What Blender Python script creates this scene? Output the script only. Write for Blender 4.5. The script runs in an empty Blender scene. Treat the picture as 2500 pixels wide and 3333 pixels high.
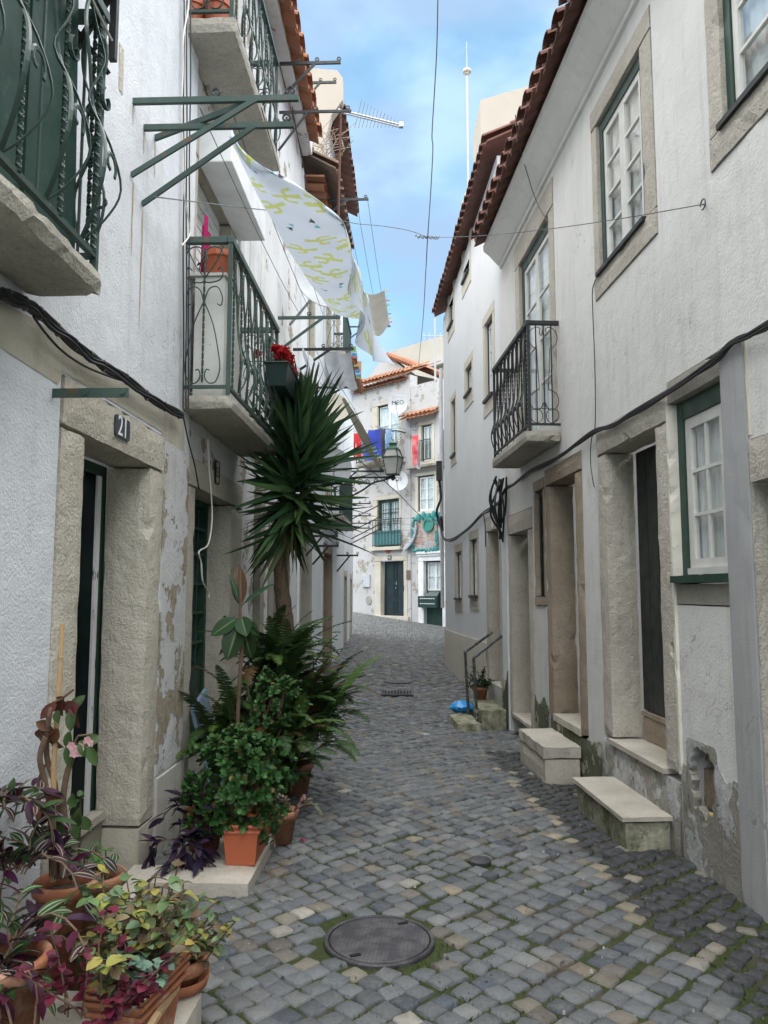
import bpy, math, random
from mathutils import Vector, Matrix, noise as mnoise
rnd = random.Random(11)
V = Vector
SC = bpy.context.scene
COL = SC.collection
# ------------------------------------------------------------------ camera model (photograph 2500 x 3333)
FPX, CX, CY, TILT, EYE = 2500.0, 1250.0, 1666.5, math.atan(.1006), 1.6
CAM = V((0, 0, EYE))
_c, _s = math.cos(TILT), math.sin(TILT)
def ray(x, y):
    a = (x-CX)/FPX; b = (CY-y)/FPX
    return V((a, _c-b*_s, _s+b*_c))
def at(x, y, Y):
    r = ray(x, y); return CAM + r*(Y/r.y)
def onground(x, y, z=0):
    r = ray(x, y); return CAM + r*((z-EYE)/r.z)
def topx(p):
    d = V(p)-CAM; f = d.y*_c+d.z*_s; u = -d.y*_s+d.z*_c
    return CX+FPX*d.x/f, CY-FPX*u/f
class Frame:
    """a facade plane: s runs along it, h is height, d stands out into the street"""
    def __init__(s, o, ang, side):
        a = math.radians(ang)
        s.o = V((o[0], o[1], 0)); s.u = V((math.sin(a), math.cos(a), 0))
        s.n = V((math.cos(a), -math.sin(a), 0))*side
    def W(s, a, h, d=0): return s.o + s.u*a + s.n*d + V((0, 0, h))
    def px(s, x, y, d=0):
        r = ray(x, y); o = s.o+s.n*d
        t = (o-CAM).dot(s.n)/r.dot(s.n)
        p = CAM+r*t; q = p-s.o
        return q.dot(s.u), p.z
    def dat(s, a, h, x):
        lo, hi = 0.0, 3.0
        f = lambda d: topx(s.W(a, h, d))[0]-x
        if f(lo)*f(hi) > 0: return .3
        for _ in range(50):
            m = (lo+hi)/2
            if f(lo)*f(m) <= 0: hi = m
            else: lo = m
        return lo
aL, aR = math.radians(1.95), math.radians(-3.43)
FL = Frame((-1.57*math.cos(aL), 1.57*math.sin(aL)), 1.95, 1)
FR = Frame((2.2*math.cos(aR), -2.2*math.sin(aR)), -3.43, -1)
_e = FR.W(10.15, 0)
FR2 = Frame((_e.x, _e.y), -4.0, -1)
_e2 = FR2.W(5.2, 0)
FR3 = Frame((_e2.x, _e2.y), math.degrees(math.atan2(.95, 11.0)), -1)
FF = Frame((.57, 28.5), 135, 1)        # far houses: s to the right and nearer
class Tilt(Frame):
    def __init__(s, fr, k): s.o, s.u, s.n, s.k = fr.o, fr.u, fr.n, k
    def W(s, a, h, d=0): return s.o+s.u*a+s.n*d+V((0, 0, h+s.k*a))
# ------------------------------------------------------------------ mesh builder
class MB:
    def __init__(s): s.v = []; s.f = []; s.c = []; s.m = []; s.col = None; s.mi = 0; s.sm = False
    def vert(s, p):
        s.v.append((p[0], p[1], p[2])); s.c.append(s.col or (1, 1, 1)); return len(s.v)-1
    def face(s, idx): s.f.append(tuple(idx)); s.m.append(s.mi)
    def poly(s, pts): s.face([s.vert(p) for p in pts])
    def hexa(s, P):
        """8 points: 0-3 one side loop, 4-7 the opposite loop"""
        i = [s.vert(p) for p in P]
        for q in ((3,2,1,0),(4,5,6,7),(0,1,5,4),(1,2,6,5),(2,3,7,6),(3,0,4,7)): s.face([i[k] for k in q])
    def fbox(s, fr, s0, s1, h0, h1, d0, d1):
        s.hexa([fr.W(a, h, d) for d in (d0, d1) for a, h in ((s0,h0),(s1,h0),(s1,h1),(s0,h1))])
    def box(s, c, sx, sy, sz, rot=0):
        m = Matrix.Rotation(rot, 3, 'Z'); c = V(c)
        s.hexa([c+m@V((x*sx/2, y*sy/2, z*sz/2)) for z in (-1,1) for x,y in ((-1,-1),(1,-1),(1,1),(-1,1))])
    def worn(s, fr, s0, s1, h0, h1, d0, d1, step=.09, j=.004, r=.012):
        """a stone block with chipped, uneven arrises"""
        n = [max(1, min(40, round(abs(b-a)/step))) for a, b in ((s0,s1),(h0,h1),(d0,d1))]
        lo, hi = (s0,h0,d0), (s1,h1,d1); idx = {}
        def g(i):
            if i in idx: return idx[i]
            p = [lo[k]+(hi[k]-lo[k])*i[k]/n[k] for k in range(3)]
            ext = [k for k in range(3) if i[k] in (0, n[k])]
            if len(ext) >= 2:
                q = r*(.42+.2*rnd.random()+(1.3*rnd.random() if rnd.random() < .035 else 0))
                for k in ext: p[k] += (q if i[k] == 0 else -q)*(1 if hi[k] > lo[k] else -1)
            for k in range(3): p[k] += rnd.uniform(-j, j)*.4
            idx[i] = s.vert(fr.W(*p)); return idx[i]
        for ax in range(3):
            a, b = [k for k in range(3) if k != ax]
            for e in (0, n[ax]):
                for x in range(n[a]):
                    for y in range(n[b]):
                        q = []
                        for dx, dy in ((0,0),(1,0),(1,1),(0,1)):
                            t = [0]*3; t[ax] = e; t[a] = x+dx; t[b] = y+dy; q.append(g(tuple(t)))
                        s.face(q if e else q[::-1])
    def tube(s, path, r, n=6, closed=False, flat=1.0):
        path = [V(p) for p in path]; m = len(path)
        rs = r if isinstance(r, (list, tuple)) else [r]*m
        rings = []; prev = None
        for i, p in enumerate(path):
            t = (path[min(i+1, m-1)]-path[max(i-1, 0)])
            if t.length < 1e-9: t = V((0, 0, 1))
            t.normalize()
            if prev is None:
                a = V((0, 0, 1)) if abs(t.z) < .9 else V((1, 0, 0))
                x = t.cross(a).normalized()
            else:
                x = prev-t*prev.dot(t)
                x = x.normalized() if x.length > 1e-6 else t.cross(V((0,0,1))).normalized()
            prev = x; y = t.cross(x)
            rings.append([s.vert(p+x*math.cos(2*math.pi*k/n)*rs[i]+y*math.sin(2*math.pi*k/n)*rs[i]*flat) for k in range(n)])
        for a, b in zip(rings, rings[1:]):
            for k in range(n): s.face((a[k], a[(k+1) % n], b[(k+1) % n], b[k]))
        if n > 2: s.face(rings[0][::-1]); s.face(rings[-1])
    def bar(s, p0, p1, w, h=None):
        p0, p1 = V(p0), V(p1); t = (p1-p0).normalized()
        a = V((0,0,1)) if abs(t.z) < .95 else V((1,0,0))
        x = t.cross(a).normalized()*(w/2); y = t.cross(x).normalized()*((h or w)/2)
        s.hexa([p+e for p in (p0, p1) for e in (-x-y, x-y, x+y, -x+y)])
    def twist(s, p0, p1, w, turns, n=None):
        p0, p1 = V(p0), V(p1); t = (p1-p0).normalized()
        a = V((0,0,1)) if abs(t.z) < .95 else V((1,0,0))
        x = t.cross(a).normalized(); y = t.cross(x)
        n = n or max(4, int(turns*6)); prev = None
        for i in range(n+1):
            an = 2*math.pi*turns*i/n; p = p0.lerp(p1, i/n)
            e1 = x*math.cos(an)+y*math.sin(an); e2 = y*math.cos(an)-x*math.sin(an)
            ring = [s.vert(p+e1*w*.5*a_+e2*w*.28*b_) for a_, b_ in ((-1,-1),(1,-1),(1,1),(-1,1))]
            if prev:
                for k in range(4): s.face((prev[k], prev[(k+1) % 4], ring[(k+1) % 4], ring[k]))
            else: s.face(ring[::-1])
            prev = ring
        s.face(prev)
    def lathe(s, c, prof, n=24, M=None, cap0=True, cap1=True):
        c = V(c); M = M or Matrix.Identity(3); rings = []
        for r, z in prof:
            rings.append([s.vert(c+M@V((r*math.cos(2*math.pi*k/n), r*math.sin(2*math.pi*k/n), z))) for k in range(n)])
        for a, b in zip(rings, rings[1:]):
            for k in range(n): s.face((a[k], a[(k+1) % n], b[(k+1) % n], b[k]))
        if cap0: s.face(rings[0][::-1])
        if cap1: s.face(rings[-1])
    def grid(s, f, nu, nv):
        I = [[s.vert(f(i/nu, j/nv)) for j in range(nv+1)] for i in range(nu+1)]
        for i in range(nu):
            for j in range(nv): s.face((I[i][j], I[i+1][j], I[i+1][j+1], I[i][j+1]))
        return I
    def sphere(s, c, rx, ry, rz, n=10, m=6):
        c = V(c)
        s.lathe(c, [(1e-3, -rz)]+[(math.sin(math.pi*i/m), -rz*math.cos(math.pi*i/m)) for i in range(1, m)]+[(1e-3, rz)], n,
                Matrix(((rx,0,0),(0,ry,0),(0,0,1))))
    def facade(s, fr, s0, s1, h0, h1, ops, T=.4, d=0.0):
        """a wall of thickness T with real openings (sa, sb, ha, hb)"""
        S = sorted({s0, s1, *[x for o in ops for x in o[:2] if s0 < x < s1]})
        Hh = sorted({h0, h1, *[x for o in ops for x in o[2:4] if h0 < x < h1]})
        hole = lambda a, h: any(o[0] < a < o[1] and o[2] < h < o[3] for o in ops)
        for i in range(len(S)-1):
            for k in range(len(Hh)-1):
                a, b, e, f = S[i], S[i+1], Hh[k], Hh[k+1]
                if hole((a+b)/2, (e+f)/2): continue
                s.poly([fr.W(a,e,d), fr.W(b,e,d), fr.W(b,f,d), fr.W(a,f,d)])
                s.poly([fr.W(a,f,d-T), fr.W(b,f,d-T), fr.W(b,e,d-T), fr.W(a,e,d-T)])
        for a, b, e, f in list(ops)+[(s0, s1, h0, h1)]:
            a, b, e, f = max(a, s0), min(b, s1), max(e, h0), min(f, h1)
            for p, q in (((a,e),(b,e)),((b,e),(b,f)),((b,f),(a,f)),((a,f),(a,e))):
                s.poly([fr.W(*p, d), fr.W(*q, d), fr.W(*q, d-T), fr.W(*p, d-T)])
    def bbox(s):
        xs = list(zip(*s.v)); return [(min(x), max(x)) for x in xs]
LOC = {}
def build(name, mb, mats, parent=None, loc=None, smooth=False, bevel=0):
    if parent is not None: base = LOC[parent]
    else:
        if loc is None:
            b = mb.bbox(); loc = ((b[0][0]+b[0][1])/2, (b[1][0]+b[1][1])/2, b[2][0])
        base = V(loc)
    me = bpy.data.meshes.new(name)
    me.from_pydata([(x-base[0], y-base[1], z-base[2]) for x, y, z in mb.v], [], mb.f)
    mats = mats if isinstance(mats, (list, tuple)) else [mats]
    for m in mats: me.materials.append(m)
    if len(mats) > 1: me.polygons.foreach_set('material_index', mb.m)
    if mb.col is not None:
        a = me.color_attributes.new('Col', 'FLOAT_COLOR', 'POINT')
        a.data.foreach_set('color', [x for c in mb.c for x in (c[0], c[1], c[2], 1.0)])
    if smooth or mb.sm: me.polygons.foreach_set('use_smooth', [True]*len(me.polygons))
    me.update()
    o = bpy.data.objects.new(name, me); COL.objects.link(o)
    if parent is None: o.location = base
    else: o.parent = parent
    LOC[o] = V(base)
    if bevel:
        b = o.modifiers.new('bevel', 'BEVEL'); b.width = bevel; b.segments = 2; b.limit_method = 'ANGLE'
    return o
def thing(name, label, cat, loc, group=None):
    o = bpy.data.objects.new(name, None); COL.objects.link(o); o.location = loc; o.empty_display_size = .1
    LOC[o] = V(loc); return tag(o, label, cat, group)
def tag(o, label=None, cat=None, group=None, kind=None):
    if label: o['label'] = label
    if cat: o['category'] = cat
    if group: o['group'] = group
    if kind: o['kind'] = kind
    return o
def struct(name, mb, mats, **k): return tag(build(name, mb, mats, **k), kind='structure')
def copy_tree(o, loc, rotz=None, label=None):
    c = o.copy(); COL.objects.link(c); c.location = loc
    if rotz is not None: c.rotation_euler = (0, 0, rotz)
    if label: c['label'] = label
    for ch in [x for x in LOC if x.parent == o]:
        k = ch.copy(); COL.objects.link(k); k.parent = c
        for g in [x for x in LOC if x.parent == ch]:
            q = g.copy(); COL.objects.link(q); q.parent = k
    return c
def text_mesh(mb, txt, place, size, depth=.003):
    """letters as real raised faces; place(u, v, w) -> world"""
    cu = bpy.data.curves.new('lettering', 'FONT'); cu.body = txt; cu.size = size; cu.extrude = depth; cu.align_x = 'CENTER'; cu.align_y = 'CENTER'
    o = bpy.data.objects.new('lettering', cu); COL.objects.link(o)
    dg = bpy.context.evaluated_depsgraph_get(); me = o.evaluated_get(dg).to_mesh()
    off = len(mb.v)
    for v in me.vertices: mb.vert(place(v.co.x, v.co.y, v.co.z))
    for p in me.polygons: mb.face([off+i for i in p.vertices])
    o.evaluated_get(dg).to_mesh_clear(); bpy.data.objects.remove(o); bpy.data.curves.remove(cu)
def arc(c, x, y, r, a0, a1, n=10, r1=None):
    c, x, y = V(c), V(x), V(y); out = []
    for i in range(n+1):
        t = i/n; a = math.radians(a0+(a1-a0)*t); q = r+((r1 if r1 is not None else r)-r)*t
        out.append(c+x*math.cos(a)*q+y*math.sin(a)*q)
    return out
def sag(p, q, drop, n=10):
    p, q = V(p), V(q)
    return [p.lerp(q, i/n)-V((0, 0, drop*4*(i/n)*(1-i/n))) for i in range(n+1)]
# ------------------------------------------------------------------ materials
class NT:
    def __init__(s, name):
        s.mat = bpy.data.materials.new(name); s.mat.use_nodes = True
        s.t = s.mat.node_tree; s.b = s.t.nodes['Principled BSDF']; s.out = s.t.nodes['Material Output']
        g = s.t.nodes.new('ShaderNodeNewGeometry'); s.pos = g.outputs['Position']
    def n(s, ty, **k):
        x = s.t.nodes.new('ShaderNode'+ty)
        for a, b in k.items(): setattr(x, a, b)
        return x
    def put(s, sock, v):
        if hasattr(v, 'is_output'): s.t.links.new(v, sock)
        elif isinstance(v, (tuple, list)) and len(v) == 3 and sock.type == 'RGBA': sock.default_value = (*v, 1)
        else: sock.default_value = v
    def noise(s, scale, detail=4, rough=.6, vec=None, dist=0, stretch=None):
        v = vec or s.pos
        if stretch:
            m = s.n('Mapping'); s.put(m.inputs['Vector'], v); m.inputs['Scale'].default_value = stretch; v = m.outputs[0]
        x = s.n('TexNoise'); s.put(x.inputs['Vector'], v); x.inputs['Scale'].default_value = scale
        x.inputs['Detail'].default_value = detail; x.inputs['Roughness'].default_value = rough; x.inputs['Distortion'].default_value = dist
        return x.outputs[0]
    def voro(s, scale, feature='F1', vec=None):
        x = s.n('TexVoronoi', feature=feature); s.put(x.inputs['Vector'], vec or s.pos); x.inputs['Scale'].default_value = scale
        return x.outputs[0]
    def ramp(s, f, a, b, c0=0.0, c1=1.0):
        x = s.n('MapRange'); x.clamp = True; s.put(x.inputs[0], f)
        x.inputs[1].default_value = a; x.inputs[2].default_value = b; x.inputs[3].default_value = c0; x.inputs[4].default_value = c1
        return x.outputs[0]
    def mix(s, f, a, b, mode='MIX'):
        x = s.n('Mix', data_type='RGBA', blend_type=mode); s.put(x.inputs[0], f); s.put(x.inputs[6], a); s.put(x.inputs[7], b)
        return x.outputs[2]
    def math(s, op, a, b=0.0):
        x = s.n('Math', operation=op); s.put(x.inputs[0], a); s.put(x.inputs[1], b); return x.outputs[0]
    def attr(s):
        x = s.n('Attribute'); x.attribute_name = 'Col'; return x.outputs['Color']
    def height(s):
        x = s.n('SeparateXYZ'); s.put(x.inputs[0], s.pos); return x.outputs[2]
    def bump(s, h, dist, strength=1.0, prev=None):
        x = s.n('Bump'); s.put(x.inputs['Height'], h); x.inputs['Distance'].default_value = dist; x.inputs['Strength'].default_value = strength
        if prev: s.put(x.inputs['Normal'], prev)
        return x.outputs[0]
    def done(s, col, rough=.8, nrm=None, spec=None, metal=0, **k):
        s.put(s.b.inputs['Base Color'], col); s.put(s.b.inputs['Roughness'], rough)
        if nrm: s.put(s.b.inputs['Normal'], nrm)
        if spec is not None: s.b.inputs['Specular IOR Level'].default_value = spec
        s.b.inputs['Metallic'].default_value = metal
        for a, v in k.items(): s.put(s.b.inputs[a.replace('_', ' ')], v)
        return s.mat
def plaster(name, base, alt, stain=(.42,.39,.33), peel=0.0, peelcol=(.38,.34,.28), grain=55, bumpd=.004, streak=.25):
    m = NT(name)
    big = m.noise(.9, 5, .62); mid = m.noise(4.5, 5, .65)
    c = m.mix(m.ramp(big, .35, .68), base, alt)
    c = m.mix(m.math('MULTIPLY', m.ramp(mid, .52, .75), .35), c, tuple(x*.86 for x in base))
    st = m.noise(1.0, 6, .7, stretch=(9, 9, .8))                      # run-off streaks
    c = m.mix(m.math('MULTIPLY', m.ramp(st, .52, .76), streak), c, stain)
    bl = m.noise(2.2, 8, .75)                                       # blotches
    c = m.mix(m.math('MULTIPLY', m.ramp(bl, .6, .74), streak*1.2), c, stain)
    ck = m.math('LESS_THAN', m.math('ABSOLUTE', m.math('SUBTRACT', m.noise(1.1, 5, .55, dist=.4), .5)), .0016)
    c = m.mix(m.math('MULTIPLY', m.math('MULTIPLY', ck, m.ramp(m.noise(.7, 2), .56, .62)), .45), c, tuple(x*.45 for x in stain))
    gr = m.noise(grain, 3, .6); und = m.noise(6, 3, .5)
    h = m.math('ADD', m.math('MULTIPLY', gr, .55), m.math('MULTIPLY', und, 1.2))
    if peel:
        pn = m.math('ADD', m.noise(2.6, 8, .68), m.math('MULTIPLY', m.noise(14, 4, .7), .12))
        pk = m.ramp(pn, peel, peel+.012)
        c = m.mix(pk, c, m.mix(m.ramp(m.noise(20, 4), .35, .7), peelcol, tuple(x*.62 for x in peelcol)))
        h = m.math('SUBTRACT', h, m.math('MULTIPLY', pk, .9))
    return m.done(c, .92, m.bump(h, bumpd), .25)
def stone(name, c0, c1, pit=(.2,.17,.13), bumpd=.004, rough=.88, scale=1.0):
    m = NT(name)
    c = m.mix(m.ramp(m.noise(1.7*scale, 6, .65), .35, .68), c0, c1)
    c = m.mix(m.math('MULTIPLY', m.ramp(m.noise(24*scale, 5, .7), .52, .74), .45), c, pit)
    c = m.mix(m.math('MULTIPLY', m.ramp(m.noise(75*scale, 4, .7), .56, .68), .45), c, pit)
    c = m.mix(m.math('MULTIPLY', m.ramp(m.noise(50*scale, 4, .7), .58, .7), .35), c, tuple(min(.7, x*1.35) for x in c0))
    c = m.mix(m.math('MULTIPLY', m.ramp(m.noise(1.2, 6, .7, stretch=(6,6,.8)), .55, .8), .4), c, tuple(x*.6 for x in c0))
    h = m.math('ADD', m.noise(60*scale, 4, .65), m.math('MULTIPLY', m.noise(11*scale, 4, .6), 1.4))
    return m.done(c, rough, m.bump(h, bumpd), .25)
def paint(name, col, chip=None, thr=.68, rough=.45, bumpd=.0015, stretch=None, scale=14):
    m = NT(name); n1 = m.noise(scale, 6, .7, stretch=stretch)
    c = m.mix(m.ramp(m.noise(3, 4), .3, .7), col, tuple(x*.75 for x in col))
    if chip: c = m.mix(m.ramp(n1, thr, thr+.03), c, chip)
    return m.done(c, m.ramp(m.noise(8, 3), .3, .7, rough-.08, rough+.15), m.bump(n1, bumpd))
def leafmat(name, rough=.45, trans=.12):
    m = NT(name); a = m.attr()
    c = m.mix(m.math('MULTIPLY', m.ramp(m.noise(30, 3), .4, .7), .35), a, m.mix(.5, a, (.02,.03,.01)))
    m.done(c, rough, m.bump(m.noise(60, 2), .0008), .16)
    tr = m.n('BsdfTranslucent'); m.put(tr.inputs[0], a)
    mx = m.n('MixShader'); mx.inputs[0].default_value = trans
    m.t.links.new(m.b.outputs[0], mx.inputs[1]); m.t.links.new(tr.outputs[0], mx.inputs[2]); m.t.links.new(mx.outputs[0], m.out.inputs[0])
    return m.mat
def cloth(name, col, trans=.25, col2=None):
    m = NT(name)
    c = m.mix(m.ramp(m.noise(5, 4), .35, .7), col, col2 or tuple(x*.85 for x in col))
    m.done(c, .9, m.bump(m.noise(220, 2), .0006), .15)
    tr = m.n('BsdfTranslucent'); m.put(tr.inputs[0], c)
    mx = m.n('MixShader'); mx.inputs[0].default_value = trans
    m.t.links.new(m.b.outputs[0], mx.inputs[1]); m.t.links.new(tr.outputs[0], mx.inputs[2]); m.t.links.new(mx.outputs[0], m.out.inputs[0])
    return m.mat
def glassmat():
    m = NT('window_glass')
    tr = m.n('BsdfTransparent'); gl = m.n('BsdfGlossy'); gl.inputs['Roughness'].default_value = .03
    fr = m.n('Fresnel'); fr.inputs[0].default_value = 1.5
    f = m.math('ADD', m.math('MULTIPLY', fr.outputs[0], .27), .015)
    tr.inputs[0].default_value = (.95, .97, .97, 1)
    mx = m.n('MixShader'); m.put(mx.inputs[0], f)
    m.t.links.new(tr.outputs[0], mx.inputs[1]); m.t.links.new(gl.outputs[0], mx.inputs[2]); m.t.links.new(mx.outputs[0], m.out.inputs[0])
    return m.mat
M = {}
M['wallL'] = plaster('white_stucco', (.67,.69,.725), (.60,.62,.66), stain=(.40,.37,.31), grain=75, bumpd=.010, streak=.38)
M['wallB'] = plaster('aged_white_plaster', (.68,.69,.70), (.57,.57,.57), stain=(.31,.28,.23), peel=.645, peelcol=(.40,.34,.27), bumpd=.006, streak=.5)
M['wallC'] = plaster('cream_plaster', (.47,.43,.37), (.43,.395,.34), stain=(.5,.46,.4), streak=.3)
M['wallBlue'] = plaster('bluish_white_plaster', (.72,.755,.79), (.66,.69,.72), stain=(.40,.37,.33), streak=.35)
M['wallR'] = plaster('pale_grey_plaster', (.73,.72,.695), (.65,.64,.615), stain=(.40,.385,.345), grain=60, bumpd=.007, streak=.42)
M['wallR2'] = plaster('smooth_white_plaster', (.74,.75,.755), (.69,.695,.70), stain=(.44,.43,.40), grain=80, bumpd=.003, streak=.16)
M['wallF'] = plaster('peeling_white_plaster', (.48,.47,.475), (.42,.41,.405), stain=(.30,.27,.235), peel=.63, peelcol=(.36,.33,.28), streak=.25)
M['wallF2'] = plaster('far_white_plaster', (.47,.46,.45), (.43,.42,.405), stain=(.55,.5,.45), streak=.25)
M['greyband'] = plaster('grey_cement_render', (.36,.36,.365), (.42,.42,.42), stain=(.20,.19,.17), grain=90, streak=.55, bumpd=.004)
M['plinth'] = plaster('mouldy_render', (.36,.34,.30), (.24,.225,.19), stain=(.09,.085,.055), peel=.58, peelcol=(.50,.50,.49), streak=1.0, bumpd=.014)
M['tanrender'] = plaster('tan_render', (.50,.47,.40), (.40,.37,.30), stain=(.26,.23,.17), streak=.5, bumpd=.008)
M['plinthL'] = plaster('stained_cement', (.46,.45,.42), (.38,.36,.32), stain=(.24,.2,.14), streak=.6, bumpd=.006)
def mossblock():
    m = NT('mossy_stone_block')
    c = m.mix(m.ramp(m.noise(5, 7, .7), .38, .66), (.44,.42,.33), (.10,.115,.05))
    c = m.mix(m.ramp(m.noise(11, 6, .75), .55, .68), c, (.045,.055,.028))
    c = m.mix(m.math('MULTIPLY', m.ramp(m.noise(3, 6, .7, stretch=(5,5,.8)), .5, .75), .7), c, (.06,.07,.035))
    return m.done(c, .92, m.bump(m.math('ADD', m.noise(40, 5, .7), m.noise(9, 4, .6)), .012), .2)
M['mossblock'] = mossblock()
M['peelstrip'] = plaster('peeling_strip', (.60,.605,.615), (.50,.49,.47), stain=(.36,.31,.24), peel=.60, peelcol=(.40,.345,.265), streak=.7, bumpd=.012)
M['oldmarble'] = stone('worn_threshold', (.45,.42,.36), (.36,.33,.28), pit=(.25,.22,.17), bumpd=.003, rough=.7)
M['moss_wall'] = plaster('mossy_render', (.13,.14,.09), (.06,.07,.035), stain=(.028,.038,.016), peel=.62, peelcol=(.48,.46,.36), streak=1.0, bumpd=.008)
M['stone'] = stone('lioz_limestone', (.58,.54,.465), (.47,.43,.36), bumpd=.012)
M['stoneR'] = stone('pitted_limestone', (.58,.54,.47), (.46,.425,.365), bumpd=.013)
M['stoneBrown'] = stone('brown_stained_limestone', (.42,.35,.27), (.27,.21,.155), bumpd=.012)
M['stoneG'] = stone('grey_weathered_limestone', (.38,.36,.315), (.26,.24,.205), bumpd=.012)
M['slab'] = stone('balcony_slab_stone', (.47,.44,.38), (.31,.29,.25), pit=(.10,.095,.08), bumpd=.014)
M['marble'] = stone('pale_marble', (.57,.53,.47), (.40,.36,.30), pit=(.28,.25,.2), bumpd=.003, rough=.55, scale=1.6)
M['creamtrim'] = plaster('cream_trim', (.62,.58,.49), (.56,.52,.44), grain=90, bumpd=.0015, streak=.2)
M['white'] = paint('white_gloss_paint', (.74,.73,.69), (.42,.38,.3), .66)
M['whiteclean'] = paint('clean_white_paint', (.80,.81,.82))
M['green'] = paint('dark_green_paint', (.016,.055,.036), (.35,.36,.30), .75)
M['irong'] = paint('green_iron', (.035,.068,.058), (.16,.15,.12), .66, rough=.5)
M['irongl'] = paint('faded_green_iron', (.055,.095,.083), (.15,.08,.05), .60, rough=.6)
M['ironb'] = paint('black_iron', (.022,.024,.026), (.10,.075,.06), .68, rough=.5)
M['greensheet'] = paint('green_painted_sheet', (.008,.050,.031), (.02,.075,.05), .6, rough=.45)
M['door'] = paint('black_green_door', (.010,.018,.018), (.06,.07,.065), .72, rough=.4)
M['doorblue'] = paint('dark_blue_door', (.009,.022,.025), (.05,.08,.085), .68, rough=.45)
M['dark'] = NT('unlit_black').done((.006,.007,.008), .95)  # near black puts the shade of unlit rooms and recesses into the colour
M['cable'] = NT('black_cable').done((.014,.014,.017), .55)
M['wire'] = NT('grey_wire').done((.12,.12,.13), .6)
M['whitecable'] = NT('white_cable').done((.62,.60,.56), .6)
M['glass'] = glassmat()
M['curtain'] = cloth('net_curtain', (.88,.89,.88), .02)
M['terracotta'] = stone('terracotta', (.37,.145,.075), (.28,.105,.055), pit=(.40,.27,.19), bumpd=.0012, rough=.75)
def claymat(name, a, b):
    m = NT(name)
    c = m.mix(m.ramp(m.noise(4, 5, .65), .35, .68), a, b)
    c = m.mix(m.math('MULTIPLY', m.ramp(m.noise(9, 7, .72), .54, .66), .5), c, (.50,.39,.31))
    c = m.mix(m.math('MULTIPLY', m.ramp(m.noise(22, 5, .7), .58, .68), .6), c, (.13,.085,.055))
    c = m.mix(m.math('MULTIPLY', m.ramp(m.noise(3, 6, .7, stretch=(8,8,1)), .52, .7), .4), c, (.15,.12,.07))
    return m.done(c, .85, m.bump(m.noise(70, 4, .6), .002), .2)
M['terracotta'] = claymat('terracotta', (.37,.145,.075), (.27,.105,.06))
M['terracottaold'] = stone('weathered_terracotta', (.36,.16,.09), (.27,.12,.075), pit=(.4,.3,.22), bumpd=.0015, rough=.85)
M['plastic_orange'] = NT('orange_plastic').done((.42,.105,.045), .55)
M['soil'] = stone('potting_soil', (.05,.035,.025), (.03,.022,.016), bumpd=.01, rough=.95)
M['tile'] = stone('roof_tile', (.17,.082,.062), (.11,.06,.05), pit=(.07,.045,.04), bumpd=.003, rough=.9)
M['tileO'] = stone('orange_roof_tile', (.33,.15,.085), (.24,.105,.065), pit=(.22,.13,.09), bumpd=.003, rough=.9)
M['tileOld'] = stone('lichened_roof_tile', (.20,.12,.09), (.11,.09,.07), pit=(.28,.25,.2), bumpd=.004, rough=.95)
M['mortar'] = stone('mortar', (.6,.57,.52), (.5,.47,.42))
M['wood'] = paint('weathered_planks', (.66,.66,.66), (.36,.33,.30), .58, rough=.8, stretch=(12,12,1), scale=5)
M['bluewood'] = paint('peeling_blue_board', (.20,.30,.40), (.16,.13,.11), .55, rough=.8, stretch=(7,7,1.2), scale=7)
M['bamboo'] = stone('bamboo_cane', (.50,.34,.19), (.42,.27,.14), bumpd=.001, rough=.6)
M['bark'] = stone('yucca_bark', (.19,.145,.105), (.12,.09,.065), pit=(.06,.05,.04), bumpd=.015, rough=.95)
M['leaf'] = leafmat('leaf'); M['leafgloss'] = leafmat('glossy_leaf', .40, .03)
M['petal'] = leafmat('petal', .6, .3)
M['dish'] = paint('dish_enamel', (.50,.52,.54), rough=.45)
M['steel'] = NT('brushed_steel').done((.42,.43,.45), .4, metal=.8)
M['galv'] = NT('galvanised_pole').done((.40,.40,.42), .55, metal=.3)
M['navy'] = NT('enamel_navy').done((.035,.042,.062), .35)
M['ink'] = NT('dark_lettering').done((.03,.03,.035), .6)
M['signwhite'] = NT('white_lettering').done((.78,.78,.76), .5)
M['boxgreen'] = NT('dark_green_plastic').done((.012,.035,.032), .4)
M['tarp'] = cloth('grey_tarpaulin', (.50,.52,.53), .15)
M['sheetwhite'] = cloth('white_sheet', (.66,.69,.74), .3)
M['sheetgrey'] = cloth('pale_grey_cloth', (.52,.54,.58), .25)
M['beige'] = cloth('beige_awning_cloth', (.52,.49,.43), .15)
M['olive'] = cloth('olive_cloth', (.34,.32,.25), .1)
M['bluebag'] = NT('blue_plastic_bag').done((.03,.30,.72), .3)
M['lampglass'] = paint('dusty_lamp_glass', (.52,.52,.50), (.38,.36,.33), .6, rough=.3)
M['lampgreen'] = NT('verdigris').done((.06,.14,.11), .55)
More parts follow.
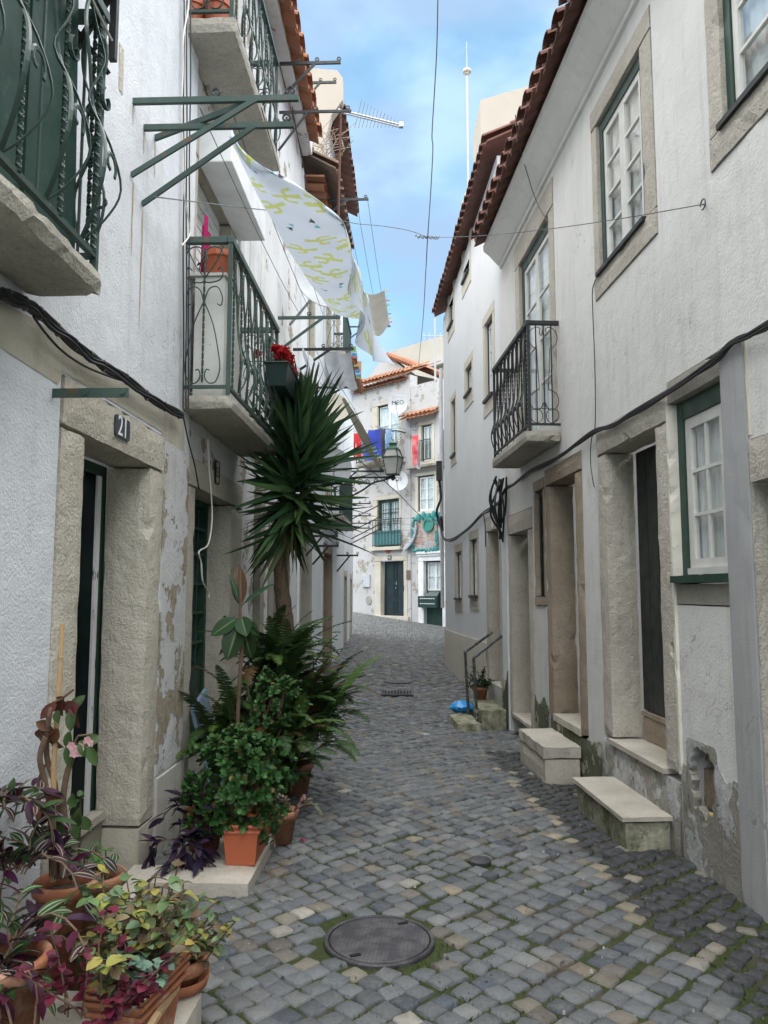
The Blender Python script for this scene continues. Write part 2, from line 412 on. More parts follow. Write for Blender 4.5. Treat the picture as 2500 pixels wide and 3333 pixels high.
def cobblemat():
    m = NT('basalt_setts'); a = m.attr()
    n1 = m.noise(55, 5, .7); n2 = m.noise(7, 4, .6)
    c = m.mix(m.ramp(n1, .35, .7), m.mix(.18, a, (.03,.03,.03)), m.mix(.22, a, (.26,.26,.255)))
    c = m.mix(m.math('MULTIPLY', m.ramp(n2, .5, .75), .25), c, (.10,.095,.085))
    c = m.mix(m.math('MULTIPLY', m.ramp(m.noise(1.3, 6, .68), .48, .70), .42), c, (.085,.09,.095))
    c = m.mix(m.math('MULTIPLY', m.ramp(m.noise(24, 5, .75), .55, .66), .45), c, (.21,.20,.185))
    c = m.mix(m.math('MULTIPLY', m.ramp(m.noise(160, 3, .7), .62, .72), .35), c, (.26,.25,.24))
    return m.done(c, m.ramp(n2, .3, .7, .42, .7), m.bump(m.math('ADD', n1, m.math('MULTIPLY', m.noise(150, 3), .5)), .009), .4)
M['cobble'] = cobblemat()
def groundmat():
    m = NT('earth_and_moss')
    c = m.mix(m.ramp(m.noise(9, 5, .7), .35, .7), (.055,.048,.037), (.11,.095,.075))
    sx = m.n('SeparateXYZ'); m.put(sx.inputs[0], m.pos)
    near = m.ramp(sx.outputs[1], 9.0, 3.0)
    k = m.math('MULTIPLY', m.ramp(m.math('ADD', m.noise(1.9, 5, .65), m.math('MULTIPLY', near, .16)), .52, .62), .9)
    moss = m.mix(m.ramp(m.noise(45, 3), .3, .7), (.030,.045,.014), (.060,.078,.026))
    return m.done(m.mix(k, c, moss), .95, m.bump(m.noise(70, 4, .7), .008), .15)
M['ground'] = groundmat()
def ironplate():
    m = NT('cast_iron_cover')
    ch = m.n('TexChecker'); v = m.n('Mapping'); m.put(v.inputs[0], m.pos); v.inputs['Rotation'].default_value = (0,0,.9)
    m.put(ch.inputs['Vector'], v.outputs[0]); ch.inputs['Scale'].default_value = 78
    wear = m.ramp(m.noise(9, 5, .65), .42, .62)
    c = m.mix(wear, (.048,.046,.053), (.115,.108,.115))
    c = m.mix(m.math('MULTIPLY', ch.outputs[1], .35), c, (.03,.028,.03))
    return m.done(c, .55, m.bump(m.math('MULTIPLY', ch.outputs[1], m.math('SUBTRACT', 1.0, m.math('MULTIPLY', wear, .6))), .005), .5, metal=.25)
M['coveriron'] = ironplate()
def colmat(name, col, rough=.6): return NT(name).done(col, rough)
SK = (.66, .82, .72); CL1 = (1.52, 2.22, 3.05); CL2 = (1.16, 1.68, 2.42)
SKY_STR = .05; SUN_E = 1.5; SUN_ANG = 120; EXPO = 3.0
# ------------------------------------------------------------------ ground profile and paving
def lerpl(t, pts):
    if t <= pts[0][0]: return pts[0][1]
    for (a, b), (c, d) in zip(pts, pts[1:]):
        if t <= c: return b+(d-b)*(t-a)/(c-a)
    return pts[-1][1]
PROF = [(-6,0),(5,0),(7,-.05),(9.5,-.12),(11,-.10),(12.5,-.03),(13.8,.04),(15,.10),(16.5,.18),(18,.25),(20,.34),(24,.45),(28,.55),(31,.62),(45,1.3),(400,3)]
def xr(y):
    if y < 10.15: return 2.2038-.05994*y
    q = FR2.o.x-.0699*(y-FR2.o.y)
    if y < 15.3: return q
    return FR3.o.x+(y-FR3.o.y)*.0864
def xl(y): return -1.571+.03405*y if y < 21 else -.856-(y-21)*.5
def gz(x, y):
    z = sum(lerpl(y+k, PROF) for k in (-.8, 0, .8))/3
    r = xr(y)-x
    if y < 14: z -= .07*max(0, min(1, (1.7-r)/1.5))*max(0, min(1, (14-y)/4))
    z -= .10*x*max(0, min(1, (y-17)/8))*max(-1, min(1, 3/max(3, abs(x))))
    return z
def ground():
    mb = MB()
    xs = [-400,-60,-12,-5]+[-3+.2*i for i in range(31)]+[5,12,60,400]
    ys = [-60,-10,-2]+[.5+.25*i for i in range(128)]+[36,50,90,400]
    I = {}
    for i, x in enumerate(xs):
        for j, y in enumerate(ys):
            I[i,j] = mb.vert((x, y, gz(x, y)-.013+.004*mnoise.noise(V((x*3, y*3, 0)))))
    for i in range(len(xs)-1):
        for j in range(len(ys)-1): mb.face((I[i,j], I[i+1,j], I[i+1,j+1], I[i,j+1]))
    struct('ground', mb, M['ground'], loc=(0, 0, 0), smooth=True)
MAN = onground(1235, 3058, 0); MANR = .248
DRAIN = (.20, 12.4)
SMALLC = onground(1562, 2792, 0)
def stones():
    r = random.Random(5); mb = MB(); mb.col = (1,1,1); mb.sm = True
    a = .105; ca, sa = math.cos(math.radians(43)), math.sin(math.radians(43))
    occ = 0
    def col(x, y, band):
        q = r.random(); k = r.uniform(.74, 1.24)
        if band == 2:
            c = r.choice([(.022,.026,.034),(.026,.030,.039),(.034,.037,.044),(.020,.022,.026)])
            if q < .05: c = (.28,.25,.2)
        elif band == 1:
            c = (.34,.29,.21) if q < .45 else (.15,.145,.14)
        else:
            if q < .52: c = (.150,.162,.172)
            elif q < .70: c = (.195,.200,.200)
            elif q < .82: c = (.115,.128,.142)
            elif q < .88: c = (.065,.080,.105)
            elif q < .972: c = (.165,.145,.125)
            elif q < .995: c = (.25,.22,.17)
            else: c = (.42,.39,.34)
            if y < 5.5 and x > .1 and r.random() < .02: c = (.28,.23,.165)
        return tuple(v*k for v in c)
    N = 340
    for i in range(-N//2, N):
        for j in range(-N, N):
            u, v = i*a, j*a
            # gently waving courses
            w = .05*math.sin(u*1.9)+.04*math.sin(v*1.3+1)
            x = ca*(u+(.5*a if j % 2 else 0)*.35)-sa*v+w*.4; y = sa*u+ca*v+w
            if not (1.55 < y < 30.5): continue
            if not (xl(y)-.02 < x < xr(y)+.02): continue
            if x < -4 or y > 31: continue
            if y > 26.5 and (V((x, y, 0))-FF.o).dot(FF.n) < .02: continue
            if math.hypot(x-MAN.x, y-MAN.y) < MANR+.038: continue
            if math.hypot(x-SMALLC.x, y-SMALLC.y) < .10: continue
            if abs(x-DRAIN[0]) < .27 and abs(y-DRAIN[1]) < .24: continue
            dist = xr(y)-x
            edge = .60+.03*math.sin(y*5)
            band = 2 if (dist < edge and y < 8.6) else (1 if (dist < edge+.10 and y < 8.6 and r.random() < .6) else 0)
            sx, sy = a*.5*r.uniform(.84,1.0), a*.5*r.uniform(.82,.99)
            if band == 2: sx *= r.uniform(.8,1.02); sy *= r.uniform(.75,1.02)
            if band == 0 and r.random() < .015: sx *= 1.35
            th = math.radians(43)+r.gauss(0, .10 if band < 2 else .26)
            cc, ss = math.cos(th), math.sin(th)
            x += r.gauss(0, .008); y += r.gauss(0, .008)
            z = gz(x, y)+r.gauss(0, .0022); tx, ty = r.gauss(0, .028), r.gauss(0, .028)
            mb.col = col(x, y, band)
            ring = []
            rr = r.uniform(.70, .93)
            for qx, qy in ((-1,-1),(1,-1),(1,1),(-1,1)):
                for e in ((rr, 1), (1, rr)) if qx*qy < 0 else ((1, rr), (rr, 1)):
                    ring.append((qx*e[0]*sx*r.uniform(.9,1.05), qy*e[1]*sy*r.uniform(.9,1.05)))
            ring.sort(key=lambda p: math.atan2(p[1], p[0]))
            def P(px, py, k, dz):
                px *= k; py *= k
                return (x+cc*px-ss*py, y+ss*px+cc*py, z+dz+px*tx+py*ty)
            A = [mb.vert(P(px, py, 1.05, -.028)) for px, py in ring]
            B = [mb.vert(P(px, py, 1.0, -.007)) for px, py in ring]
            if y < 13:
                D = [mb.vert(P(px, py, r.uniform(.82,.92), .0005+r.gauss(0, .0016))) for px, py in ring]; top = D
            else: D = None; top = B
            e = mb.vert(P(r.gauss(0,.012), r.gauss(0,.012), 1, .002+r.gauss(0,.0015) if D else 0))
            for k in range(8):
                k2 = (k+1) % 8
                mb.face((A[k], A[k2], B[k2], B[k]))
                if D: mb.face((B[k], B[k2], D[k2], D[k]))
                mb.face((top[k], top[k2], e))
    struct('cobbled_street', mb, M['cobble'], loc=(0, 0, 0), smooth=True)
def manhole():
    t = thing('manhole_cover', 'round cast iron manhole cover with small chequer studs set in the near cobbles', 'manhole cover', (MAN.x, MAN.y, 0))
    mb = MB(); mb.lathe((MAN.x, MAN.y, 0), [(MANR-.018, -.03), (MANR-.018, .004), (MANR-.024, .0065), (1e-3, .0075)], 56); build('lid', mb, M['coveriron'], t)
    mb = MB(); mb.lathe((MAN.x, MAN.y, 0), [(MANR-.012, -.03), (MANR-.012, .004), (MANR+.004, .006), (MANR+.008, 0), (MANR+.008, -.03)], 56, cap0=False, cap1=False); build('rim', mb, M['coveriron'], t)
    for sx, sy in ((.45, .62), (-.42, -.68)):
        mb = MB(); mb.box((MAN.x+sx*MANR, MAN.y+sy*MANR, .0085), .05, .02, .004, .4); build('lifting_slot', mb, M['dark'], t)
    c = SMALLC
    mb = MB(); mb.lathe((c.x, c.y, -.03), [(.068,0),(.068,.018),(.060,.024),(.056,.021),(.036,.021),(.03,.024),(1e-3,.024)], 28)
    tag(build('access_cover', mb, M['coveriron']), 'small round iron cover among the setts right of the big manhole', 'utility cover')
    x, y = DRAIN; z = gz(x, y)
    t = thing('drain_grate', 'slotted iron drain grate across the cobbles further up the street', 'drain', (x, y, z))
    mb = MB(); mb.box((x, y, z-.03), .52, .46, .05); build('pit', mb, M['dark'], t)
    mb = MB()
    for k in (-1, 1): mb.box((x+k*.245, y, z-.005), .03, .46, .03); mb.box((x, y+k*.215, z-.005), .46, .03, .03)
    for k in range(9): mb.box((x-.2+.05*k, y, z-.005), .018, .4, .022)
    build('bars', mb, M['coveriron'], t)
    mb = MB()
    p = onground(1300, 2232, .05)
    mb.lathe((p.x, 13.5, gz(p.x, 13.5)-.03), [(.26,0),(.26,.03),(.24,.034),(1e-3,.035)], 30)
    tag(build('sewer_cover', mb, M['coveriron']), 'flat round iron cover just behind the slotted drain grate', 'manhole cover')
def tufts():
    r = random.Random(8); mb = MB(); mb.col = (.05,.10,.02)
    for k in range(11000):
        y = 2.0+ (r.random()**1.5)*8; x = r.uniform(xl(y)+.3, xr(y)-.02)
        n = mnoise.noise(V((x*1.5+3, y*1.5, 7)))
        if n < (-.08 if x > -.2 else .12): continue
        g = r.uniform(.7, 1.25); mb.col = (.040*g, .062*g, .017*g); z = gz(x, y)
        for q in range(3):
            an = r.uniform(0, 6.28); w = .004; L = r.uniform(.006, .022)
            bx, by = x+r.gauss(0, .012), y+r.gauss(0, .012); dx, dy = math.cos(an), math.sin(an)
            mb.poly([(bx-dy*w, by+dx*w, z-.015), (bx+dy*w, by-dx*w, z-.015), (bx+dx*L*.6, by+dy*L*.6, z-.008+L*.6)])
    tag(build('moss', mb, M['leaf'], loc=(0,0,0)), 'green moss and grass sprouting in the joints of the cobbles', 'moss', kind='stuff')
    mb = MB(); mb.col = (.3,.3,.3)
    for k in range(520):
        y = 2.0+(r.random()**1.3)*9; x = r.uniform(xl(y)+.25, xr(y)-.03); z = gz(x, y); s = r.uniform(.003, .011)*(2.0 if r.random() < .05 else 1)
        g = r.random(); c = (.5,.47,.42) if g < .35 else ((.16,.11,.06) if g < .75 else (.08,.07,.06)); k_ = r.uniform(.7,1.2); mb.col = tuple(v*k_ for v in c)
        a = r.uniform(0, 6.28); P = [(x+math.cos(a+j*1.57)*s*r.uniform(.6,1.3), y+math.sin(a+j*1.57)*s*r.uniform(.6,1.3)) for j in range(4)]
        b = [mb.vert((p[0], p[1], z-.004)) for p in P]; t_ = [mb.vert((x+(p[0]-x)*.6, y+(p[1]-y)*.6, z+.003+s*.5)) for p in P]
        mb.face(t_)
        for j in range(4): mb.face((b[j], b[(j+1) % 4], t_[(j+1) % 4], t_[j]))
    tag(build('grit', mb, M['cobble'], loc=(0,0,0)), 'scattered grit, crumbs and leaf litter lying over the cobbles', 'grit', kind='stuff')
    # dry grass by the marble slab and crumbs
    mb = MB(); mb.col = (.3,.22,.13)
    for k in range(420):
        x, y = -.62+r.gauss(0, .10), 4.45+r.gauss(0, .22)
        if r.random() < .4: x, y = r.uniform(-1.15, -.8), 4.28+r.gauss(0, .03)
        g = r.uniform(.6, 1.1); mb.col = (.30*g, .21*g, .12*g); an = r.uniform(0, 6.28); L = r.uniform(.03, .10); z = gz(x, y)
        dx, dy = math.cos(an), math.sin(an); w = .0012
        mb.poly([(x-dy*w, y+dx*w, z), (x+dy*w, y-dx*w, z), (x+dx*L, y+dy*L, z+r.uniform(.005, .03))])
    tag(build('dry_grass', mb, M['leaf'], loc=(0,0,0)), 'tangle of dry straw grass around the marble slab under the jade plant', 'dry grass', kind='stuff')
ground(); stones(); manhole(); tufts()
# ------------------------------------------------------------------ pieces of houses
def rect(fr, p, q, d=0):
    """opening from its near-top pixel and far-bottom pixel -> s0, s1, h0, h1"""
    a = fr.px(*p, d); b = fr.px(*q, d)
    return min(a[0], b[0]), max(a[0], b[0]), min(a[1], b[1]), max(a[1], b[1])
def surround(house, fr, o, jn, jf, lint, depth, mat, sill=0, proud=.016, name='door_surround', step=.09, j=.004, r=.012):
    s0, s1, h0, h1 = o; mb = MB(); e = .002
    mb.worn(fr, s0+e, s0+jn, h0+sill+e, h1-lint-.003, -depth, proud, step, j, r)
    mb.worn(fr, s1-jf, s1-e, h0+sill+e, h1-lint-.003, -depth, proud, step, j, r)
    mb.worn(fr, s0+e, s1-e, h1-lint, h1-e, -depth, proud+.004, step, j, r)
    if sill: mb.worn(fr, s0+e, s1-e, h0+e, h0+sill, -depth, proud+.006, step, j, r)
    build(name, mb, mat, house)
    return s0+jn, s1-jf, h0+sill, h1-lint
def backing(house, fr, o, d, mat='dark', name='unlit_backing'):
    mb = MB(); mb.fbox(fr, o[0]-.05, o[1]+.05, o[2]-.05, o[3]+.05, d-.02, d); build(name, mb, M[mat], house)  # black panel stands in for the darkness of the unlit room
def plank_door(house, fr, o, d, mat, n=5, label=None, knob=True, rail=True):
    s0, s1, h0, h1 = o; mb = MB(); w = (s1-s0)/n
    for k in range(n): mb.fbox(fr, s0+k*w+.004, s0+(k+1)*w-.004, h0+.004, h1-.004, d-.03, d+rnd.uniform(0, .002))
    mb.fbox(fr, s0+.002, s1-.002, h0+.002, h1-.002, d-.04, d-.012)
    if rail:
        for a, b in ((h0+.004, h0+.10), (h0+.62*(h1-h0), h0+.62*(h1-h0)+.05)): mb.fbox(fr, s0+.01, s1-.01, a, b, d+.003, d+.014)
    o_ = build('door', mb, mat, house)
    if label: o_['label'] = label
    if knob:
        k = MB(); k.sphere(fr.W(s0+.12*(s1-s0), h0+.48*(h1-h0), d+.03), .025, .025, .025); build('handle', k, M['steel'], o_)
    return o_
def panel_door(house, fr, o, d, mat, cols=2, rows=(.3,.3,.4), knob=True):
    s0, s1, h0, h1 = o; mb = MB(); mb.fbox(fr, s0+.003, s1-.003, h0+.003, h1-.003, d-.04, d)
    w = (s1-s0)/cols
    for c in range(cols):
        a, b = s0+c*w, s0+(c+1)*w; y = h0
        for q in rows:
            y2 = y+q*(h1-h0)
            for p, P, e, E_ in ((a+.05,a+.09,y+.05,y2-.05),(b-.09,b-.05,y+.05,y2-.05),(a+.093,b-.093,y+.05,y+.09),(a+.093,b-.093,y2-.09,y2-.05)):
                mb.fbox(fr, p, P, e, E_, d+.001, d+.018)
            mb.fbox(fr, a+.13, b-.13, y+.13, y2-.13, d+.001, d+.012); y = y2
        mb.fbox(fr, a+.008, a+.03, h0+.01, h1-.01, d+.001, d+.012)
    o_ = build('door', mb, mat, house)
    if knob:
        k = MB(); c = s0+w*1.08 if cols > 1 else s0+.1
        k.sphere(fr.W(c, h0+.5*(h1-h0), d+.04), .025, .025, .025); k.fbox(fr, c-.015, c+.015, h0+.56*(h1-h0), h0+.62*(h1-h0), d+.014, d+.022); build('handle', k, M['steel'], o_)
    return o_
def window(house, fr, o, d, frame='green', sash='white', rows=3, fw=.05, sw=.045, curtain=True, leaves=2, cols=1, frametop=None, sill=None, label=None, mid=False):
    s0, s1, h0, h1 = o; ft = frametop or fw
    a, b, e, f = s0+fw, s1-fw, h0+.01, h1-ft
    mb = MB(); pn = MB(); w = (b-a)/leaves
    for k in range(leaves):
        p, q = a+k*w+.002, a+(k+1)*w-.002
        mb.fbox(fr, p, p+sw, e, f, d-.035, d); mb.fbox(fr, q-sw, q, e, f, d-.035, d)
        mb.fbox(fr, p+sw, q-sw, e, e+sw*1.3, d-.035, d-.001); mb.fbox(fr, p+sw, q-sw, f-sw, f, d-.035, d-.001)
        for r in range(1, rows):
            y = e+sw*1.3+(f-sw-e-sw*1.3)*r/rows
            mb.fbox(fr, p+sw, q-sw, y-.011, y+.011, d-.03, d-.004)
        for c in range(1, cols):
            x = p+sw+(q-p-2*sw)*c/cols
            mb.fbox(fr, x-.011, x+.011, e+sw*1.3, f-sw, d-.029, d-.005)
        pn.fbox(fr, p+sw*.6, q-sw*.6, e+sw*.6, f-sw*.6, d-.020, d-.016)
    o_ = build('window', mb, M[sash], house)
    if label: o_['label'] = label
    build('pane', pn, M['glass'], o_)
    if curtain:
        c = MB()
        g = c.grid(lambda u, v: fr.W(a+.01+(b-a-.02)*u, e+.01+(f-e-.02)*v, d-.055+.010*math.sin(u*38)+.006*math.sin(u*91+v*3)), 60, 4)
        build('curtain', c, M['curtain'], o_, smooth=True)
    m = MB()
    m.fbox(fr, s0, s0+fw-.002, h0, h1, d-.05, d+.012); m.fbox(fr, s1-fw+.002, s1, h0, h1, d-.05, d+.012)
    m.fbox(fr, s0+fw-.002, s1-fw+.002, f+.002, h1, d-.05, d+.010)
    build('frame', m, M[frame], o_)
    bk = MB(); bk.fbox(fr, s0, s1, h0, h1, d-.14, d-.12); build('unlit_backing', bk, M['dark'], o_)  # room behind the glass is painted dark on a flat panel
    if sill:
        m = MB(); m.worn(fr, s0-.02, s1+.02, h0-.045, h0-.002, d+.013, sill[1], .1, .002, .006); build('sill', m, M[sill[0]], o_)
    return o_
def scroll(mb, c, x, y, r, a0, a1, w=.008, inner=.45):
    mb.tube(arc(c, x, y, r, a0, a1, 14, r*inner), w, 5, flat=.6)
def end_panel(mb, P, W_, H_, w=.0075):
    """scrolled ironwork filling: P(u, v) maps panel metres to world"""
    q = lambda u, v: P(u*W_, v*H_)
    X = (P(1, 0)-P(0, 0)).normalized(); Y = (P(0, 1)-P(0, 0)).normalized()
    mb.twist(q(.5, .03), q(.5, .97), .016, 9)
    for sgn in (-1, 1):
        c = .5+sgn*.0
        pts = [(.5, .60), (.5+sgn*.22, .44), (.5+sgn*.36, .24), (.5+sgn*.40, .12), (.5+sgn*.30, .035), (.5+sgn*.14, .03), (.5+sgn*.05, .075), (.5+sgn*.09, .12), (.5+sgn*.16, .115)]
        mb.tube(smooth_path([q(*p) for p in pts], 4), w, 5, flat=.6)
        pts = [(.5, .58), (.5+sgn*.10, .68), (.5+sgn*.30, .70), (.5+sgn*.42, .63), (.5+sgn*.40, .57), (.5+sgn*.31, .58)]
        mb.tube(smooth_path([q(*p) for p in pts], 4), w, 5, flat=.6)
        pts = [(.5, .74), (.5+sgn*.12, .73), (.5+sgn*.36, .75), (.5+sgn*.43, .80), (.5+sgn*.38, .84), (.5+sgn*.30, .82)]
        mb.tube(smooth_path([q(*p) for p in pts], 4), w, 5, flat=.6)
        mb.tube(smooth_path([q(*p) for p in [(.5, .76), (.5+sgn*.25, .87), (.5+sgn*.42, .985)]], 4), w, 5, flat=.6)
        pts = [(.5+sgn*.05, .90), (.5+sgn*.03, .955), (.5+sgn*.16, .985), (.5+sgn*.34, .975), (.5+sgn*.44, .93)]
        mb.tube(smooth_path([q(*p) for p in pts], 4), w, 5, flat=.6)
def smooth_path(P, k=4):
    P = [V(p) for p in P]; out = []
    for i in range(len(P)-1):
        a, b, c, d = P[max(i-1, 0)], P[i], P[i+1], P[min(i+2, len(P)-1)]
        for t in range(k):
            t /= k; t2, t3 = t*t, t*t*t
            out.append(.5*((2*b)+(c-a)*t+(2*a-5*b+4*c-d)*t2+(3*b-a-3*c+d)*t3))
    out.append(P[-1]); return out
def balcony(house, fr, s0, s1, h0, h1, d1, rail, mat='irong', slabmat='slab', bars=14, belly=.05, ends=(True, False), label=None, wall=0.0, hand=None, style='lyre', chip=.012, slope=.0, taper=0):
    """slab is the part; railing and handrail are its sub-parts"""
    mb = MB()
    mb.worn(fr, s0, s1, h0, h1, wall+.003, d1, .055, chip*.45, chip*1.5)
    o_ = build('balcony', mb, M[slabmat], house)
    if label: o_['label'] = label
    r0, r1 = h1+.055, rail; di = d1-.04; L = s1-s0; mb = MB(); a, b = s0+.03, s1-.03
    mb.fbox(fr, a, b, r0-.012, r0+.012, di-.012, di+.012)
    for e, s in zip(ends, (a, b)):
        mb.fbox(fr, s-.011, s+.011, r0-.011, r0+.011, wall, di-.013)
        mb.fbox(fr, s-.013, s+.013, h1-.01, r1-.014, di-.0135, di+.0135)
        if e: end_panel(mb, lambda u, v: fr.W(s, r0+v, wall+.02+u), di-.05-wall, r1-r0-.02)
        else:
            for k in range(1, 4): mb.tube([fr.W(s, r0, wall+(di-wall)*k/4), fr.W(s, r1-.02, wall+(di-wall)*k/4)], .007, 5)
    for k in range(1, bars):
        s = a+(b-a)*k/bars
        if style == 'plain':
            mb.tube([fr.W(s, r0, di), fr.W(s, r1-.02, di)], .007, 5)
        elif k % 2:
            mb.twist(fr.W(s, r0, di), fr.W(s, r1-.02, di), .018, 10)
        else:
            H_ = r1-r0; w = (b-a)/bars
            for sg in (-1, 1):
                P = [(0, .02), (.75*sg, .10), (.85*sg, .22), (.25*sg, .36), (0, .5), (.28*sg, .66), (.8*sg, .80), (.7*sg, .92), (0, .97)]
                mb.tube(smooth_path([fr.W(s+x*w*.8, r0+y*H_, di+belly*math.exp(-((y-.2)/.16)**2)) for x, y in P], 3), .0085, 5, flat=.5)
            mb.tube(arc(fr.W(s, r0+.24*H_, di+belly), fr.u, V((0,0,1)), .03, 0, 300, 8, .02), .007, 5)
    build('railing', mb, M[mat], o_)
    mb = MB(); hh = hand or .045
    mb.fbox(fr, a-.02, b+.02, r1-.014, r1+hh-.014, di-.022, di+.022)
    for s in (a, b): mb.fbox(fr, s-.022, s+.022, r1-.014, r1+hh-.016, wall, di-.024)
    build('handrail', mb, M[mat], o_, bevel=.004)
    return o_
def tiles(mb, fr, s0, s1, h, d0, back, pitch=.23, slope=.42, r=.088, rows=3, jit=.01, under=True, th=.014):
    """overlapping half-round clay tiles climbing from the eave (d0) inwards"""
    n = max(1, round((s1-s0)/pitch)); L = (back)/rows
    for row in range(rows):
        for k in range(n):
            for up in ((1, 0) if under else (1,)):
                sc = s0+(k+.5+(0 if up else .5))*(s1-s0)/n+rnd.gauss(0, jit*.4)
                if not up and k == n-1: continue
                da = d0-row*L-(0 if up else .02)+rnd.gauss(0, jit*.6); db = d0-(row+1)*L-.07
                ha = h+(d0-da)*slope+(.055 if up else .0)+row*.012+rnd.gauss(0, jit*.3); hb = h+(d0-db)*slope+(.055 if up else 0)+row*.012-.012
                rings = []
                for (dd, hh, q) in ((da, ha, 1.0), (db, hb, .84)):
                    for rad in (r*q, (r-th)*q):
                        rings.append([mb.vert(fr.W(sc+math.cos(math.pi*i/8)*rad, hh+(math.sin(math.pi*i/8) if up else -math.sin(math.pi*i/8))*rad*.8, dd)) for i in range(9)])
                A, B, C, D = rings
                for i in range(8):
                    mb.face((A[i], A[i+1], C[i+1], C[i])); mb.face((B[i+1], B[i], D[i], D[i+1])); mb.face((A[i+1], A[i], B[i], B[i+1]))
                mb.face((A[0], C[0], D[0], B[0])); mb.face((A[8], B[8], D[8], C[8]))
def deck(mb, fr, s0, s1, h, d0, back, slope):
    q = lambda s, d, z: fr.W(s, h+(d0-d)*slope+z, d)
    mb.hexa([q(s0,d0-.05,-.06), q(s1,d0-.05,-.06), q(s1,-back,-.06), q(s0,-back,-.06), q(s0,d0-.05,-.03), q(s1,d0-.05,-.03), q(s1,-back,-.03), q(s0,-back,-.03)])
def roof(house, fr, s0, s1, h, d0, run, mat, slope=.42, pitch=.23, rows=3, rise=None, r=.088, tilerun=1.2):
    mb = MB(); tiles(mb, fr, s0, s1, h, d0, tilerun, pitch, slope, r, rows)
    deck(mb, fr, s0+.01, s1-.01, h, d0, run, slope)
    return build('roof', mb, M[mat], house)
def shell(house, fr, s0, s1, h0, h1, depth=5.0, mat='wallB', near=True, far=True):
    """side and back walls that close the house behind its facade"""
    mb = MB()
    if near: mb.fbox(fr, s0, s0+.3, h0, h1, -depth, -.402)
    if far: mb.fbox(fr, s1-.3, s1, h0, h1, -depth, -.402)
    mb.fbox(fr, s0+.302, s1-.302, h0, h1, -depth, -depth+.3)
    return build('side_wall', mb, M[mat], house)
def bracket(fr, s, h, L, drop, reach, mat='irongl', label='', w=.035, side=0.0, pulleys=(.5, .95), group='clothesline brackets on the left wall'):
    mb = MB(); mb.fbox(fr, s-w*.35, s+w*.35, h-w/2, h+w/2, .0, L)
    t = build('clothesline_bracket', mb, M[mat], loc=fr.W(s, h, 0)); tag(t, label, 'bracket', group)
    mb = MB(); mb.bar(fr.W(s-w*.55+side, h-drop, .0), fr.W(s-w*.55, h-w*.4, reach), w*.4, w*.9)
    build('brace', mb, M[mat], t)
    for p in pulleys:
        mb = MB(); c = fr.W(s, h+w/2+.03, L*p)
        mb.tube(arc(c, fr.n, V((0,0,1)), .022, 0, 360, 10), .007, 5); mb.bar(fr.W(s, h+w/2, L*p), c, .012)
        build('pulley', mb, M['ironb'], t)
    return t
def dish(c, nrm, r, label, mark=None, marksize=.2, arm=True, mat='dish', up=V((0,0,1)), wallp=None, sx=0):
    c = V(c); z = V(nrm).normalized(); x = up.cross(z).normalized(); y = z.cross(x)
    R_ = Matrix((x, y, z)).transposed(); t = thing('satellite_dish', label, 'satellite dish', c)
    mb = MB(); k = .16
    prof = [(1e-3, 0)]+[(r*i/10, k*r*(i/10)**2) for i in range(1, 11)]
    mb.lathe(c, prof, 40, R_, cap0=False, cap1=False); mb.lathe(c, [(q, z_-.012) for q, z_ in prof], 40, R_, cap0=False, cap1=False)
    mb.lathe(c, [(r, k*r-.012), (r+.006, k*r-.004), (r, k*r)], 40, R_, cap0=False, cap1=False)
    build('reflector', mb, M[mat], t, smooth=True)
    if mark:
        m = MB(); sc = r
        text_mesh(m, mark, lambda u, v, w_: c+x*(u+sx)+y*(v+.22*r)+z*(k*r*(((u+sx)**2+(v+.22*r)**2)/r**2)+.004+w_), marksize, .001)
        build('lettering', m, M['ink'], t)
    if arm:
        m = MB(); f = c-y*r*.15+z*r*.95
        m.tube([c-y*r*.95+z*.02, c-y*r*.8+z*r*.5, f], .012, 6); build('feed_arm', m, M['galv'], t)
        m = MB(); m.tube([f+z*.03+y*.02, f-z*.07], [.03, .022], 8); m.box(f+z*.05, .05, .05, .05); build('feed_horn', m, M['ink'], t)
    if wallp is not None:
        m = MB(); m.tube([c-z*.02, c-z*.09, V(wallp)], .018, 6); m.tube([c-z*.05-y*.12, c-z*.05+y*.12], .022, 8); build('mount', m, M['galv'], t)
    return t
def cable(name, pts, r, label, cat='cable', mat='cable', n=5, k=4, group=None):
    mb = MB(); mb.tube(smooth_path(pts, k), r, n); o_ = build(name, mb, M[mat]); tag(o_, label, cat, group); return o_
def bundle(name, pts, strands, r, spread, label, clips=True):
    P = smooth_path(pts, 5); t = thing(name, label, 'cable', P[0]); mb = MB(); q = random.Random(3)
    for k in range(strands):
        o1, o2, ph, am = q.uniform(-1, 1)*spread, q.uniform(-1, 1)*spread, q.uniform(0, 6), q.uniform(.2, 1)
        mb.tube([p+V((0, 0, o1+spread*am*.9*math.sin(i*.45+ph)))+V((o2*.5, 0, 0)) for i, p in enumerate(P)], r*q.uniform(.8, 1.3), 5)
    build('strands', mb, M['cable'], t)
    if clips:
        m = MB()
        for i in range(3, len(P), 6): m.tube(arc(P[i], V((.4,.1,0)), V((0,0,1)), spread*1.7, 20, 320, 10), .006, 5)
        build('hook', m, M['wire'], t)
    return t
# ------------------------------------------------------------------ LEFT: near house, number 21
F = FL
hA = thing('townhouse', 'near white stucco townhouse with door 21 and a green shuttered balcony', 'house', F.W(2, 0))
A0, A1 = -3.0, 5.33
door21 = (3.335, 4.775, -.2, 2.57)
mb = MB(); mb.facade(F, A0, A1, -.3, 8.2, [door21, (1.2, 2.2, 2.9, 5.0)], .4); build('wall', mb, M['wallL'], hA)
o = surround(hA, F, (door21[0], door21[1], .235, 2.57), .265, .255, .235, .26, M['stone'], sill=.0, step=.075, j=.005, r=.016)
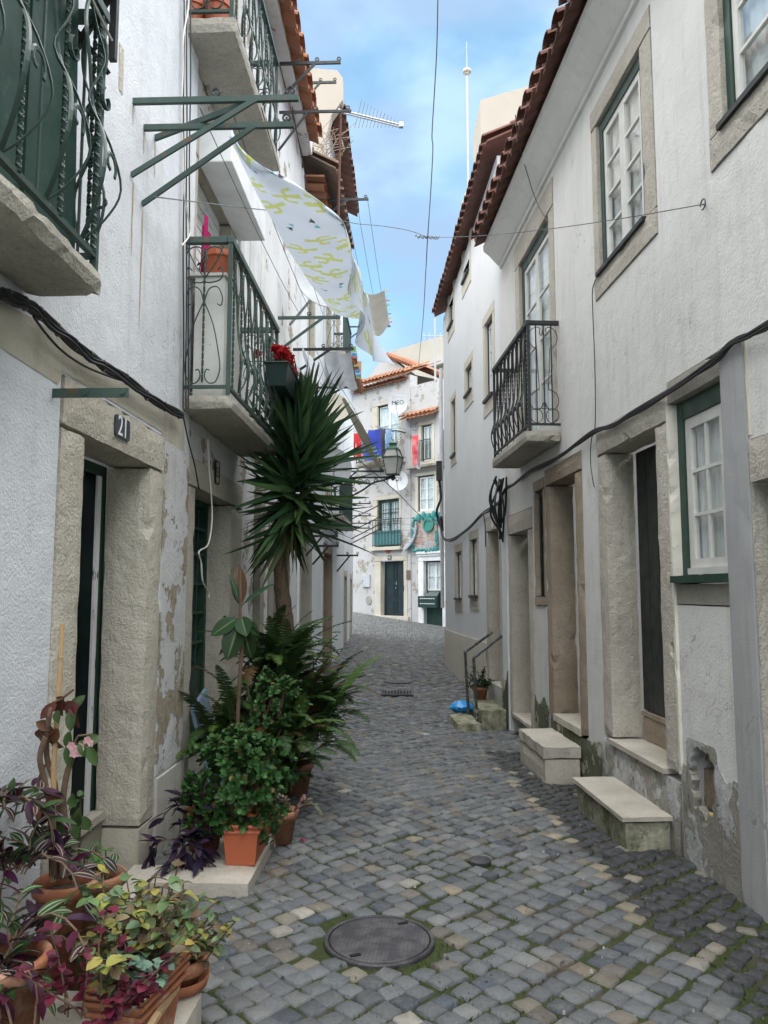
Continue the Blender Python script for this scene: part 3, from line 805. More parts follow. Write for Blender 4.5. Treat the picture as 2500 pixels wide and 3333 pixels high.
# threshold, riser, leaf
mb = MB(); mb.worn(F, door21[0]+.27, door21[1]-.262, .285, .335, -.5, -.185, .1, .002, .006); build('threshold', mb, M['oldmarble'], hA)
mb = MB(); mb.worn(F, door21[0]+.268, door21[1]-.258, -.2, .283, -.4, -.20, .12, .004, .01)
for a_, b_ in ((door21[0]+.003, door21[0]+.262), (door21[1]-.253, door21[1]-.003)): mb.worn(F, a_, b_, -.2, .232, -.3, .014, .1, .004, .014); build('plinth', mb, M['tanrender'], hA)
mb = MB(); mb.worn(F, 4.78, A1+.01, -.2, .45, -.02, .028, .12, .003, .01); build('pilaster_base', mb, M['plinthL'], hA)
mb = MB(); mb.worn(F, 4.782, A1+.005, .455, 2.55, -.02, .012, .12, .003, .008); build('render_patch', mb, M['peelstrip'], hA)['label'] = 'peeling grey and white plaster strip between two doors'
backing(hA, F, (3.4, 4.9, .1, 2.5), -.95)
mb = MB(); mb.fbox(F, 4.50, 4.56, .34, 2.335, -.34, -.27); mb.fbox(F, 3.6, 4.53, 2.27, 2.335, -.34, -.27); build('door_frame', mb, M['green'], hA)
d_ = MB(); d_.fbox(F, 4.385, 4.495, .34, 2.265, -.90, -.262); dr = build('door', d_, M['door'], hA); dr['label'] = 'black green door leaf folded open inwards'
mb = MB(); mb.fbox(F, 4.375, 4.43, .34, 2.26, -.258, -.245); build('edge_strip', mb, paint('flaking_white_edge', (.62,.63,.64), (.02,.05,.045), .6, stretch=(3,3,1), scale=5), dr)
mb = MB(); mb.fbox(F, 3.60, 3.62, .34, 2.265, -.9, -.3); mb.fbox(F, 3.62, 4.35, .34, .55, -.93, -.9); build('door', mb, M['door'], hA)
# first floor balcony
b0 = F.px(342, 977); s_, h_ = F.px(92, 980)
dB = F.dat(s_, h_, 342); hB1 = F.px(350, 890, dB)[1]
rB = F.px(388, 98, dB)[1]
bA = balcony(hA, F, 1.0, s_, h_, hB1, dB, rB, 'irong', bars=4, belly=.0, ends=(False, False), label='weathered stone balcony with a bellied green iron railing', style='plain', chip=.02)
# ornate belly ironwork in front of the plain bars
mb = MB(); r0, r1 = hB1+.06, rB
for k in range(6):
    s = 1.35+k*.30
    for sg in (-1, 1):
        P = [(0,.0,0),(.05*sg,.10,.07),(.085*sg,.24,.12),(.03*sg,.40,.09),(-.02*sg,.55,.02),(.05*sg,.70,.03),(.09*sg,.80,.03),(.05*sg,.90,.01),(0,1,0)]
        mb.tube(smooth_path([F.W(s+a, r0+b*(r1-r0), dB-.04+c) for a, b, c in P], 4), .009, 5, flat=.5)
    c = F.W(s, r0+.30*(r1-r0), dB+.07)
    mb.tube(arc(c, F.u, V((0,0,1)), .055, -40, 260, 10, .025), .010, 5, flat=.5)
    mb.tube(arc(F.W(s+.1, r0+.62*(r1-r0), dB+.0), F.u, V((0,0,1)), .05, 120, 420, 10, .02), .010, 5, flat=.5)
    mb.twist(F.W(s+.1, r0, dB-.03), F.W(s+.1, r1, dB-.03), .02, 12)
for k in (0, 1):
    dd = dB-.07-k*.14
    P = [(0,.0),(.05,.12),(.06,.26),(.0,.42),(-.02,.58),(.04,.74),(.05,.88),(0,1)]
    for sg in (-1, 1): mb.tube(smooth_path([F.W(s_-.03, r0+b*(r1-r0), dd+a*sg) for a, b in P], 4), .011, 5, flat=.5)
    mb.twist(F.W(s_-.03, r0, dd), F.W(s_-.03, r1, dd), .02, 10)
    mb.tube(arc(F.W(s_-.03, r0+.22*(r1-r0), dd+.05), F.n, V((0,0,1)), .04, 90, 400, 10, .02), .010, 5, flat=.5)
    mb.tube(arc(F.W(s_-.03, r0+.6*(r1-r0), dd), F.n, V((0,0,1)), .05, -60, 240, 10, .02), .010, 5, flat=.5)
build('ironwork', mb, M['irong'], bA)
mb = MB(); sg0 = F.px(255, 400, dB-.12)[0]
hb, ht = hB1+.05, rB+.9
mb.poly([F.W(1.0, hb, dB-.12), F.W(sg0+.02, hb, dB-.12), F.W(sg0-.05, ht, dB-.14), F.W(1.0, ht, dB-.14)])
mb.poly([F.W(1.0, ht, dB-.15), F.W(sg0-.05, ht, dB-.15), F.W(sg0+.02, hb, dB-.13), F.W(1.0, hb, dB-.13)])
for k in range(7): mb.fbox(F, 1.1+k*.24, 1.115+k*.24, hb, ht-.1, dB-.122, dB-.11)
build('green_screen', mb, M['greensheet'], bA)
o = surround(hA, F, (1.2, 2.2, 2.9, 5.0), .15, .15, .15, .2, M['stone'], step=.15, name='window_surround'); plank_door(hA, F, o, -.18, M['green'], knob=False)
mb = MB(); hq = rB+.22; sq = F.px(385, 100, .30)[0]
mb.worn(F, 1.0, sq, hq, hq+.09, .003, dB+.04, .09, .005, .01); build('ledge', mb, M['tileOld'], hA)['label'] = 'brown tiled ledge over the green balcony'
mb = MB(); mb.fbox(F, sq-.03, sq, hq-.34, hq, dB-.05, dB-.02); mb.bar(F.W(sq-.02, hq-.5, .0), F.W(sq-.02, hq-.03, dB-.05), .025); mb.bar(F.W(sq-.02, hq-.03, .0), F.W(sq-.02, hq-.4, dB-.05), .02); build('ledge_brace', mb, M['ironb'], hA)
mb = MB(); c = F.W(sq-.35, hq+.09, dB-.02); mb.lathe(c, [(.10,0),(.125,.2),(.145,.2),(.145,.26),(.12,.26),(.11,.22)], 20, cap1=True)
tag(build('flower_pot', mb, M['terracottaold']), 'dark red flower pot on the tiled ledge above the green balcony', 'flower pot')
roof(hA, F, A0, A1, 8.1, .35, 4.5, 'tileO'); shell(hA, F, A0, A1, -.3, 8.2)
mb = MB(); mb.poly([F.W(*F.px(x, y), .003) for x, y in [(-260,880),(0,985),(95,1030),(200,1100),(350,1200),(480,1275),(598,1352),(602,1600),(524,1405),(370,1310),(204,1212),(188,1252),(100,1195),(0,1132),(-260,1010)]])
build('render_patch', mb, M['tanrender'], hA)['label'] = 'bare tan render band under the cable bundle'
# rust and lime runs under the brackets are in the stucco: a long scar
mb = MB(); p0 = F.px(395, 150); mb.grid(lambda u, v: F.W(p0[0]-.035+.07*u*(1-.2*v)+.02*v, p0[1]-.26*v, .0025+.001*math.sin(u*3.14)), 3, 6); build('plaster_scar', mb, M['stone'], hA)
rust = paint('rust_run', (.60,.56,.50), (.42,.31,.20), .5, rough=.9, stretch=(8,8,.6), scale=4)
mb = MB()
for (x, y, ln) in ((434, 595, .45), (464, 690, .75), (434, 345, .12), (469, 430, .14), (505, 470, .22)):
    p = F.px(x, y); 
    q = [(0,0,.010),(.003,-.2*ln,.013),(-.002,-.5*ln,.009),(.003,-.8*ln,.007),(0,-ln,.001)]
    L_ = [mb.vert(F.W(p[0]+a-w, p[1]+h, .002)) for a, h, w in q]; R_ = [mb.vert(F.W(p[0]+a+w, p[1]+h, .002)) for a, h, w in q]
    for k in range(4): mb.face((L_[k], R_[k], R_[k+1], L_[k+1]))
build('rust_stain', mb, rust, hA)
# number plate 21
s0, s1, h0, h1 = rect(F, (371.6, 1345), (416.6, 1440), .02)
pc = F.W((s0+s1)/2, (h0+h1)/2, .022)
mb = MB(); w2, h2 = (s1-s0)/2*1.0, (h1-h0)/2
pts = []
for cx, cy, a0 in ((w2-.02, h2-.02, 0), (-w2+.02, h2-.02, 90), (-w2+.02, -h2+.02, 180), (w2-.02, -h2+.02, 270)):
    pts += [(cx+.02*math.cos(math.radians(a0+k*30)), cy+.02*math.sin(math.radians(a0+k*30))) for k in range(4)]
f_ = [mb.vert(pc+F.u*a+V((0,0,b))+F.n*.008) for a, b in pts]; g_ = [mb.vert(pc+F.u*a+V((0,0,b))) for a, b in pts]
mb.face(f_); mb.face(g_[::-1])
for k in range(len(pts)): mb.face((f_[k], g_[k], g_[(k+1) % len(pts)], f_[(k+1) % len(pts)]))
pl = build('number_plate', mb, M['navy']); tag(pl, 'dark enamel house number plate reading 21 in white', 'number plate')
mb = MB(); text_mesh(mb, '21', lambda u, v, w: pc+F.u*u*.92+V((0,0,v))+F.n*(.0085+w), .155, .001); build('numerals', mb, M['signwhite'], pl)
# cables across the house
CB = [(0,190),(90,228),(165,262),(240,312),(330,395),(415,472),(500,540),(570,592),(640,640),(760,708),(860,790),(960,856),(1030,893),(1095,930)]
P = [F.W(*F.px(x*.5425, 850+y*.5425, .05), .05) for x, y in CB]
bundle('cable_bundle', P, 9, .0075, .016, 'thick black cable bundle sagging under the left balconies above door 21')
P = [F.W(*F.px(x*.5425, 850+y*.5425, .09), .05) for x, y in [(260,330),(330,430),(430,540),(560,630),(700,690),(790,720)]]
cable('loose_cable', P, .006, 'loose black cable drooping below the bundle above door 21')
for k, (xa, xb) in enumerate(((599, 597), (609, 606), (622, 612))):
    P = [F.W(*F.px(xa+(xb-xa)*t+1.2*math.sin(t*17+k*2), -60+1390*t, .03+.012*k), .03+.012*k) for t in [i/14 for i in range(15)]]
    cable('riser_cable', P, .0055, 'black vertical cable at the corner of the stucco house, %s of three' % ('leftmost', 'middle', 'rightmost')[k], group='vertical cables at the house corner', k=2)
P = [F.W(*F.px(x*.5425, y*.5425, .06), .06) for x, y in [(1135,-40),(1128,60),(1100,230),(1098,420),(1090,650),(1098,900),(1105,1150),(1125,1280),(1140,1400),(1090,1475)]]
cable('white_cable', P, .006, 'white cable wandering down the corner beside the black riser cables', mat='whitecable')
P = [F.W(*F.px(x*.5425, y*.5425, .05), .05) for x, y in [(1105,910+1560),(1150,1080+1560),(1190,1200+1560)]]
P = [F.W(*F.px(x*.5425, 850+y*.5425, .05), .05) for x, y in [(1100,930),(1130,1080),(1165,1210),(1195,1370)]]
cable('drop_cable', P, .005, 'thin black cable dropping from the bundle to the second door frame')
P = [F.W(*F.px(x, y, .06), .06) for x, y in [(676,1430),(682,1540),(690,1650),(688,1720),(676,1775),(648,1795),(655,1830),(660,1890),(678,1925),(680,1945)]]
cable('white_flex', P, .006, 'off white flex hanging loosely beside the barred door', mat='whitecable')
# clothesline on the green balcony
P = [F.W(s_-1.1, rB+.28, dB+.05), F.W(s_-.8, rB-.05, dB+.06), F.W(s_-.5, rB-.17, dB+.06), F.W(s_-.2, rB-.17, dB+.04), F.W(s_-.03, rB-.1, dB)]
cable('washing_rope', P, .006, 'pale rope drooping across the green balcony', 'rope', 'whitecable')
# brackets
for i, (wx, wy, ox, bx, by, rx) in enumerate(((434, 331, 972, 434, 583, 835), (469, 416.6, 957, 464, 670, 830))):
    s, h = F.px(wx, wy); L_ = F.dat(s, h, ox); dr_ = h-F.px(bx, by)[1]; re = F.dat(s, h, rx)
    bracket(F, s, h, L_, dr_, re, label=('faded green iron clothesline bracket highest on the stucco wall', 'faded green iron clothesline bracket just below the highest one')[i], w=.034, side=.02)
s, h = F.px(505, 450); s2, h2 = F.px(434, 331)
mb = MB(); mb.bar(F.W(s, h, 0), F.W(4.1, 4.35, .62), .02, .035); tag(build('iron_strut', mb, M['irongl']), 'slanting green iron strut behind the two clothesline brackets', 'bracket')
s, h = F.px(172, 1280); L_ = F.dat(s, h, 418); mb = MB(); mb.fbox(F, s-.006, s+.006, h-.02, h+.02, 0, L_)
for k in (.45, .93): mb.tube([F.W(s-.008, h, L_*k), F.W(s-.014, h, L_*k)], .012, 8)
tag(build('iron_bar', mb, M['irongl']), 'short rusty green iron bar sticking out above door 21', 'bracket')
# kerb slab under door 21
mb = MB(); mb.worn(F, 1.6, 4.47, -.05, .06, .003, .175, .09, .004, .012)
tag(build('door_slab', mb, M['marble']), 'pale worn stone slab along the wall below door 21', 'stone slab')
# ------------------------------------------------------------------ LEFT: house with the flower box balcony
hB = thing('townhouse', 'shabby white house with three iron balconies and a barred door behind the tall plants', 'house', F.W(8, 0))
B0, B1 = A1+.002, 11.0
door23 = (5.42, 7.30, -.2, 2.58)
WR = -.05
bdoor = (5.40, 6.75, 3.05, 5.05); bdoor3 = (5.40, 6.75, 5.7, 7.6)
wn = (8.35, 9.05, 3.55, 4.55)
d2 = (8.72, 10.25, -.2, 2.6)
mb = MB(); mb.facade(F, B0, B1, -.3, 8.4, [door23, bdoor, bdoor3, wn, d2], .4, WR); build('wall', mb, M['wallB'], hB)
class Off(Frame):
    def __init__(s, fr, dd): s.o = fr.o+fr.n*dd; s.u = fr.u; s.n = fr.n
FB = Off(F, WR)
o = surround(hB, FB, (door23[0], door23[1], -.1, 2.58), .26, .46, .22, .22, M['stone'], step=.1, j=.004, r=.014)
backing(hB, FB, door23, -.38)
s0, s1, h0, h1 = o
mb = MB(); mb.fbox(FB, s0, s0+.05, .2, h1, -.30, -.2); mb.fbox(FB, s1-.05, s1, .2, h1, -.3, -.2); mb.fbox(FB, s0+.052, s1-.052, h1-.05, h1, -.3, -.2)
mb.fbox(FB, s0+.052, s1-.052, .2, .95, -.27, -.22)
for k in range(1, 6): mb.fbox(FB, s0+.05+(s1-s0-.1)*k/6-.01, s0+.05+(s1-s0-.1)*k/6+.01, .96, h1-.052, -.245, -.225)
for y in (1.15, 1.4, 1.65, 1.9, 2.12): mb.fbox(FB, s0+.052, s1-.052, y-.012, y+.012, -.223, -.208)
gd = build('door', mb, M['green'], hB); gd['label'] = 'green barred door with dirty panes'
mb = MB(); mb.fbox(FB, s0+.06, s1-.06, .97, h1-.06, -.27, -.262); build('pane', mb, paint('grimy_glass', (.10,.14,.15), (.30,.33,.34), .58, rough=.15, scale=9, stretch=(1,1,.6)), gd)
mb = MB(); mb.worn(FB, s0, s1, -.1, .195, -.35, -.02, .12, .004, .01); build('threshold', mb, M['plinthL'], hB)
# tile number on the lintel
pa = F.px(704, 1540, WR+.02); sgn = MB(); sgn.fbox(FB, pa[0]-.055, pa[0]+.055, pa[1]-.08, pa[1]+.09, .021, .03)
pl = build('number_tile', sgn, paint('old_tile', (.50,.44,.34), (.2,.16,.12), .6)); tag(pl, 'small framed cream number tile on the lintel over the barred door', 'number plate')
sgn = MB(); pc2 = FB.W(pa[0], pa[1]+.005, .031); text_mesh(sgn, '23', lambda u, v, w: pc2+F.u*u+V((0,0,v))+F.n*w, .12, .001); build('numerals', sgn, M['ink'], pl)
sgn = MB()
for a, b, c, d in ((-.06,.06,.09,.1),(-.06,.06,-.09,-.08),(-.06,-.052,-.08,.09),(.052,.06,-.08,.09)): sgn.fbox(FB, pa[0]+a, pa[0]+b, pa[1]+c, pa[1]+d, .02, .036)
build('frame', sgn, M['door'], pl)
# middle balcony
s_, h_ = F.px(592, 1334); d1 = F.dat(s_, h_, 756); hT = F.px(756, 1279, d1)[1]; sE = F.px(914.7, 1470, d1)[0]; rT = F.px(763, 772, d1)[1]
sE2 = F.px(914.7, 1073.7, d1)[0]
sE = (sE+sE2)/2
BAL2 = (s_, sE, h_, hT, d1, rT)
bal2 = balcony(hB, F, s_, sE, h_, hT, d1, rT, 'irongl', bars=15, belly=.06, ends=(True, True), label='stone balcony with scrolled faded green ironwork and a flower box', wall=-.045, hand=.05, chip=.014)
# slab soffit haunch
surround(hB, FB, bdoor, .14, .14, .16, .16, M['stone'], step=.15, name='window_surround')
mb = MB(); sl = 26; hh = (bdoor[3]-.16-bdoor[2])/40
for k in range(40): mb.fbox(FB, bdoor[0]+.16, bdoor[1]-.16, bdoor[2]+k*hh+.004, bdoor[2]+(k+1)*hh, -.10, -.086-.006*(k % 2))
mb.fbox(FB, bdoor[0]+.141, bdoor[1]-.141, bdoor[2], bdoor[3]-.162, -.13, -.101)
sh = build('window', mb, M['whiteclean'], hB); sh['label'] = 'white roller shutter closed behind the middle balcony'
s2, h2 = F.px(664, 520); 
mb = MB(); sA, hA_ = F.px(662, 527); mb.fbox(F, sA, sA+1.35, hA_, hA_+.26, -.04, .22); build('shutter_box', mb, M['whiteclean'], hB, bevel=.008)
# white cabinet, pots
s0c = s_+.10
mb = MB(); a0 = F.px(735, 1100, 0)
dw0, dw1 = F.dat(s_+.1, 3.6, 633), F.dat(s_+.1, 3.6, 731); hc = F.px(700, 925, (dw0+dw1)/2)[1]
mb.fbox(F, s_+.10, s_+.62, hT+.004, hc, dw0, dw1); cab = build('balcony_cabinet', mb, M['white'], bevel=.006); tag(cab, 'tall white cabinet standing at the near end of the middle balcony', 'cabinet')
mb = MB(); mb.fbox(F, s_+.08, s_+.64, hc+.002, hc+.022, dw0-.05, dw1+.015); build('top', mb, M['white'], cab)
mb = MB(); c = F.W(s_+.27, hc+.022, (dw0+dw1)/2+.02); mb.lathe(c, [(.09,0),(.115,.17),(.125,.17),(.125,.215),(.105,.215),(.1,.19)], 24); tag(build('flower_pot', mb, M['plastic_orange']), 'orange pot with a trailing plant on the white balcony cabinet', 'flower pot'); POTB = c
mb = MB(); mb.grid(lambda u, v: F.W(s_+.30+.10*u, hT+.1+1.35*v*(1-.1*u), .02+.03*math.sin(u*9)+.02*v), 8, 6); tag(build('hanging_cloth', mb, cloth('magenta_cloth', (.42,.03,.13))), 'magenta cloth hanging at the wall end of the middle balcony', 'cloth')
# flower box on the railing
pn, pf = (840, 1140), (951, 1254)
sa = F.px(880, 1254, d1+.08)[0]
sb_, hb0 = F.px(868, 1252, d1+.02); hb1 = F.px(842, 1136, d1+.02)[1]
sb0 = sb_
q = F.px(951, 1200, d1+.24)[0]
mb = MB(); L_ = .62; W0, W1 = d1+.0, d1+.20
def trough(mb, fr, s0, s1, h0, h1, a, b, tp=.03, th=.012):
    O = [[fr.W(s, h, d) for s, d in ((s0+e, a+e), (s1-e, a+e), (s1-e, b-e), (s0+e, b-e))] for h, e in ((h0, tp), (h1, 0))]
    mb.poly(O[0][::-1])
    for k in range(4): mb.poly([O[0][k], O[0][(k+1) % 4], O[1][(k+1) % 4], O[1][k]])
    I_ = [[fr.W(s, h, d) for s, d in ((s0+e, a+e), (s1-e, a+e), (s1-e, b-e), (s0+e, b-e))] for h, e in ((h1, th), (h1-.05, th+.01))]
    for k in range(4):
        mb.poly([O[1][k], O[1][(k+1) % 4], I_[0][(k+1) % 4], I_[0][k]]); mb.poly([I_[0][k], I_[0][(k+1) % 4], I_[1][(k+1) % 4], I_[1][k]])
    mb.poly(I_[1])
    for k in range(4):                                   # rolled rim
        p, r_ = O[1][k], O[1][(k+1) % 4]; mb.tube([p, r_], .011, 6)
trough(mb, F, sb0, sb0+L_, hb0, hb1, W0, W1); fb = build('flower_box', mb, M['boxgreen']); tag(fb, 'dark green plastic flower box hooked on the middle balcony railing', 'flower box')
FBOX = (sb0, sb0+L_, hb1, W0, W1)
# upper balcony
s3, h3 = F.px(610, 108); d3 = F.dat(s3, h3, 768); t3 = F.px(768, 45, d3)[1]; e3 = F.px(912, 512, d3)[0]
BAL3 = (s3, e3, h3, t3, d3)
balcony(hB, F, s3, e3, h3, t3, d3, t3+.95, 'irong', bars=13, belly=.05, ends=(True, True), label='upper stone balcony with dark green ironwork', wall=-.045)
surround(hB, FB, bdoor3, .14, .14, .16, .16, M['stone'], step=.15, name='window_surround'); window(hB, FB, (bdoor3[0]+.14, bdoor3[1]-.14, bdoor3[2], bdoor3[3]-.16), -.1, rows=4)
for k, dd in enumerate((d3-.18, d3-.36)):
    mb = MB(); c = F.W(s3+.16, t3+.02, dd); mb.lathe(c, [(.075,0),(.095,.15),(.105,.15),(.105,.19),(.09,.19)], 20)
    tag(build('flower_pot', mb, M['plastic_orange']), ('orange pot at the outer corner of the upper balcony', 'orange pot nearer the wall on the upper balcony')[k], 'flower pot', 'orange pots on the upper balcony')
# plank strip between shutter and far window, awning window
mb = MB()
for k in range(9): mb.fbox(F, 6.95+k*.14, 7.083+k*.14, 2.95, 5.35, -.047, -.03+rnd.uniform(0, .006))
build('planking', mb, M['wood'], hB)['label'] = 'weathered white planks beside the shutter'
surround(hB, FB, wn, .08, .08, .08, .14, M['wood'], sill=.08, step=.2, name='window_surround'); backing(hB, FB, wn, -.2)
mb = MB(); a, b = wn[0]+.03, wn[1]-.02
mb.hexa([F.W(a, 4.50, -.02), F.W(b, 4.50, -.02), F.W(b, 3.98, .36), F.W(a, 3.98, .36), F.W(a, 4.53, .0), F.W(b, 4.53, .0), F.W(b, 4.0, .38), F.W(a, 4.0, .38)])
build('shutter_flap', mb, M['wood'], hB)['label'] = 'grey wooden flap propped open over a small dark window'
o = surround(hB, FB, (d2[0], d2[1], -.1, 2.6), .32, .32, .22, .25, M['stoneG'], step=.12); plank_door(hB, FB, o, -.22, M['door'])
mb = MB(); mb.worn(F, 7.9, 8.12, -.2, 2.7, -.047, .03, .15, .004, .01); build('pilaster', mb, M['stoneG'], hB)
mb = MB(); mb.worn(F, 5.335, B1, 8.12, 8.4, -.045, .12, .2, .003, .02); build('cornice', mb, M['wallB'], hB)
roof(hB, F, A1+.05, B1-.25, 8.2, .29, 4.5, 'tileO', pitch=.36, r=.15); shell(hB, F, B0, B1, -.3, 8.4)
# ------------------------------------------------------------------ RIGHT: near house
R = FR
hR = thing('townhouse', 'long pale grey house on the right with a black iron balcony and brown tiled eaves', 'house', R.W(6, 0))
R0, R1 = -3.0, 10.15
nd_ = (2.5, 3.93, -.3, 2.40); wl = (4.20, 4.92, 1.50, 2.98); d1_ = (4.93, 6.34, -.3, 2.94); d2_ = (6.76, 8.00, -.3, 2.86); nw = (8.02, 8.47, 1.42, 2.80); d3_ = (8.56, 9.80, -.3, 2.54)
w1 = (4.97, 6.27, 4.05, 5.76); w2 = (2.75, 4.21, 4.05, 5.76); bd = (7.46, 9.19, 3.30, 5.86)
hole = rect(R, (2330, 2440), (2245, 2640))
mb = MB(); mb.facade(R, R0, R1, -.4, 6.5, [nd_, wl, d1_, d2_, nw, d3_, w1, w2, bd, hole], .45); build('wall', mb, M['wallR'], hR)
# near door at the picture's edge
o = surround(hR, R, nd_, .2, .012, .24, .36, M['stoneR'], step=.08); plank_door(hR, R, o, -.34, M['door'])
# grey cement pilaster
mb = MB(); mb.worn(R, 3.935, 4.195, -.3, 2.98, -.02, .022, .15, .003, .008); build('pilaster', mb, M['greyband'], hR)
mb = MB(); mb.worn(R, 3.915, 3.933, 2.42, 2.99, -.02, .012, .1, .003, .004); build('trim_strip', mb, M['creamtrim'], hR)
# lower window with green frame
mb = MB(); mb.worn(R, 4.20, 4.918, 2.822, 2.976, -.2, .014, .09, .003, .01); build('lintel', mb, M['stoneG'], hR)
mb = MB(); mb.worn(R, 4.20, 4.918, 1.504, 1.635, -.2, .008, .1, .003, .008); build('apron', mb, M['stoneG'], hR)
mb = MB(); mb.worn(R, 4.890, 4.926, .42, 2.818, -.16, .024, .06, .004, .008); build('trim_strip', mb, paint('flaking_limewash', (.80,.76,.67), (.6,.55,.46), .6), hR)
w_ = window(hR, R, (4.20, 4.89, 1.690, 2.818), -.055, frame='green', sash='white', rows=3, fw=.085, sw=.07, leaves=1, cols=2, frametop=.12, label='white flaking six pane sash in a green frame')
mb = MB(); mb.worn(R, 4.19, 4.90, 1.638, 1.688, -.2, .045, .1, .002, .005); build('sill', mb, M['green'], w_)
mb = MB(); mb.worn(R, 4.285, 4.80, 1.69, 1.735, -.054, -.03, .06, .002, .004); build('rail', mb, M['white'], w_)
# door one with marble threshold
o = surround(hR, R, (d1_[0], d1_[1], .42, d1_[3]), .21, .21, .22, .24, M['stoneR'], step=.07, j=.006, r=.018)
mb = MB(); mb.worn(R, o[0]-.01, o[1]+.06, .375, .415, -.26, .035, .1, .0015, .004); build('threshold', mb, M['marble'], hR)
mb = MB(); mb.worn(R, o[0]+.002, o[1]-.002, .416, .60, -.42, -.235, .1, .003, .006); mb.worn(R, o[0]+.003, o[1]-.003, .602, .64, -.42, -.225, .1, .002, .005); build('inner_step', mb, M['stoneBrown'], hR)
plank_door(hR, R, (o[0], o[1], .645, o[3]), -.25, M['door'], 5, label='black green planked door above a marble threshold', rail=False)
mb = MB(); mb.worn(R, d1_[0]+.003, d1_[1]-.003, -.3, .373, -.3, .012, .09, .005, .015); build('riser', mb, M['plinth'], hR)
# step blocks in the street
def step_block(s0, s1, h, d, cap, label, mat, capmat, over=.025, edge=.004):
    t = thing('door_step', label, 'door step', R.W((s0+s1)/2, -.08, d/2))
    m = MB(); m.worn(R, s0, s1, -.2, h-cap-.001, .02, d, .09, .007, .02); build('base', m, mat, t)
    m = MB(); m.worn(R, s0-over, s1+over, h-cap, h, .017, d+over, .09, edge, .006); build('slab', m, capmat, t)
a, hA1 = R.px(2200, 2657); b, _h = R.px(2005, 2524); dS = R.dat(a, hA1, 2036)
STEP1 = (a, b, hA1, dS)
step_block(a+.02, b-.03, (hA1+_h)/2, dS, .035, 'door step with a clean pale marble top and mossy sides below the marble threshold', M['mossblock'], M['marble'])
# door two
o = surround(hR, R, (d2_[0], d2_[1], .30, d2_[3]), .20, .20, .18, .25, M['stoneBrown'], step=.08, j=.006, r=.018)
plank_door(hR, R, (o[0], o[1], .55, o[3]), -.27, M['door'])
mb = MB(); mb.worn(R, o[0]-.02, o[1]+.02, .28, .36, -.3, .03, .08, .005, .015); mb.worn(R, o[0]+.004, o[1]-.004, .362, .545, -.45, -.255, .1, .003, .006); build('threshold', mb, M['stone'], hR)
mb = MB(); mb.worn(R, d2_[0]+.003, d2_[1]-.003, -.3, .278, -.3, .01, .09, .006, .015); build('riser', mb, M['moss_wall'], hR)
a2, h2_ = R.px(1912, 2500); b2, _h2 = R.px(1805, 2415); 
p_ = R.px(1895, 2495)
step_block(6.92, 7.86, .20, .36, .10, 'rough stone door step with a broken patched top, second from the near end', M['stone'], M['stoneR'], over=.004, edge=.012)
# narrow window, door three
o = surround(hR, R, nw, .06, .07, .12, .1, M['stoneBrown'], sill=.1, name='window_surround'); window(hR, R, o, -.05, 'door', 'door', rows=2, leaves=1, curtain=False, fw=.06)
o = surround(hR, R, (d3_[0], d3_[1], .0, d3_[3]), .20, .16, .25, .25, M['stone'], step=.1, j=.005, r=.015); plank_door(hR, R, (o[0], o[1], .1, o[3]), -.28, M['door'])
mb = MB(); mb.worn(R, o[0]-.02, o[1]+.02, .03, .075, -.3, .03, .1, .003, .008); build('threshold', mb, M['marble'], hR)
mb = MB(); mb.worn(R, 9.83, 10.14, -.3, 3.2, -.02, .03, .2, .003, .008); build('pilaster', mb, M['wallR2'], hR)
def ragged(house, fr, s0, s1, h0, h1, amp, mat, d=.004, name='broken_render', seed=0, nu=40, hole=None, th=.010):
    m = MB(); I = {}
    for i in range(nu+1):
        u = i/nu; top = h1+amp*mnoise.fractal(V((u*(s1-s0)*5+seed, seed*1.7, .3)), .8, 2, 5)
        for j in range(9):
            v = j/8; s = s0+(s1-s0)*u
            I[i,j] = m.vert(fr.W(s, h0+(top-h0)*v, d+th*(1 if v < 1 else .1)+.004*mnoise.noise(V((s*9, v*5+seed, 0)))))
        I[i,9] = m.vert(fr.W(s, top+.001, d-.004))
    for i in range(nu):
        for j in range(9):
            if hole:
                c = [sum(m.v[I[i+a,j+b]][k] for a in (0,1) for b in (0,1))/4 for k in range(3)]
                q = V(c)-fr.o; sc, hc = q.dot(fr.u), c[2]
                if hole[0]-.0 < sc < hole[1]+.0 and hole[2] < hc < hole[3]: continue
            m.face((I[i,j], I[i+1,j], I[i+1,j+1], I[i,j+1]))
    return build(name, m, mat, house)
ragged(hR, R, 4.20, 4.89, -.3, .52, .10, M['plinth'], seed=3, hole=hole)
ragged(hR, R, 4.92, 6.76, -.3, .26, .10, M['plinth'], d=.012, seed=5)
ragged(hR, R, 6.36, 6.75, -.3, .30, .08, M['moss_wall'], d=.020, seed=9)
ragged(hR, R, 8.02, 8.55, -.3, .42, .09, M['moss_wall'], d=.010, seed=11)
ragged(hR, R, 9.80, 10.14, -.4, .42, .18, M['moss_wall'], d=.033, seed=14)
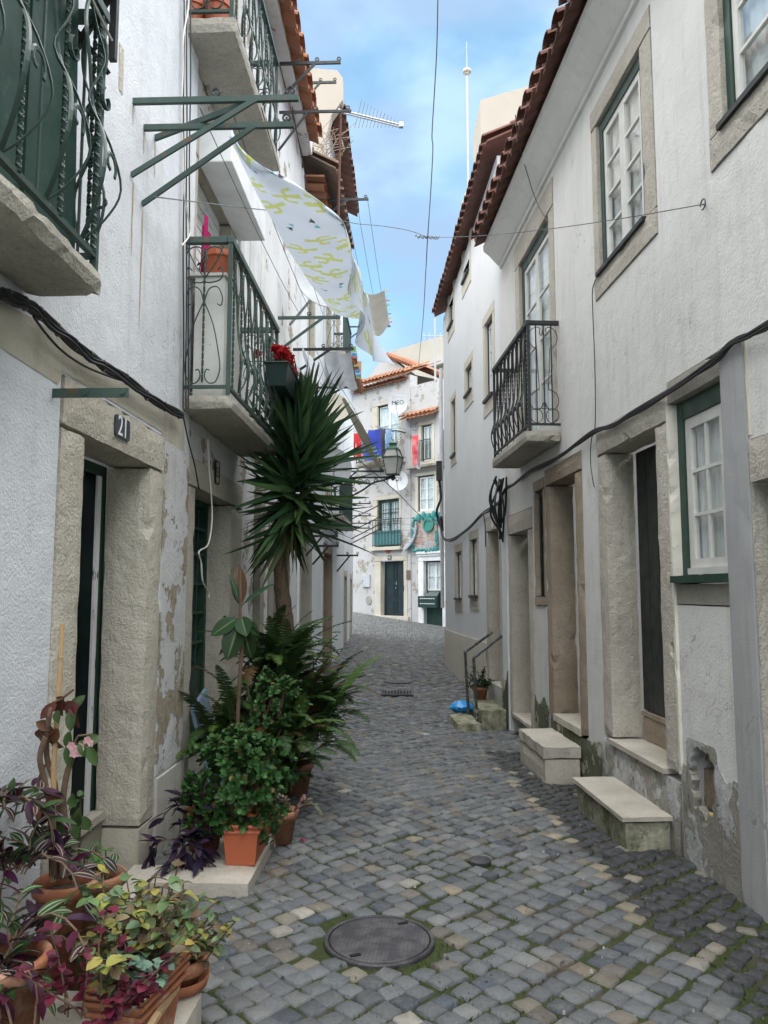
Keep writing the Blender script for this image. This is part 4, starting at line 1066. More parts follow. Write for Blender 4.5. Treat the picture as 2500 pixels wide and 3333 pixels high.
# hole in the render: cavity with an old clay pipe
s0, s1, h0, h1 = hole
mb = MB()
for (a, b, c, d) in ((s0-.05, s1+.05, h0-.05, h1+.05),):
    mb.fbox(R, a, b, c, d, -.40, -.31)
    mb.worn(R, s0+.13, s1-.002, h0, h0+.62*(h1-h0), -.29, -.08, .05, .008, .03)
    mb.worn(R, s0+.15, s1-.002, h0+.66*(h1-h0), h1-.04, -.29, -.09, .05, .01, .03)
build('cavity', mb, M['stoneBrown'], hR)['label'] = 'hole broken through the render showing rough stone'
mb = MB(); mb.fbox(R, s0-.02, s1+.02, h0-.02, h1+.02, -.305, -.295); build('shade_sheet', mb, M['dark'], hR)  # black sheet paints the shade deep inside the hole
mb = MB(); n = 44; ring = []
for k in range(n):
    an = 2*math.pi*k/n; cx, cy = (s0+s1)/2, (h0+h1)/2
    sq = 1/max(abs(math.cos(an)), abs(math.sin(an)))
    q = (.82+.30*mnoise.noise(V((math.cos(an)*3, math.sin(an)*3, 4))))
    inn = (cx+math.cos(an)*(s1-s0)/2*q*min(sq, 1.15), cy+math.sin(an)*(h1-h0)/2*q*min(sq, 1.15))
    out = (cx+math.cos(an)*(s1-s0)/2*sq*1.06, cy+math.sin(an)*(h1-h0)/2*sq*1.03)
    ring.append([mb.vert(R.W(*inn, -.05)), mb.vert(R.W(*inn, .0015)), mb.vert(R.W(*out, .002)), mb.vert(R.W(*out, -.004))])
for k in range(n):
    for j in range(3): mb.face((ring[k][j], ring[(k+1) % n][j], ring[(k+1) % n][j+1], ring[k][j+1]))
build('broken_edge', mb, M['plinth'], hR)
mb = MB(); mb.box(R.W(s0+.10, h0+.035, -.03), .05, .04, .05, .5); tag(build('paper_scrap', mb, colmat('yellow_paper', (.75,.60,.12))), 'yellow paper scrap stuffed in the bottom of the wall hole', 'litter')
# upper windows
for k, (w, n_) in enumerate(((w1, 4), (w2, 4))):
    o = surround(hR, R, w, .21 if k == 0 else .16, .14 if k == 0 else .17, .18, .10, M['stoneR'], sill=.20, name='window_surround', step=.09, j=.004, r=.012, proud=.012)
    win = window(hR, R, o, -.035, 'green' if k else 'irong', 'white', rows=4, fw=.07, sw=.055, frametop=.10, label=('pale sash window above the six pane window', 'tall sash window cut by the picture edge')[1-k] if 0 else None)
    m = MB(); m.worn(R, o[0]-.03, o[1]+.03, o[2]-.02, o[2]+.018, -.03, .04, .1, .001, .004); build('sill', m, M['ironb'], win)
o = surround(hR, R, bd, .2, .22, .3, .10, M['stoneR'], name='window_surround', proud=.012, step=.12)
window(hR, R, o, -.045, 'irong', 'white', rows=4, fw=.085, sw=.055, frametop=.12)
# balcony
sN, hN = R.px(1829, 1438); dR = R.dat(sN, hN, 1715); hTR = R.px(1713, 1397, dR)[1]; sFar = R.px(1600, 1529, dR)[0]; rR = R.px(1710, 1046, dR)[1]
BALR = (sN, sFar, hN, hTR, dR, rR)
bR = balcony(hR, R, sN, sFar, hN, hTR, dR, rR, 'ironb', bars=17, belly=.05, ends=(False, False), label='mossy stone balcony with black twisted ironwork', chip=.012)
mb = MB(); e0 = sN+.03; W_ = dR-.05; q = lambda u, v: R.W(e0, hTR+.06+v*(rR-hTR-.08), .01+u*W_)
Xv, Yv = R.n, V((0,0,1)); H_ = rR-hTR-.08; w = .0065
for sg in (0, 1):
    f = (lambda u: u) if sg else (lambda u: 1-u)
    for pts in ([(.5,.955),(.56,.90),(.62,.93),(.60,.97),(.75,.985),(.93,.94),(.98,.86),(.88,.79),(.72,.76)], [(.72,.76),(.70,.6),(.66,.36),(.72,.345),(.93,.30),(.99,.22),(.86,.15),(.66,.145),(.5,.21),(.44,.20),(.45,.17)], [(.5,.15),(.66,.155),(.56,.09),(.62,.03),(.8,.01),(.97,.06),(.95,.13),(.78,.155),(.66,.145)]):
        mb.tube(smooth_path([q(f(u), v) for u, v in pts], 4), w, 5, flat=.6)
build('end_scrolls', mb, M['ironb'], bR)
# cornice and roof
prof = [(.0, 5.93), (.03, 5.935), (.035, 5.975), (.06, 5.99), (.10, 6.03), (.17, 6.11), (.245, 6.17), (.255, 6.235), (.0, 6.235)]
mb = MB(); rings = [[mb.vert(R.W(s, h, d)) for d, h in prof] for s in (R0, R1-.2)]
for k in range(len(prof)): mb.face((rings[0][k], rings[0][(k+1) % len(prof)], rings[1][(k+1) % len(prof)], rings[1][k]))
mb.face(rings[0]); mb.face(rings[1][::-1]); build('cornice', mb, M['wallR'], hR)
roof(hR, R, R0, R1-.18, 6.27, .42, 4.5, 'tile', slope=.5, pitch=.265, r=.105, rows=3); shell(hR, R, R0, R1, -.3, 6.2, mat='wallR')
# cables on the right wall
CR = [(1800,-20),(1659,85),(1570,135),(1480,172),(1400,258),(1250,362),(1120,445),(1000,518),(900,578),(812,605),(720,672),(640,728),(560,772),(480,812),(410,868),(370,892),(345,940)]
P = [R.W(*R.px(1400+x*.663, 1000+y*.663, .04), .04) for x, y in CR]
bundle('cable_bundle', P, 7, .0075, .011, 'black cable bundle running up the right wall above the doors and six pane window', clips=False)
P = [R.W(*R.px(x, y, .025), .025) for x, y in [(1952,888),(1930,935),(1929,1000),(1935,1150),(1938,1300),(1936,1400),(1925,1430),(1922,1500),(1930,1565),(1935,1585)]]
cable('drop_cable', P, .0045, 'thin black cable hanging from the upper window sill down past the doors')
# tangle under the balcony
q_ = random.Random(4); mb = MB(); s_t, h_t = R.px(1625, 1570, .1)
for k in range(9):
    mb.tube(smooth_path([R.W(s_t-.1+q_.uniform(-.25,.25), hN-.02, .12+q_.uniform(-.08,.08)), R.W(s_t+q_.uniform(-.25,.25), hN-.35+q_.uniform(-.1,.1), .12+q_.uniform(-.1,.12)), R.W(s_t+.1+q_.uniform(-.1,.1), hN-.75+q_.uniform(-.1,.2), .06)], 6), .014, 5)
tag(build('cable_tangle', mb, M['cable']), 'black tangle of cables under the far end of the iron balcony', 'cable')
# white wire across the street with its hook
h0_ = R.W(*R.px(2296, 667), .0); hk = MB(); c = R.W(*R.px(2288, 665, .06), .06)
hk.tube([R.W(*R.px(2296, 668), 0), c], .005, 5); hk.tube(arc(c, R.u, V((0,0,1)), .03, 0, 300, 10), .005, 5)
tag(build('wall_hook', hk, M['wire']), 'small iron hook in the right wall holding the white wire', 'hook')
# knot above the street and its cables
KN = at(1392, 772, 9.5)
cable('span_wire', sag(c, KN, .06, 8), .0035, 'thin pale wire from the hook on the right wall to the knot over the street', mat='wire', k=5)
cable('span_wire', [KN, at(1330, 750, 9.3), at(1240, 735, 8.6), at(1160, 728, 8.0), at(1050, 705, 7.2), at(760, 672, 5.4), F.W(*F.px(500, 640, .1), .1)], .004, 'grey wire from the knot to the left bracket, behind the cactus sheet', mat='wire', k=4)
cable('overhead_cable', [at(1426, -60, 7.6), at(1422, 150, 8.1), at(1414, 300, 8.5), at(1406, 440, 8.8), at(1409, 485, 8.9), at(1401, 640, 9.2), KN, at(1385, 900, 11), at(1376, 1050, 15), at(1362, 1190, 24)], .007, 'long dark cable crossing the sky down the middle of the street', mat='wire', k=4)
mb = MB(); q_ = random.Random(2)
mb.tube([KN+V((.16*(t-.5)*2, 0, .02*math.sin(t*40)-.02*(t-.5))) for t in [i/30 for i in range(31)]], .006, 5); mb.tube([KN+V((.14*(t-.5)*2, .01, .02*math.cos(t*33)-.02*(t-.5))) for t in [i/30 for i in range(31)]], .005, 5)
tag(build('wire_knot', mb, M['wire']), 'twisted wire knot where the span wires cross over the street', 'wire')
cable('roof_cable', [R.W(*R.px(1678, 375, .46), .46), R.W(*R.px(1690, 470, .3), .3), R.W(*R.px(1740, 640, .1), .1), R.W(*R.px(1782, 722, .02), .02)], .0055, 'pale cable hanging from the eaves to the balcony window', mat='wire')
# ------------------------------------------------------------------ RIGHT: second house
Q = FR2
hQ = thing('townhouse', 'smooth white house with cream window bands beyond the black balcony', 'house', Q.W(2.5, 0))
def rq(pts, d=0):
    P = [Q.px(*p, d) for p in pts]; return min(p[0] for p in P), max(p[0] for p in P), min(p[1] for p in P), max(p[1] for p in P)
def sh_(x, y): return Q.px(x, y)
wins = []
def addwin(outer_near, outer_far, hb, ht): wins.append((outer_near, outer_far, hb, ht))
a = sh_(1534, 903); b = sh_(1505, 985); WA = (a[0], b[0], (a[1]+b[1])/2, (a[1]+b[1])/2+1.75)
a = sh_(1480, 1066); b = sh_(1459, 1125); WB = (a[0], b[0], (a[1]+b[1])/2, (a[1]+b[1])/2+1.75)
a = sh_(1609, 975); b = sh_(1576, 1365); WC = (a[0], b[0], b[1], a[1])
a = sh_(1540, 1138); b = sh_(1513, 1342); WD = (a[0], b[0], b[1], a[1])
a = sh_(1485, 1268); b = sh_(1469, 1523); WE = (a[0], b[0], b[1], a[1])
a = sh_(1558, 1720); b = sh_(1530, 1985); WF = (a[0], b[0], b[1], a[1])
a = sh_(1506, 1765); b = sh_(1482, 1990); WG = (a[0], b[0], b[1], a[1])
D5 = (.05, sh_(1582, 1720)[0], -.3, sh_(1612, 1672)[1])
mb = MB(); LQ = 5.2; topQ = 7.15
mb.facade(Q, .002, LQ, -.3, topQ, [WA, WB, WC, WD, WE, WF, WG, D5], .4); build('wall', mb, M['wallR2'], hQ)
for k, w in enumerate((WA, WB, WC, WD, WE, WF, WG)):
    j = min(.16, (w[1]-w[0])*.17); o = surround(hQ, Q, w, j, j, j, .12, M['creamtrim'] if k < 5 else M['stone'], sill=j*1.5, name='window_surround', proud=.008, step=.3, j=.001, r=.004)
    wi = window(hQ, Q, o, -.05, 'ironb', 'whiteclean', rows=3, fw=.05, sw=.05)
    m = MB(); m.fbox(Q, o[0]-.02, o[1]+.02, o[2]-.01, o[2]+.035, -.04, .05); build('sill', m, M['ironb'], wi)
o = surround(hQ, Q, (D5[0], D5[1], .3, D5[3]), .16, .16, .22, .3, M['stone'], step=.12); plank_door(hQ, Q, o, -.33, M['door'])
mb = MB(); mb.worn(Q, D5[0]+.003, D5[1]-.003, -.3, .297, -.3, .02, .12, .005, .015); build('riser', mb, M['plinthL'], hQ)
mb = MB(); mb.worn(Q, D5[1]+.01, LQ-.02, -.3, .82, .002, .028, .2, .003, .01); build('plinth', mb, M['creamtrim'], hQ)
mb = MB(); mb.hexa([Q.W(.0, 7.152, -.4), Q.W(LQ, 7.152, -.4), Q.W(LQ, 7.16, -.4), Q.W(.0, 7.68, -.4), Q.W(.0, 7.152, 0), Q.W(LQ, 7.152, 0), Q.W(LQ, 7.16, 0), Q.W(.0, 7.68, 0)]); build('wall_head', mb, M['wallR2'], hQ)
roof(hQ, Tilt(Q, -.098), -.25, LQ-.02, 7.74, .24, 3.5, 'tile', slope=.5, pitch=.20, r=.085, rows=3); shell(hQ, Q, .002, LQ, -.3, topQ, mat='wallR2')
mb = MB(); pA, pB = at(1583, 325, 13.2), at(1700, 285, 13.0)
mb.hexa([V((1.76, 13.2, 6)), V((2.9, 13.2, 6)), V((2.9, 14.4, 6)), V((1.76, 14.4, 6)), V((1.76, 13.2, pA.z)), V((2.9, 13.2, pB.z+.25)), V((2.9, 14.4, pB.z+.25)), V((1.76, 14.4, pA.z))])
build('roof_parapet', mb, M['wallC'], hQ)
pf = at(1522, 400, 15.5); mb = MB(); tp = at(1520, 225, 15.5); tt = at(1520, 135, 15.5)
mb.tube([V((pf.x, 15.5, 6.8)), V((pf.x, 15.5, tp.z-.06))], .028, 8); mb.tube([V((pf.x, 15.5, tp.z)), V((pf.x, 15.5, tt.z))], [.012, .006], 6)
fin = build('roof_mast', mb, M['galv']); tag(fin, 'slim grey roof mast topped by a pale ball beyond the right roofs', 'mast')
mb = MB(); mb.sphere((pf.x, 15.5, tp.z-.05), .095, .095, .07, 16, 8); mb.lathe((pf.x, 15.5, tp.z-.14), [(.03,0),(.06,.03),(.03,.06)], 12); build('ball', mb, M['creamtrim'], fin, smooth=True)
# wall lamps and boxes
mb = MB(); s, h = Q.px(1558, 1752, .02); mb.fbox(Q, s-.09, s+.09, h-.14, h+.14, .0, .05); 
P = [Q.W(*Q.px(1400+x*.663, 1000+y*.663, .035), .035) for x, y in [(340,955),(300,990),(250,1022),(180,1092),(110,1142)]]
P += [Q.W(5.0, P[-1].z+.1, .05), Q.W(5.3, P[-1].z+.5, .1)]
bundle('cable_bundle', P, 5, .009, .018, 'black cable bundle running along the smooth white house', clips=False)
s, h = Q.px(1603, 1680, .012); mb = MB(); mb.fbox(Q, s-.06, s+.06, h-.16, h+.16, .012, .02); pl = build('number_plate', mb, M['signwhite']); tag(pl, 'narrow white number plate over the door with the handrails', 'number plate')
P = [Q.W(*Q.px(x, y, .02), .02) for x, y in [(1573,1672),(1578,1700),(1580,1740),(1581,1780)]]
cable('bell_cable', P, .008, 'short black cable loop beside the door with the handrails')
# steps and handrails in front of the second house's door
t = thing('door_step', 'two mossy stone blocks forming steps beside the pipe handrails', 'door step', R.W(10.3, -.2, .35))
sU, hU = Q.px(1640, 2318); dU = .52
mb = MB(); mb.worn(R, 9.9, 11.0, -.4, .07, .02, .37, .1, .006, .02); build('upper_step', mb, M['mossblock'], t)
mb = MB(); mb.worn(R, 9.7, 10.5, -.4, -.06, .40, .71, .1, .006, .02); build('lower_step', mb, M['mossblock'], t)
def handrail(label, foot, top, wall_):
    m = MB(); P = [V(foot), V(foot)+(V(top)-V(foot))*.93]+smooth_path([V(foot)+(V(top)-V(foot))*.95, V(top), V(top)+(V(wall_)-V(top))*.08], 4)+[V(wall_)]
    m.tube(P, .019, 8); tag(build('handrail', m, M['galv2'], None), label, 'handrail', 'pipe handrails by the door step')
M['galv2'] = paint('dark_worn_pipe', (.06,.065,.065), (.30,.30,.28), .56, rough=.4, scale=22)
for lab, f_, t_, w_ in (('grey pipe handrail nearer the camera, standing on the cobbles', (1556, 2381), (1542, 2142), (1635, 2066)), ('grey pipe handrail behind, standing by the blue bag', (1526, 2324), (1514, 2122), (1599, 2059))):
    d = .62
    k = Q.px(f_[0], f_[1], d); 
    base = onground(f_[0], f_[1], -.20 if 'nearer' in lab else -.06); Y = base.y; tp = at(t_[0], t_[1], Y)
    ws, wh = Q.px(*w_); handrail(lab, base-V((0,0,.05)), tp, Q.W(ws, wh, -.01))
pb = onground(1504, 2318, -.06); mb = MB()
mb.grid(lambda u, v: V((pb.x+(.02+.15*math.sin(math.pi*v)**.6)*math.cos(u*6.283)*(1+.25*mnoise.noise(V((u*5, v*4, 1)))), pb.y+(.02+.12*math.sin(math.pi*v)**.6)*math.sin(u*6.283), -.06+.15*v+.04*mnoise.noise(V((math.cos(u*6.28)*2, math.sin(u*6.28)*2, v*6))))), 22, 9)
tag(build('plastic_bag', mb, M['bluebag'], smooth=True), 'crumpled blue plastic bag lying behind the pipe handrails', 'bag')
# oval plate and small house beyond
hS = thing('townhouse', 'sliver of white house between the smooth white house and the far green door', 'house', FR3.W(5, 0))
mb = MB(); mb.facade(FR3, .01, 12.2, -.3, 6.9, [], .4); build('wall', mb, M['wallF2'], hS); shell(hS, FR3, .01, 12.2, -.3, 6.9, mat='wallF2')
mb = MB(); mb.fbox(FR3, 2.2, 2.9, 4.5, 5.3, .0, .12); build('shutter', mb, M['galv'], hS)
mb = MB(); mb.tube([FR3.W(1.3, y, .07) for y in (1.2, 6.5)], .04, 8); build('drainpipe', mb, M['whiteclean'], hS)
mb = MB(); c = FR3.W(1.0, 4.15, .12); mb.box(c, .12, .12, .42); jb = build('junction_box', mb, M['ink']); tag(jb, 'black cable junction box on the sliver of white house', 'junction box')
mb = MB(); mb.tube(smooth_path([c-V((0,0,.2)), c+V((.03,-.05,-.6)), c+V((-.06,-.05,-.9)), c+V((.05,-.1,-1.3)), Q.W(5.15, 3.05, .08)], 5), .03, 6); build('cable_tail', mb, M['cable'], jb)
# ------------------------------------------------------------------ LEFT, further up the street
F = FL
hD = thing('townhouse', 'low house with mossy double tiled eaves below the cream gable', 'house', F.W(12.3, 0))
D0, D1 = 11.002, 13.75
dA, dBq = (11.05, 12.35, -.2, 2.6), (13.80, 15.45, -.2, 2.45)
mb = MB(); mb.facade(F, D0, D1, -.3, 7.95, [dA, (11.6, 12.5, 4.9, 6.6)], .4, -.02); build('wall', mb, M['wallBlue'], hD)
o = surround(hD, Off(F, -.02), (dA[0], dA[1], -.1, 2.6), .13, .36, .2, .28, M['stoneG'], step=.15); plank_door(hD, Off(F, -.02), o, -.25, M['door'])
o = surround(hD, Off(F, -.02), (11.6, 12.5, 4.9, 6.6), .12, .12, .12, .1, M['stone'], sill=.12, step=.2, name='window_surround'); window(hD, Off(F, -.02), o, -.08, rows=3)
mb = MB(); tiles(mb, F, D0, D1+.15, 7.75, .30, .4, .2, .1, .08, 1); build('corbel_tiles', mb, M['tileO'], hD)
roof(hD, F, D0-.05, D1+.2, 7.93, .52, 4.0, 'tileOld', slope=.55, pitch=.24, r=.1, rows=3); shell(hD, F, D0, D1, -.3, 7.9)
mb = MB(); q = random.Random(6)
for k in range(26):
    b = F.W(D0+.05+q.random()*.5, 8.2+q.random()*.1, .1+q.random()*.3); mb.tube(smooth_path([b, b+V((q.uniform(-.1,.2), 0, .2)), b+V((q.uniform(-.2,.45), q.uniform(-.2,.2), .25+q.random()*.25))], 3), .005, 3)
tag(build('roof_weeds', mb, colmat('dry_twigs', (.22,.17,.12))), 'dry twiggy weeds growing on the mossy tiled eaves', 'weeds')
hC = thing('townhouse', 'tall cream gabled house with a long row of brown eaves tiles', 'house', F.W(16, 0))
C0, C1 = 13.77, 17.9
bd4 = (14.0, 14.9, 6.15, 8.1); bd5 = (14.05, 15.0, 3.2, 5.2)
mb = MB(); mb.facade(F, C0, C1, -.3, 10.85, [dBq, bd4, bd5, (15.9, 16.7, 6.4, 8.0)], .4); build('wall', mb, M['wallBlue'], hC)
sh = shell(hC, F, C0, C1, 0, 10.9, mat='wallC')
o = surround(hC, F, (dBq[0], dBq[1], -.1, 2.45), .10, .12, .18, .22, M['stoneBrown'], step=.15); plank_door(hC, F, o, -.30, M['door'])
for w_ in (bd4, bd5, (15.9, 16.7, 6.4, 8.0)):
    o = surround(hC, F, w_, .12, .12, .12, .1, M['stone'], step=.2, name='window_surround'); window(hC, F, o, -.08, rows=4)
roof(hC, F, C0-.02, C1+.1, 10.72, .36, 4.5, 'tile', slope=.5, pitch=.26, r=.105, rows=3)
mb = MB(); g = [F.W(C0, 10.8, -.42), F.W(C0, 10.8, -4.9), F.W(C0, 12.6, -3.2)]
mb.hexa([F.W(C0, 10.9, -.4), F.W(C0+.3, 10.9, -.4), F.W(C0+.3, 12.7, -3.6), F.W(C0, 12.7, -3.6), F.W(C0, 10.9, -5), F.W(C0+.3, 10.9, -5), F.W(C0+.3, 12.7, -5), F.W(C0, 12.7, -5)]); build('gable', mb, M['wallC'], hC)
mb = MB(); fp = [(-5,8.2),(-5,11.9),(.22,11.35),(.33,11.2),(.33,10.75),(.12,10.45),(.02,10.0),(.02,8.2)]
A = [mb.vert(F.W(C0-.22, h, d)) for d, h in fp]; B = [mb.vert(F.W(C0-.004, h, d)) for d, h in fp]; mb.face(A); mb.face(B[::-1])
for k in range(len(fp)): mb.face((A[k], B[k], B[(k+1) % len(fp)], A[(k+1) % len(fp)]))
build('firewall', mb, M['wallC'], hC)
s4, h4 = F.px(1038, 1114); d4 = F.dat(s4, h4, 1111)
balcony(hC, F, C0+.02, C0+1.7, h4, h4+.13, d4, h4+1.0, 'irongl', bars=14, ends=(True, True), label='high stone balcony with scrolled ends behind the washing', style='plain')
s5, h5 = F.px(1047, 1687); d5 = F.dat(s5, h5, 1112)
s5 = C0+.02; d5 = F.dat(s5, h5, 1113); e5 = 16.7
balcony(hC, F, s5, e5, h5, h5+.12, d5, h5+1.08, 'irong', bars=26, ends=(True, True), label='low stone balcony with straight dark green bars behind the yucca', style='plain')
hE = thing('townhouse', 'far left white house whose corner ends the row', 'house', F.W(19.5, 0))
E0, E1 = 17.902, 21.0
dE = (18.05, 18.95, -.2, 2.05); dE2 = (19.9, 20.6, -.2, 2.0)
mb = MB(); mb.facade(F, E0, E1, -.3, 7.1, [dE, dE2, (18.3, 18.9, 3.0, 4.4)], .4, .01); build('wall', mb, M['wallBlue'], hE); shell(hE, F, E0, E1, -.3, 7.1)
o = surround(hE, Off(F, .01), dE, .1, .12, .15, .25, M['stone'], step=.2); plank_door(hE, Off(F, .01), o, -.22, M['door'])
o = surround(hE, Off(F, .01), dE2, .1, .12, .15, .2, M['stone'], step=.2); plank_door(hE, Off(F, .01), o, -.22, M['door'])
o = surround(hE, Off(F, .01), (18.3, 18.9, 3.0, 4.4), .08, .08, .1, .1, M['stone'], sill=.1, step=.2, name='window_surround'); window(hE, Off(F, .01), o, -.08)
roof(hE, F, E0, E1, 7.05, .3, 3.5, 'tileO', slope=.4, rows=2)
# ------------------------------------------------------------------ brackets, lines
def br(wx, y, ox, s=None, h=None, drop=.4, reach=.6, **k):
    s_, h_ = F.px(wx, y)
    if s: 
        s_ = s; h_ = EYE+(topx_h(y))*F.W(s, 0, .4).y
    L_ = F.dat(s_, h_, ox); return s_, h_, L_, bracket(F, s_, h_, L_, drop, L_*reach, mat=k.pop('mat', 'irong'), **k)
def topx_h(y): return (ray(1250, y).z/ray(1250, y).y)
sX, hX, LX, _ = br(905, 1035, 1108, label='dark green clothesline bracket carrying the far end of the cactus sheet', drop=.42, reach=.72)
bracket(F, 10.05, 4.82, .82, .0+.35, .5, label='flat iron bracket holding the near edge of the grey sheet', mat='ironb')
bracket(F, 11.95, 4.80, .76, .3, .5, label='flat iron bracket holding the far edge of the grey sheet', mat='ironb')
s_, h_, L_, _ = br(909, 366, 1144, label='thin horizontal iron bracket beside the television aerial', mat='ironb', drop=.5, reach=.4, w=.03)
AER = (s_, h_, L_)
br(907, 208, 1109, label='iron bracket with three pulleys just under the orange eaves', mat='ironb', drop=.5, reach=.6, pulleys=(.3, .62, .97))
br(991, 270, 1095, label='short iron bracket between the orange eaves and the cream gable', mat='ironb', drop=.3, reach=.5)
bracket(F, 11.6, 8.0-.25, .93, .45, .6, label='iron bracket at the mossy eaves where the high lines start', mat='ironb')
bracket(F, 17.95, 7.9, 1.12, .4, .5, label='iron bracket with the high lines against the sky', mat='irongl')
for k in range(3):
    d = .55+.18*k; cable('clothesline', sag(F.W(11.6, 7.79, d+.0), F.W(17.95, 7.93, d+.12), .10), .004, 'high clothesline against the sky, %s of three' % ('innermost', 'middle', 'outermost')[k], 'clothesline', 'wire', group='high clotheslines')
br(1018, 1777, 1103, label='low iron bracket just right of the yucca crown, lower of two', mat='ironb', drop=.3, reach=.6)
br(997, 1745, 1100, label='low iron bracket just right of the yucca crown, upper of two', mat='ironb', drop=.3, reach=.5)
br(1096, 1808, 1166, label='low iron bracket with two pulleys on the bluish wall', mat='ironb', drop=.35, reach=.6, pulleys=(.5, .97))
bracket(F, 15.2, 3.95, F.dat(15.2, 3.95, 1250), .4, .5, label='long iron bracket above the street lantern arm', mat='ironb')
for k, (y, x) in enumerate(((1639, 1207), (1679, 1207), (1703, 1208), (1719, 1204))):
    s = 20.75-k*.22; h = EYE+topx_h(y)*F.W(s, 0, .3).y
    bracket(F, s, h, F.dat(s, h, x), .42, .8, label='%s far bracket beside the barred green window' % ('topmost', 'second highest', 'third highest', 'lowest')[k], mat='ironb', w=.03, pulleys=(.4, .95))
for k in range(4):
    d = .35+.18*k; hk = 4.40
    cable('clothesline', sag(F.W(4.2, hk, d), F.W(sX, hX+.03, d*LX/.98), .05), .0028, 'thin line between the green brackets, %s from the wall' % ('first', 'second', 'third', 'fourth')[k], 'clothesline', 'cable', group='lines under the cactus sheet')
for k in range(3):
    d = .3+.22*k
    cable('clothesline', sag(F.W(10.05, 4.86, d), F.W(11.95, 4.84, d), .02), .003, 'short line carrying the grey sheets, %s from the wall' % ('first', 'second', 'third')[k], 'clothesline', 'cable', group='lines under the grey sheets')
# cactus sheet ------------------------------------------------------------
def smooth01(t): t = max(0, min(1, t)); return t*t*(3-2*t)
def sheet(u, v):
    """u along the street, v from the inner edge over the outer line and down the flap"""
    si, di = 4.40+3.1*u, .46+.36*u
    so, do = 4.42+2.95*u, .50+.54*smooth01(u/.34)+.16*u
    hl = 4.36-.10*math.sin(math.pi*u)
    if v <= .5:
        t = v/.5; p = F.W(si+(so-si)*t, hl-.05*math.sin(math.pi*t)*(.4+u)+(.020*math.sin(u*26+t*4)+.006*math.sin(u*47-t*7))*(.3+t), di+(do-di)*t)
    else:
        t = (v-.5)/.5; drop = .56*smooth01((u-.28)/.55)
        p = F.W(so+.05*t*u+.04*t*math.sin(u*24), hl-drop*t, do+(.06*math.sin(u*30+1.5*t)+.008*math.sin(u*63+t*2))*t*smooth01((u-.3)/.3)+.22*t*smooth01((u-.86)/.14)*t)
    return p
SHC = {}
PRINTS = []
def glyph(pts, uc, vc, sc, mi, flip=1, rot=0):
    c, s = math.cos(rot), math.sin(rot); PRINTS.append((uc, vc, sc, mi, flip, c, s, pts))
def strip(cl, w):
    out = []
    L_, R_ = [], []
    for i, (x, y) in enumerate(cl):
        a = cl[max(i-1, 0)]; b = cl[min(i+1, len(cl)-1)]; dx, dy = b[0]-a[0], b[1]-a[1]; n = math.hypot(dx, dy) or 1
        L_.append((x-dy/n*w, y+dx/n*w)); R_.append((x+dy/n*w, y-dx/n*w))
    return [[L_[i], L_[i+1], R_[i+1], R_[i]] for i in range(len(cl)-1)]
CACT = strip([(0,-.5),(0,-.3),(0,-.1),(0,.1),(0,.3),(0,.46)], .085)+strip([(.05,-.12),(.2,-.12),(.29,-.05),(.3,.08),(.3,.2)], .06)+strip([(-.05,.0),(-.2,.0),(-.28,.07),(-.29,.2),(-.29,.3)], .06)
q = random.Random(21)
for i in range(10):
    for j in range(5):
        u = (i+.5+(.5 if j % 2 else 0))/10.4+q.uniform(-.012,.012); v = (j+.5)/5.0+q.uniform(-.02,.02)
        rot = q.uniform(-.35,.35)+(math.pi/2 if v < .5 else math.pi/2)*0+q.choice((0, math.pi)); fl = q.choice((-1,1))
        if (i+j) % 4 == 3 or q.random() < .12:
            for k, mi in ((0, 2), (1, 3)):
                glyph([(-.16+.36*k,-.1),(.14+.36*k,-.1),(-.01+.36*k,.16)] if k == 0 else [(.2,-.12),(.48,-.12),(.34,.12)], u, v, .17, mi, fl, rot)
        else:
            for pg in CACT: glyph(pg, u, v, .25, 1, fl, rot)
def inpoly(x, y, P):
    r = False; j = len(P)-1
    for i in range(len(P)):
        if (P[i][1] > y) != (P[j][1] > y) and x < (P[j][0]-P[i][0])*(y-P[i][1])/(P[j][1]-P[i][1])+P[i][0]: r = not r
        j = i
    return r
NU, NV = 330, 120; mb = MB(); mb.col = (1,1,1); PC = [(.60,.66,.76), (.52,.56,.22), (.07,.06,.08), (.13,.42,.48)]
def printed(u, v):
    for uc, vc, sc, mi, fl, c, s, pts in PRINTS:
        X, Y = (u-uc)*3.05/sc*fl, (v-vc)*1.0/sc
        if abs(X) > .75 or abs(Y) > .75: continue
        x, y = X*c+Y*s, -X*s+Y*c
        if inpoly(x, y, pts): return PC[mi]
    return PC[0]
def sheetc(u, v): mb.col = printed(u, v); return sheet(u, v)
mb.grid(sheetc, NU, NV)
def printmat():
    m = NT('printed_sheet'); a = m.attr(); m.done(a, .9, m.bump(m.noise(200, 2), .0005), .1)
    tr = m.n('BsdfTranslucent'); m.put(tr.inputs[0], a); mx = m.n('MixShader'); mx.inputs[0].default_value = .30
    m.t.links.new(m.b.outputs[0], mx.inputs[1]); m.t.links.new(tr.outputs[0], mx.inputs[2]); m.t.links.new(mx.outputs[0], m.out.inputs[0]); return m.mat
t_ = build('cactus_sheet', mb, printmat(), smooth=True)
tag(t_, 'pale blue bed sheet printed with yellow green cacti and small triangles, blowing on the lines', 'bed sheet')
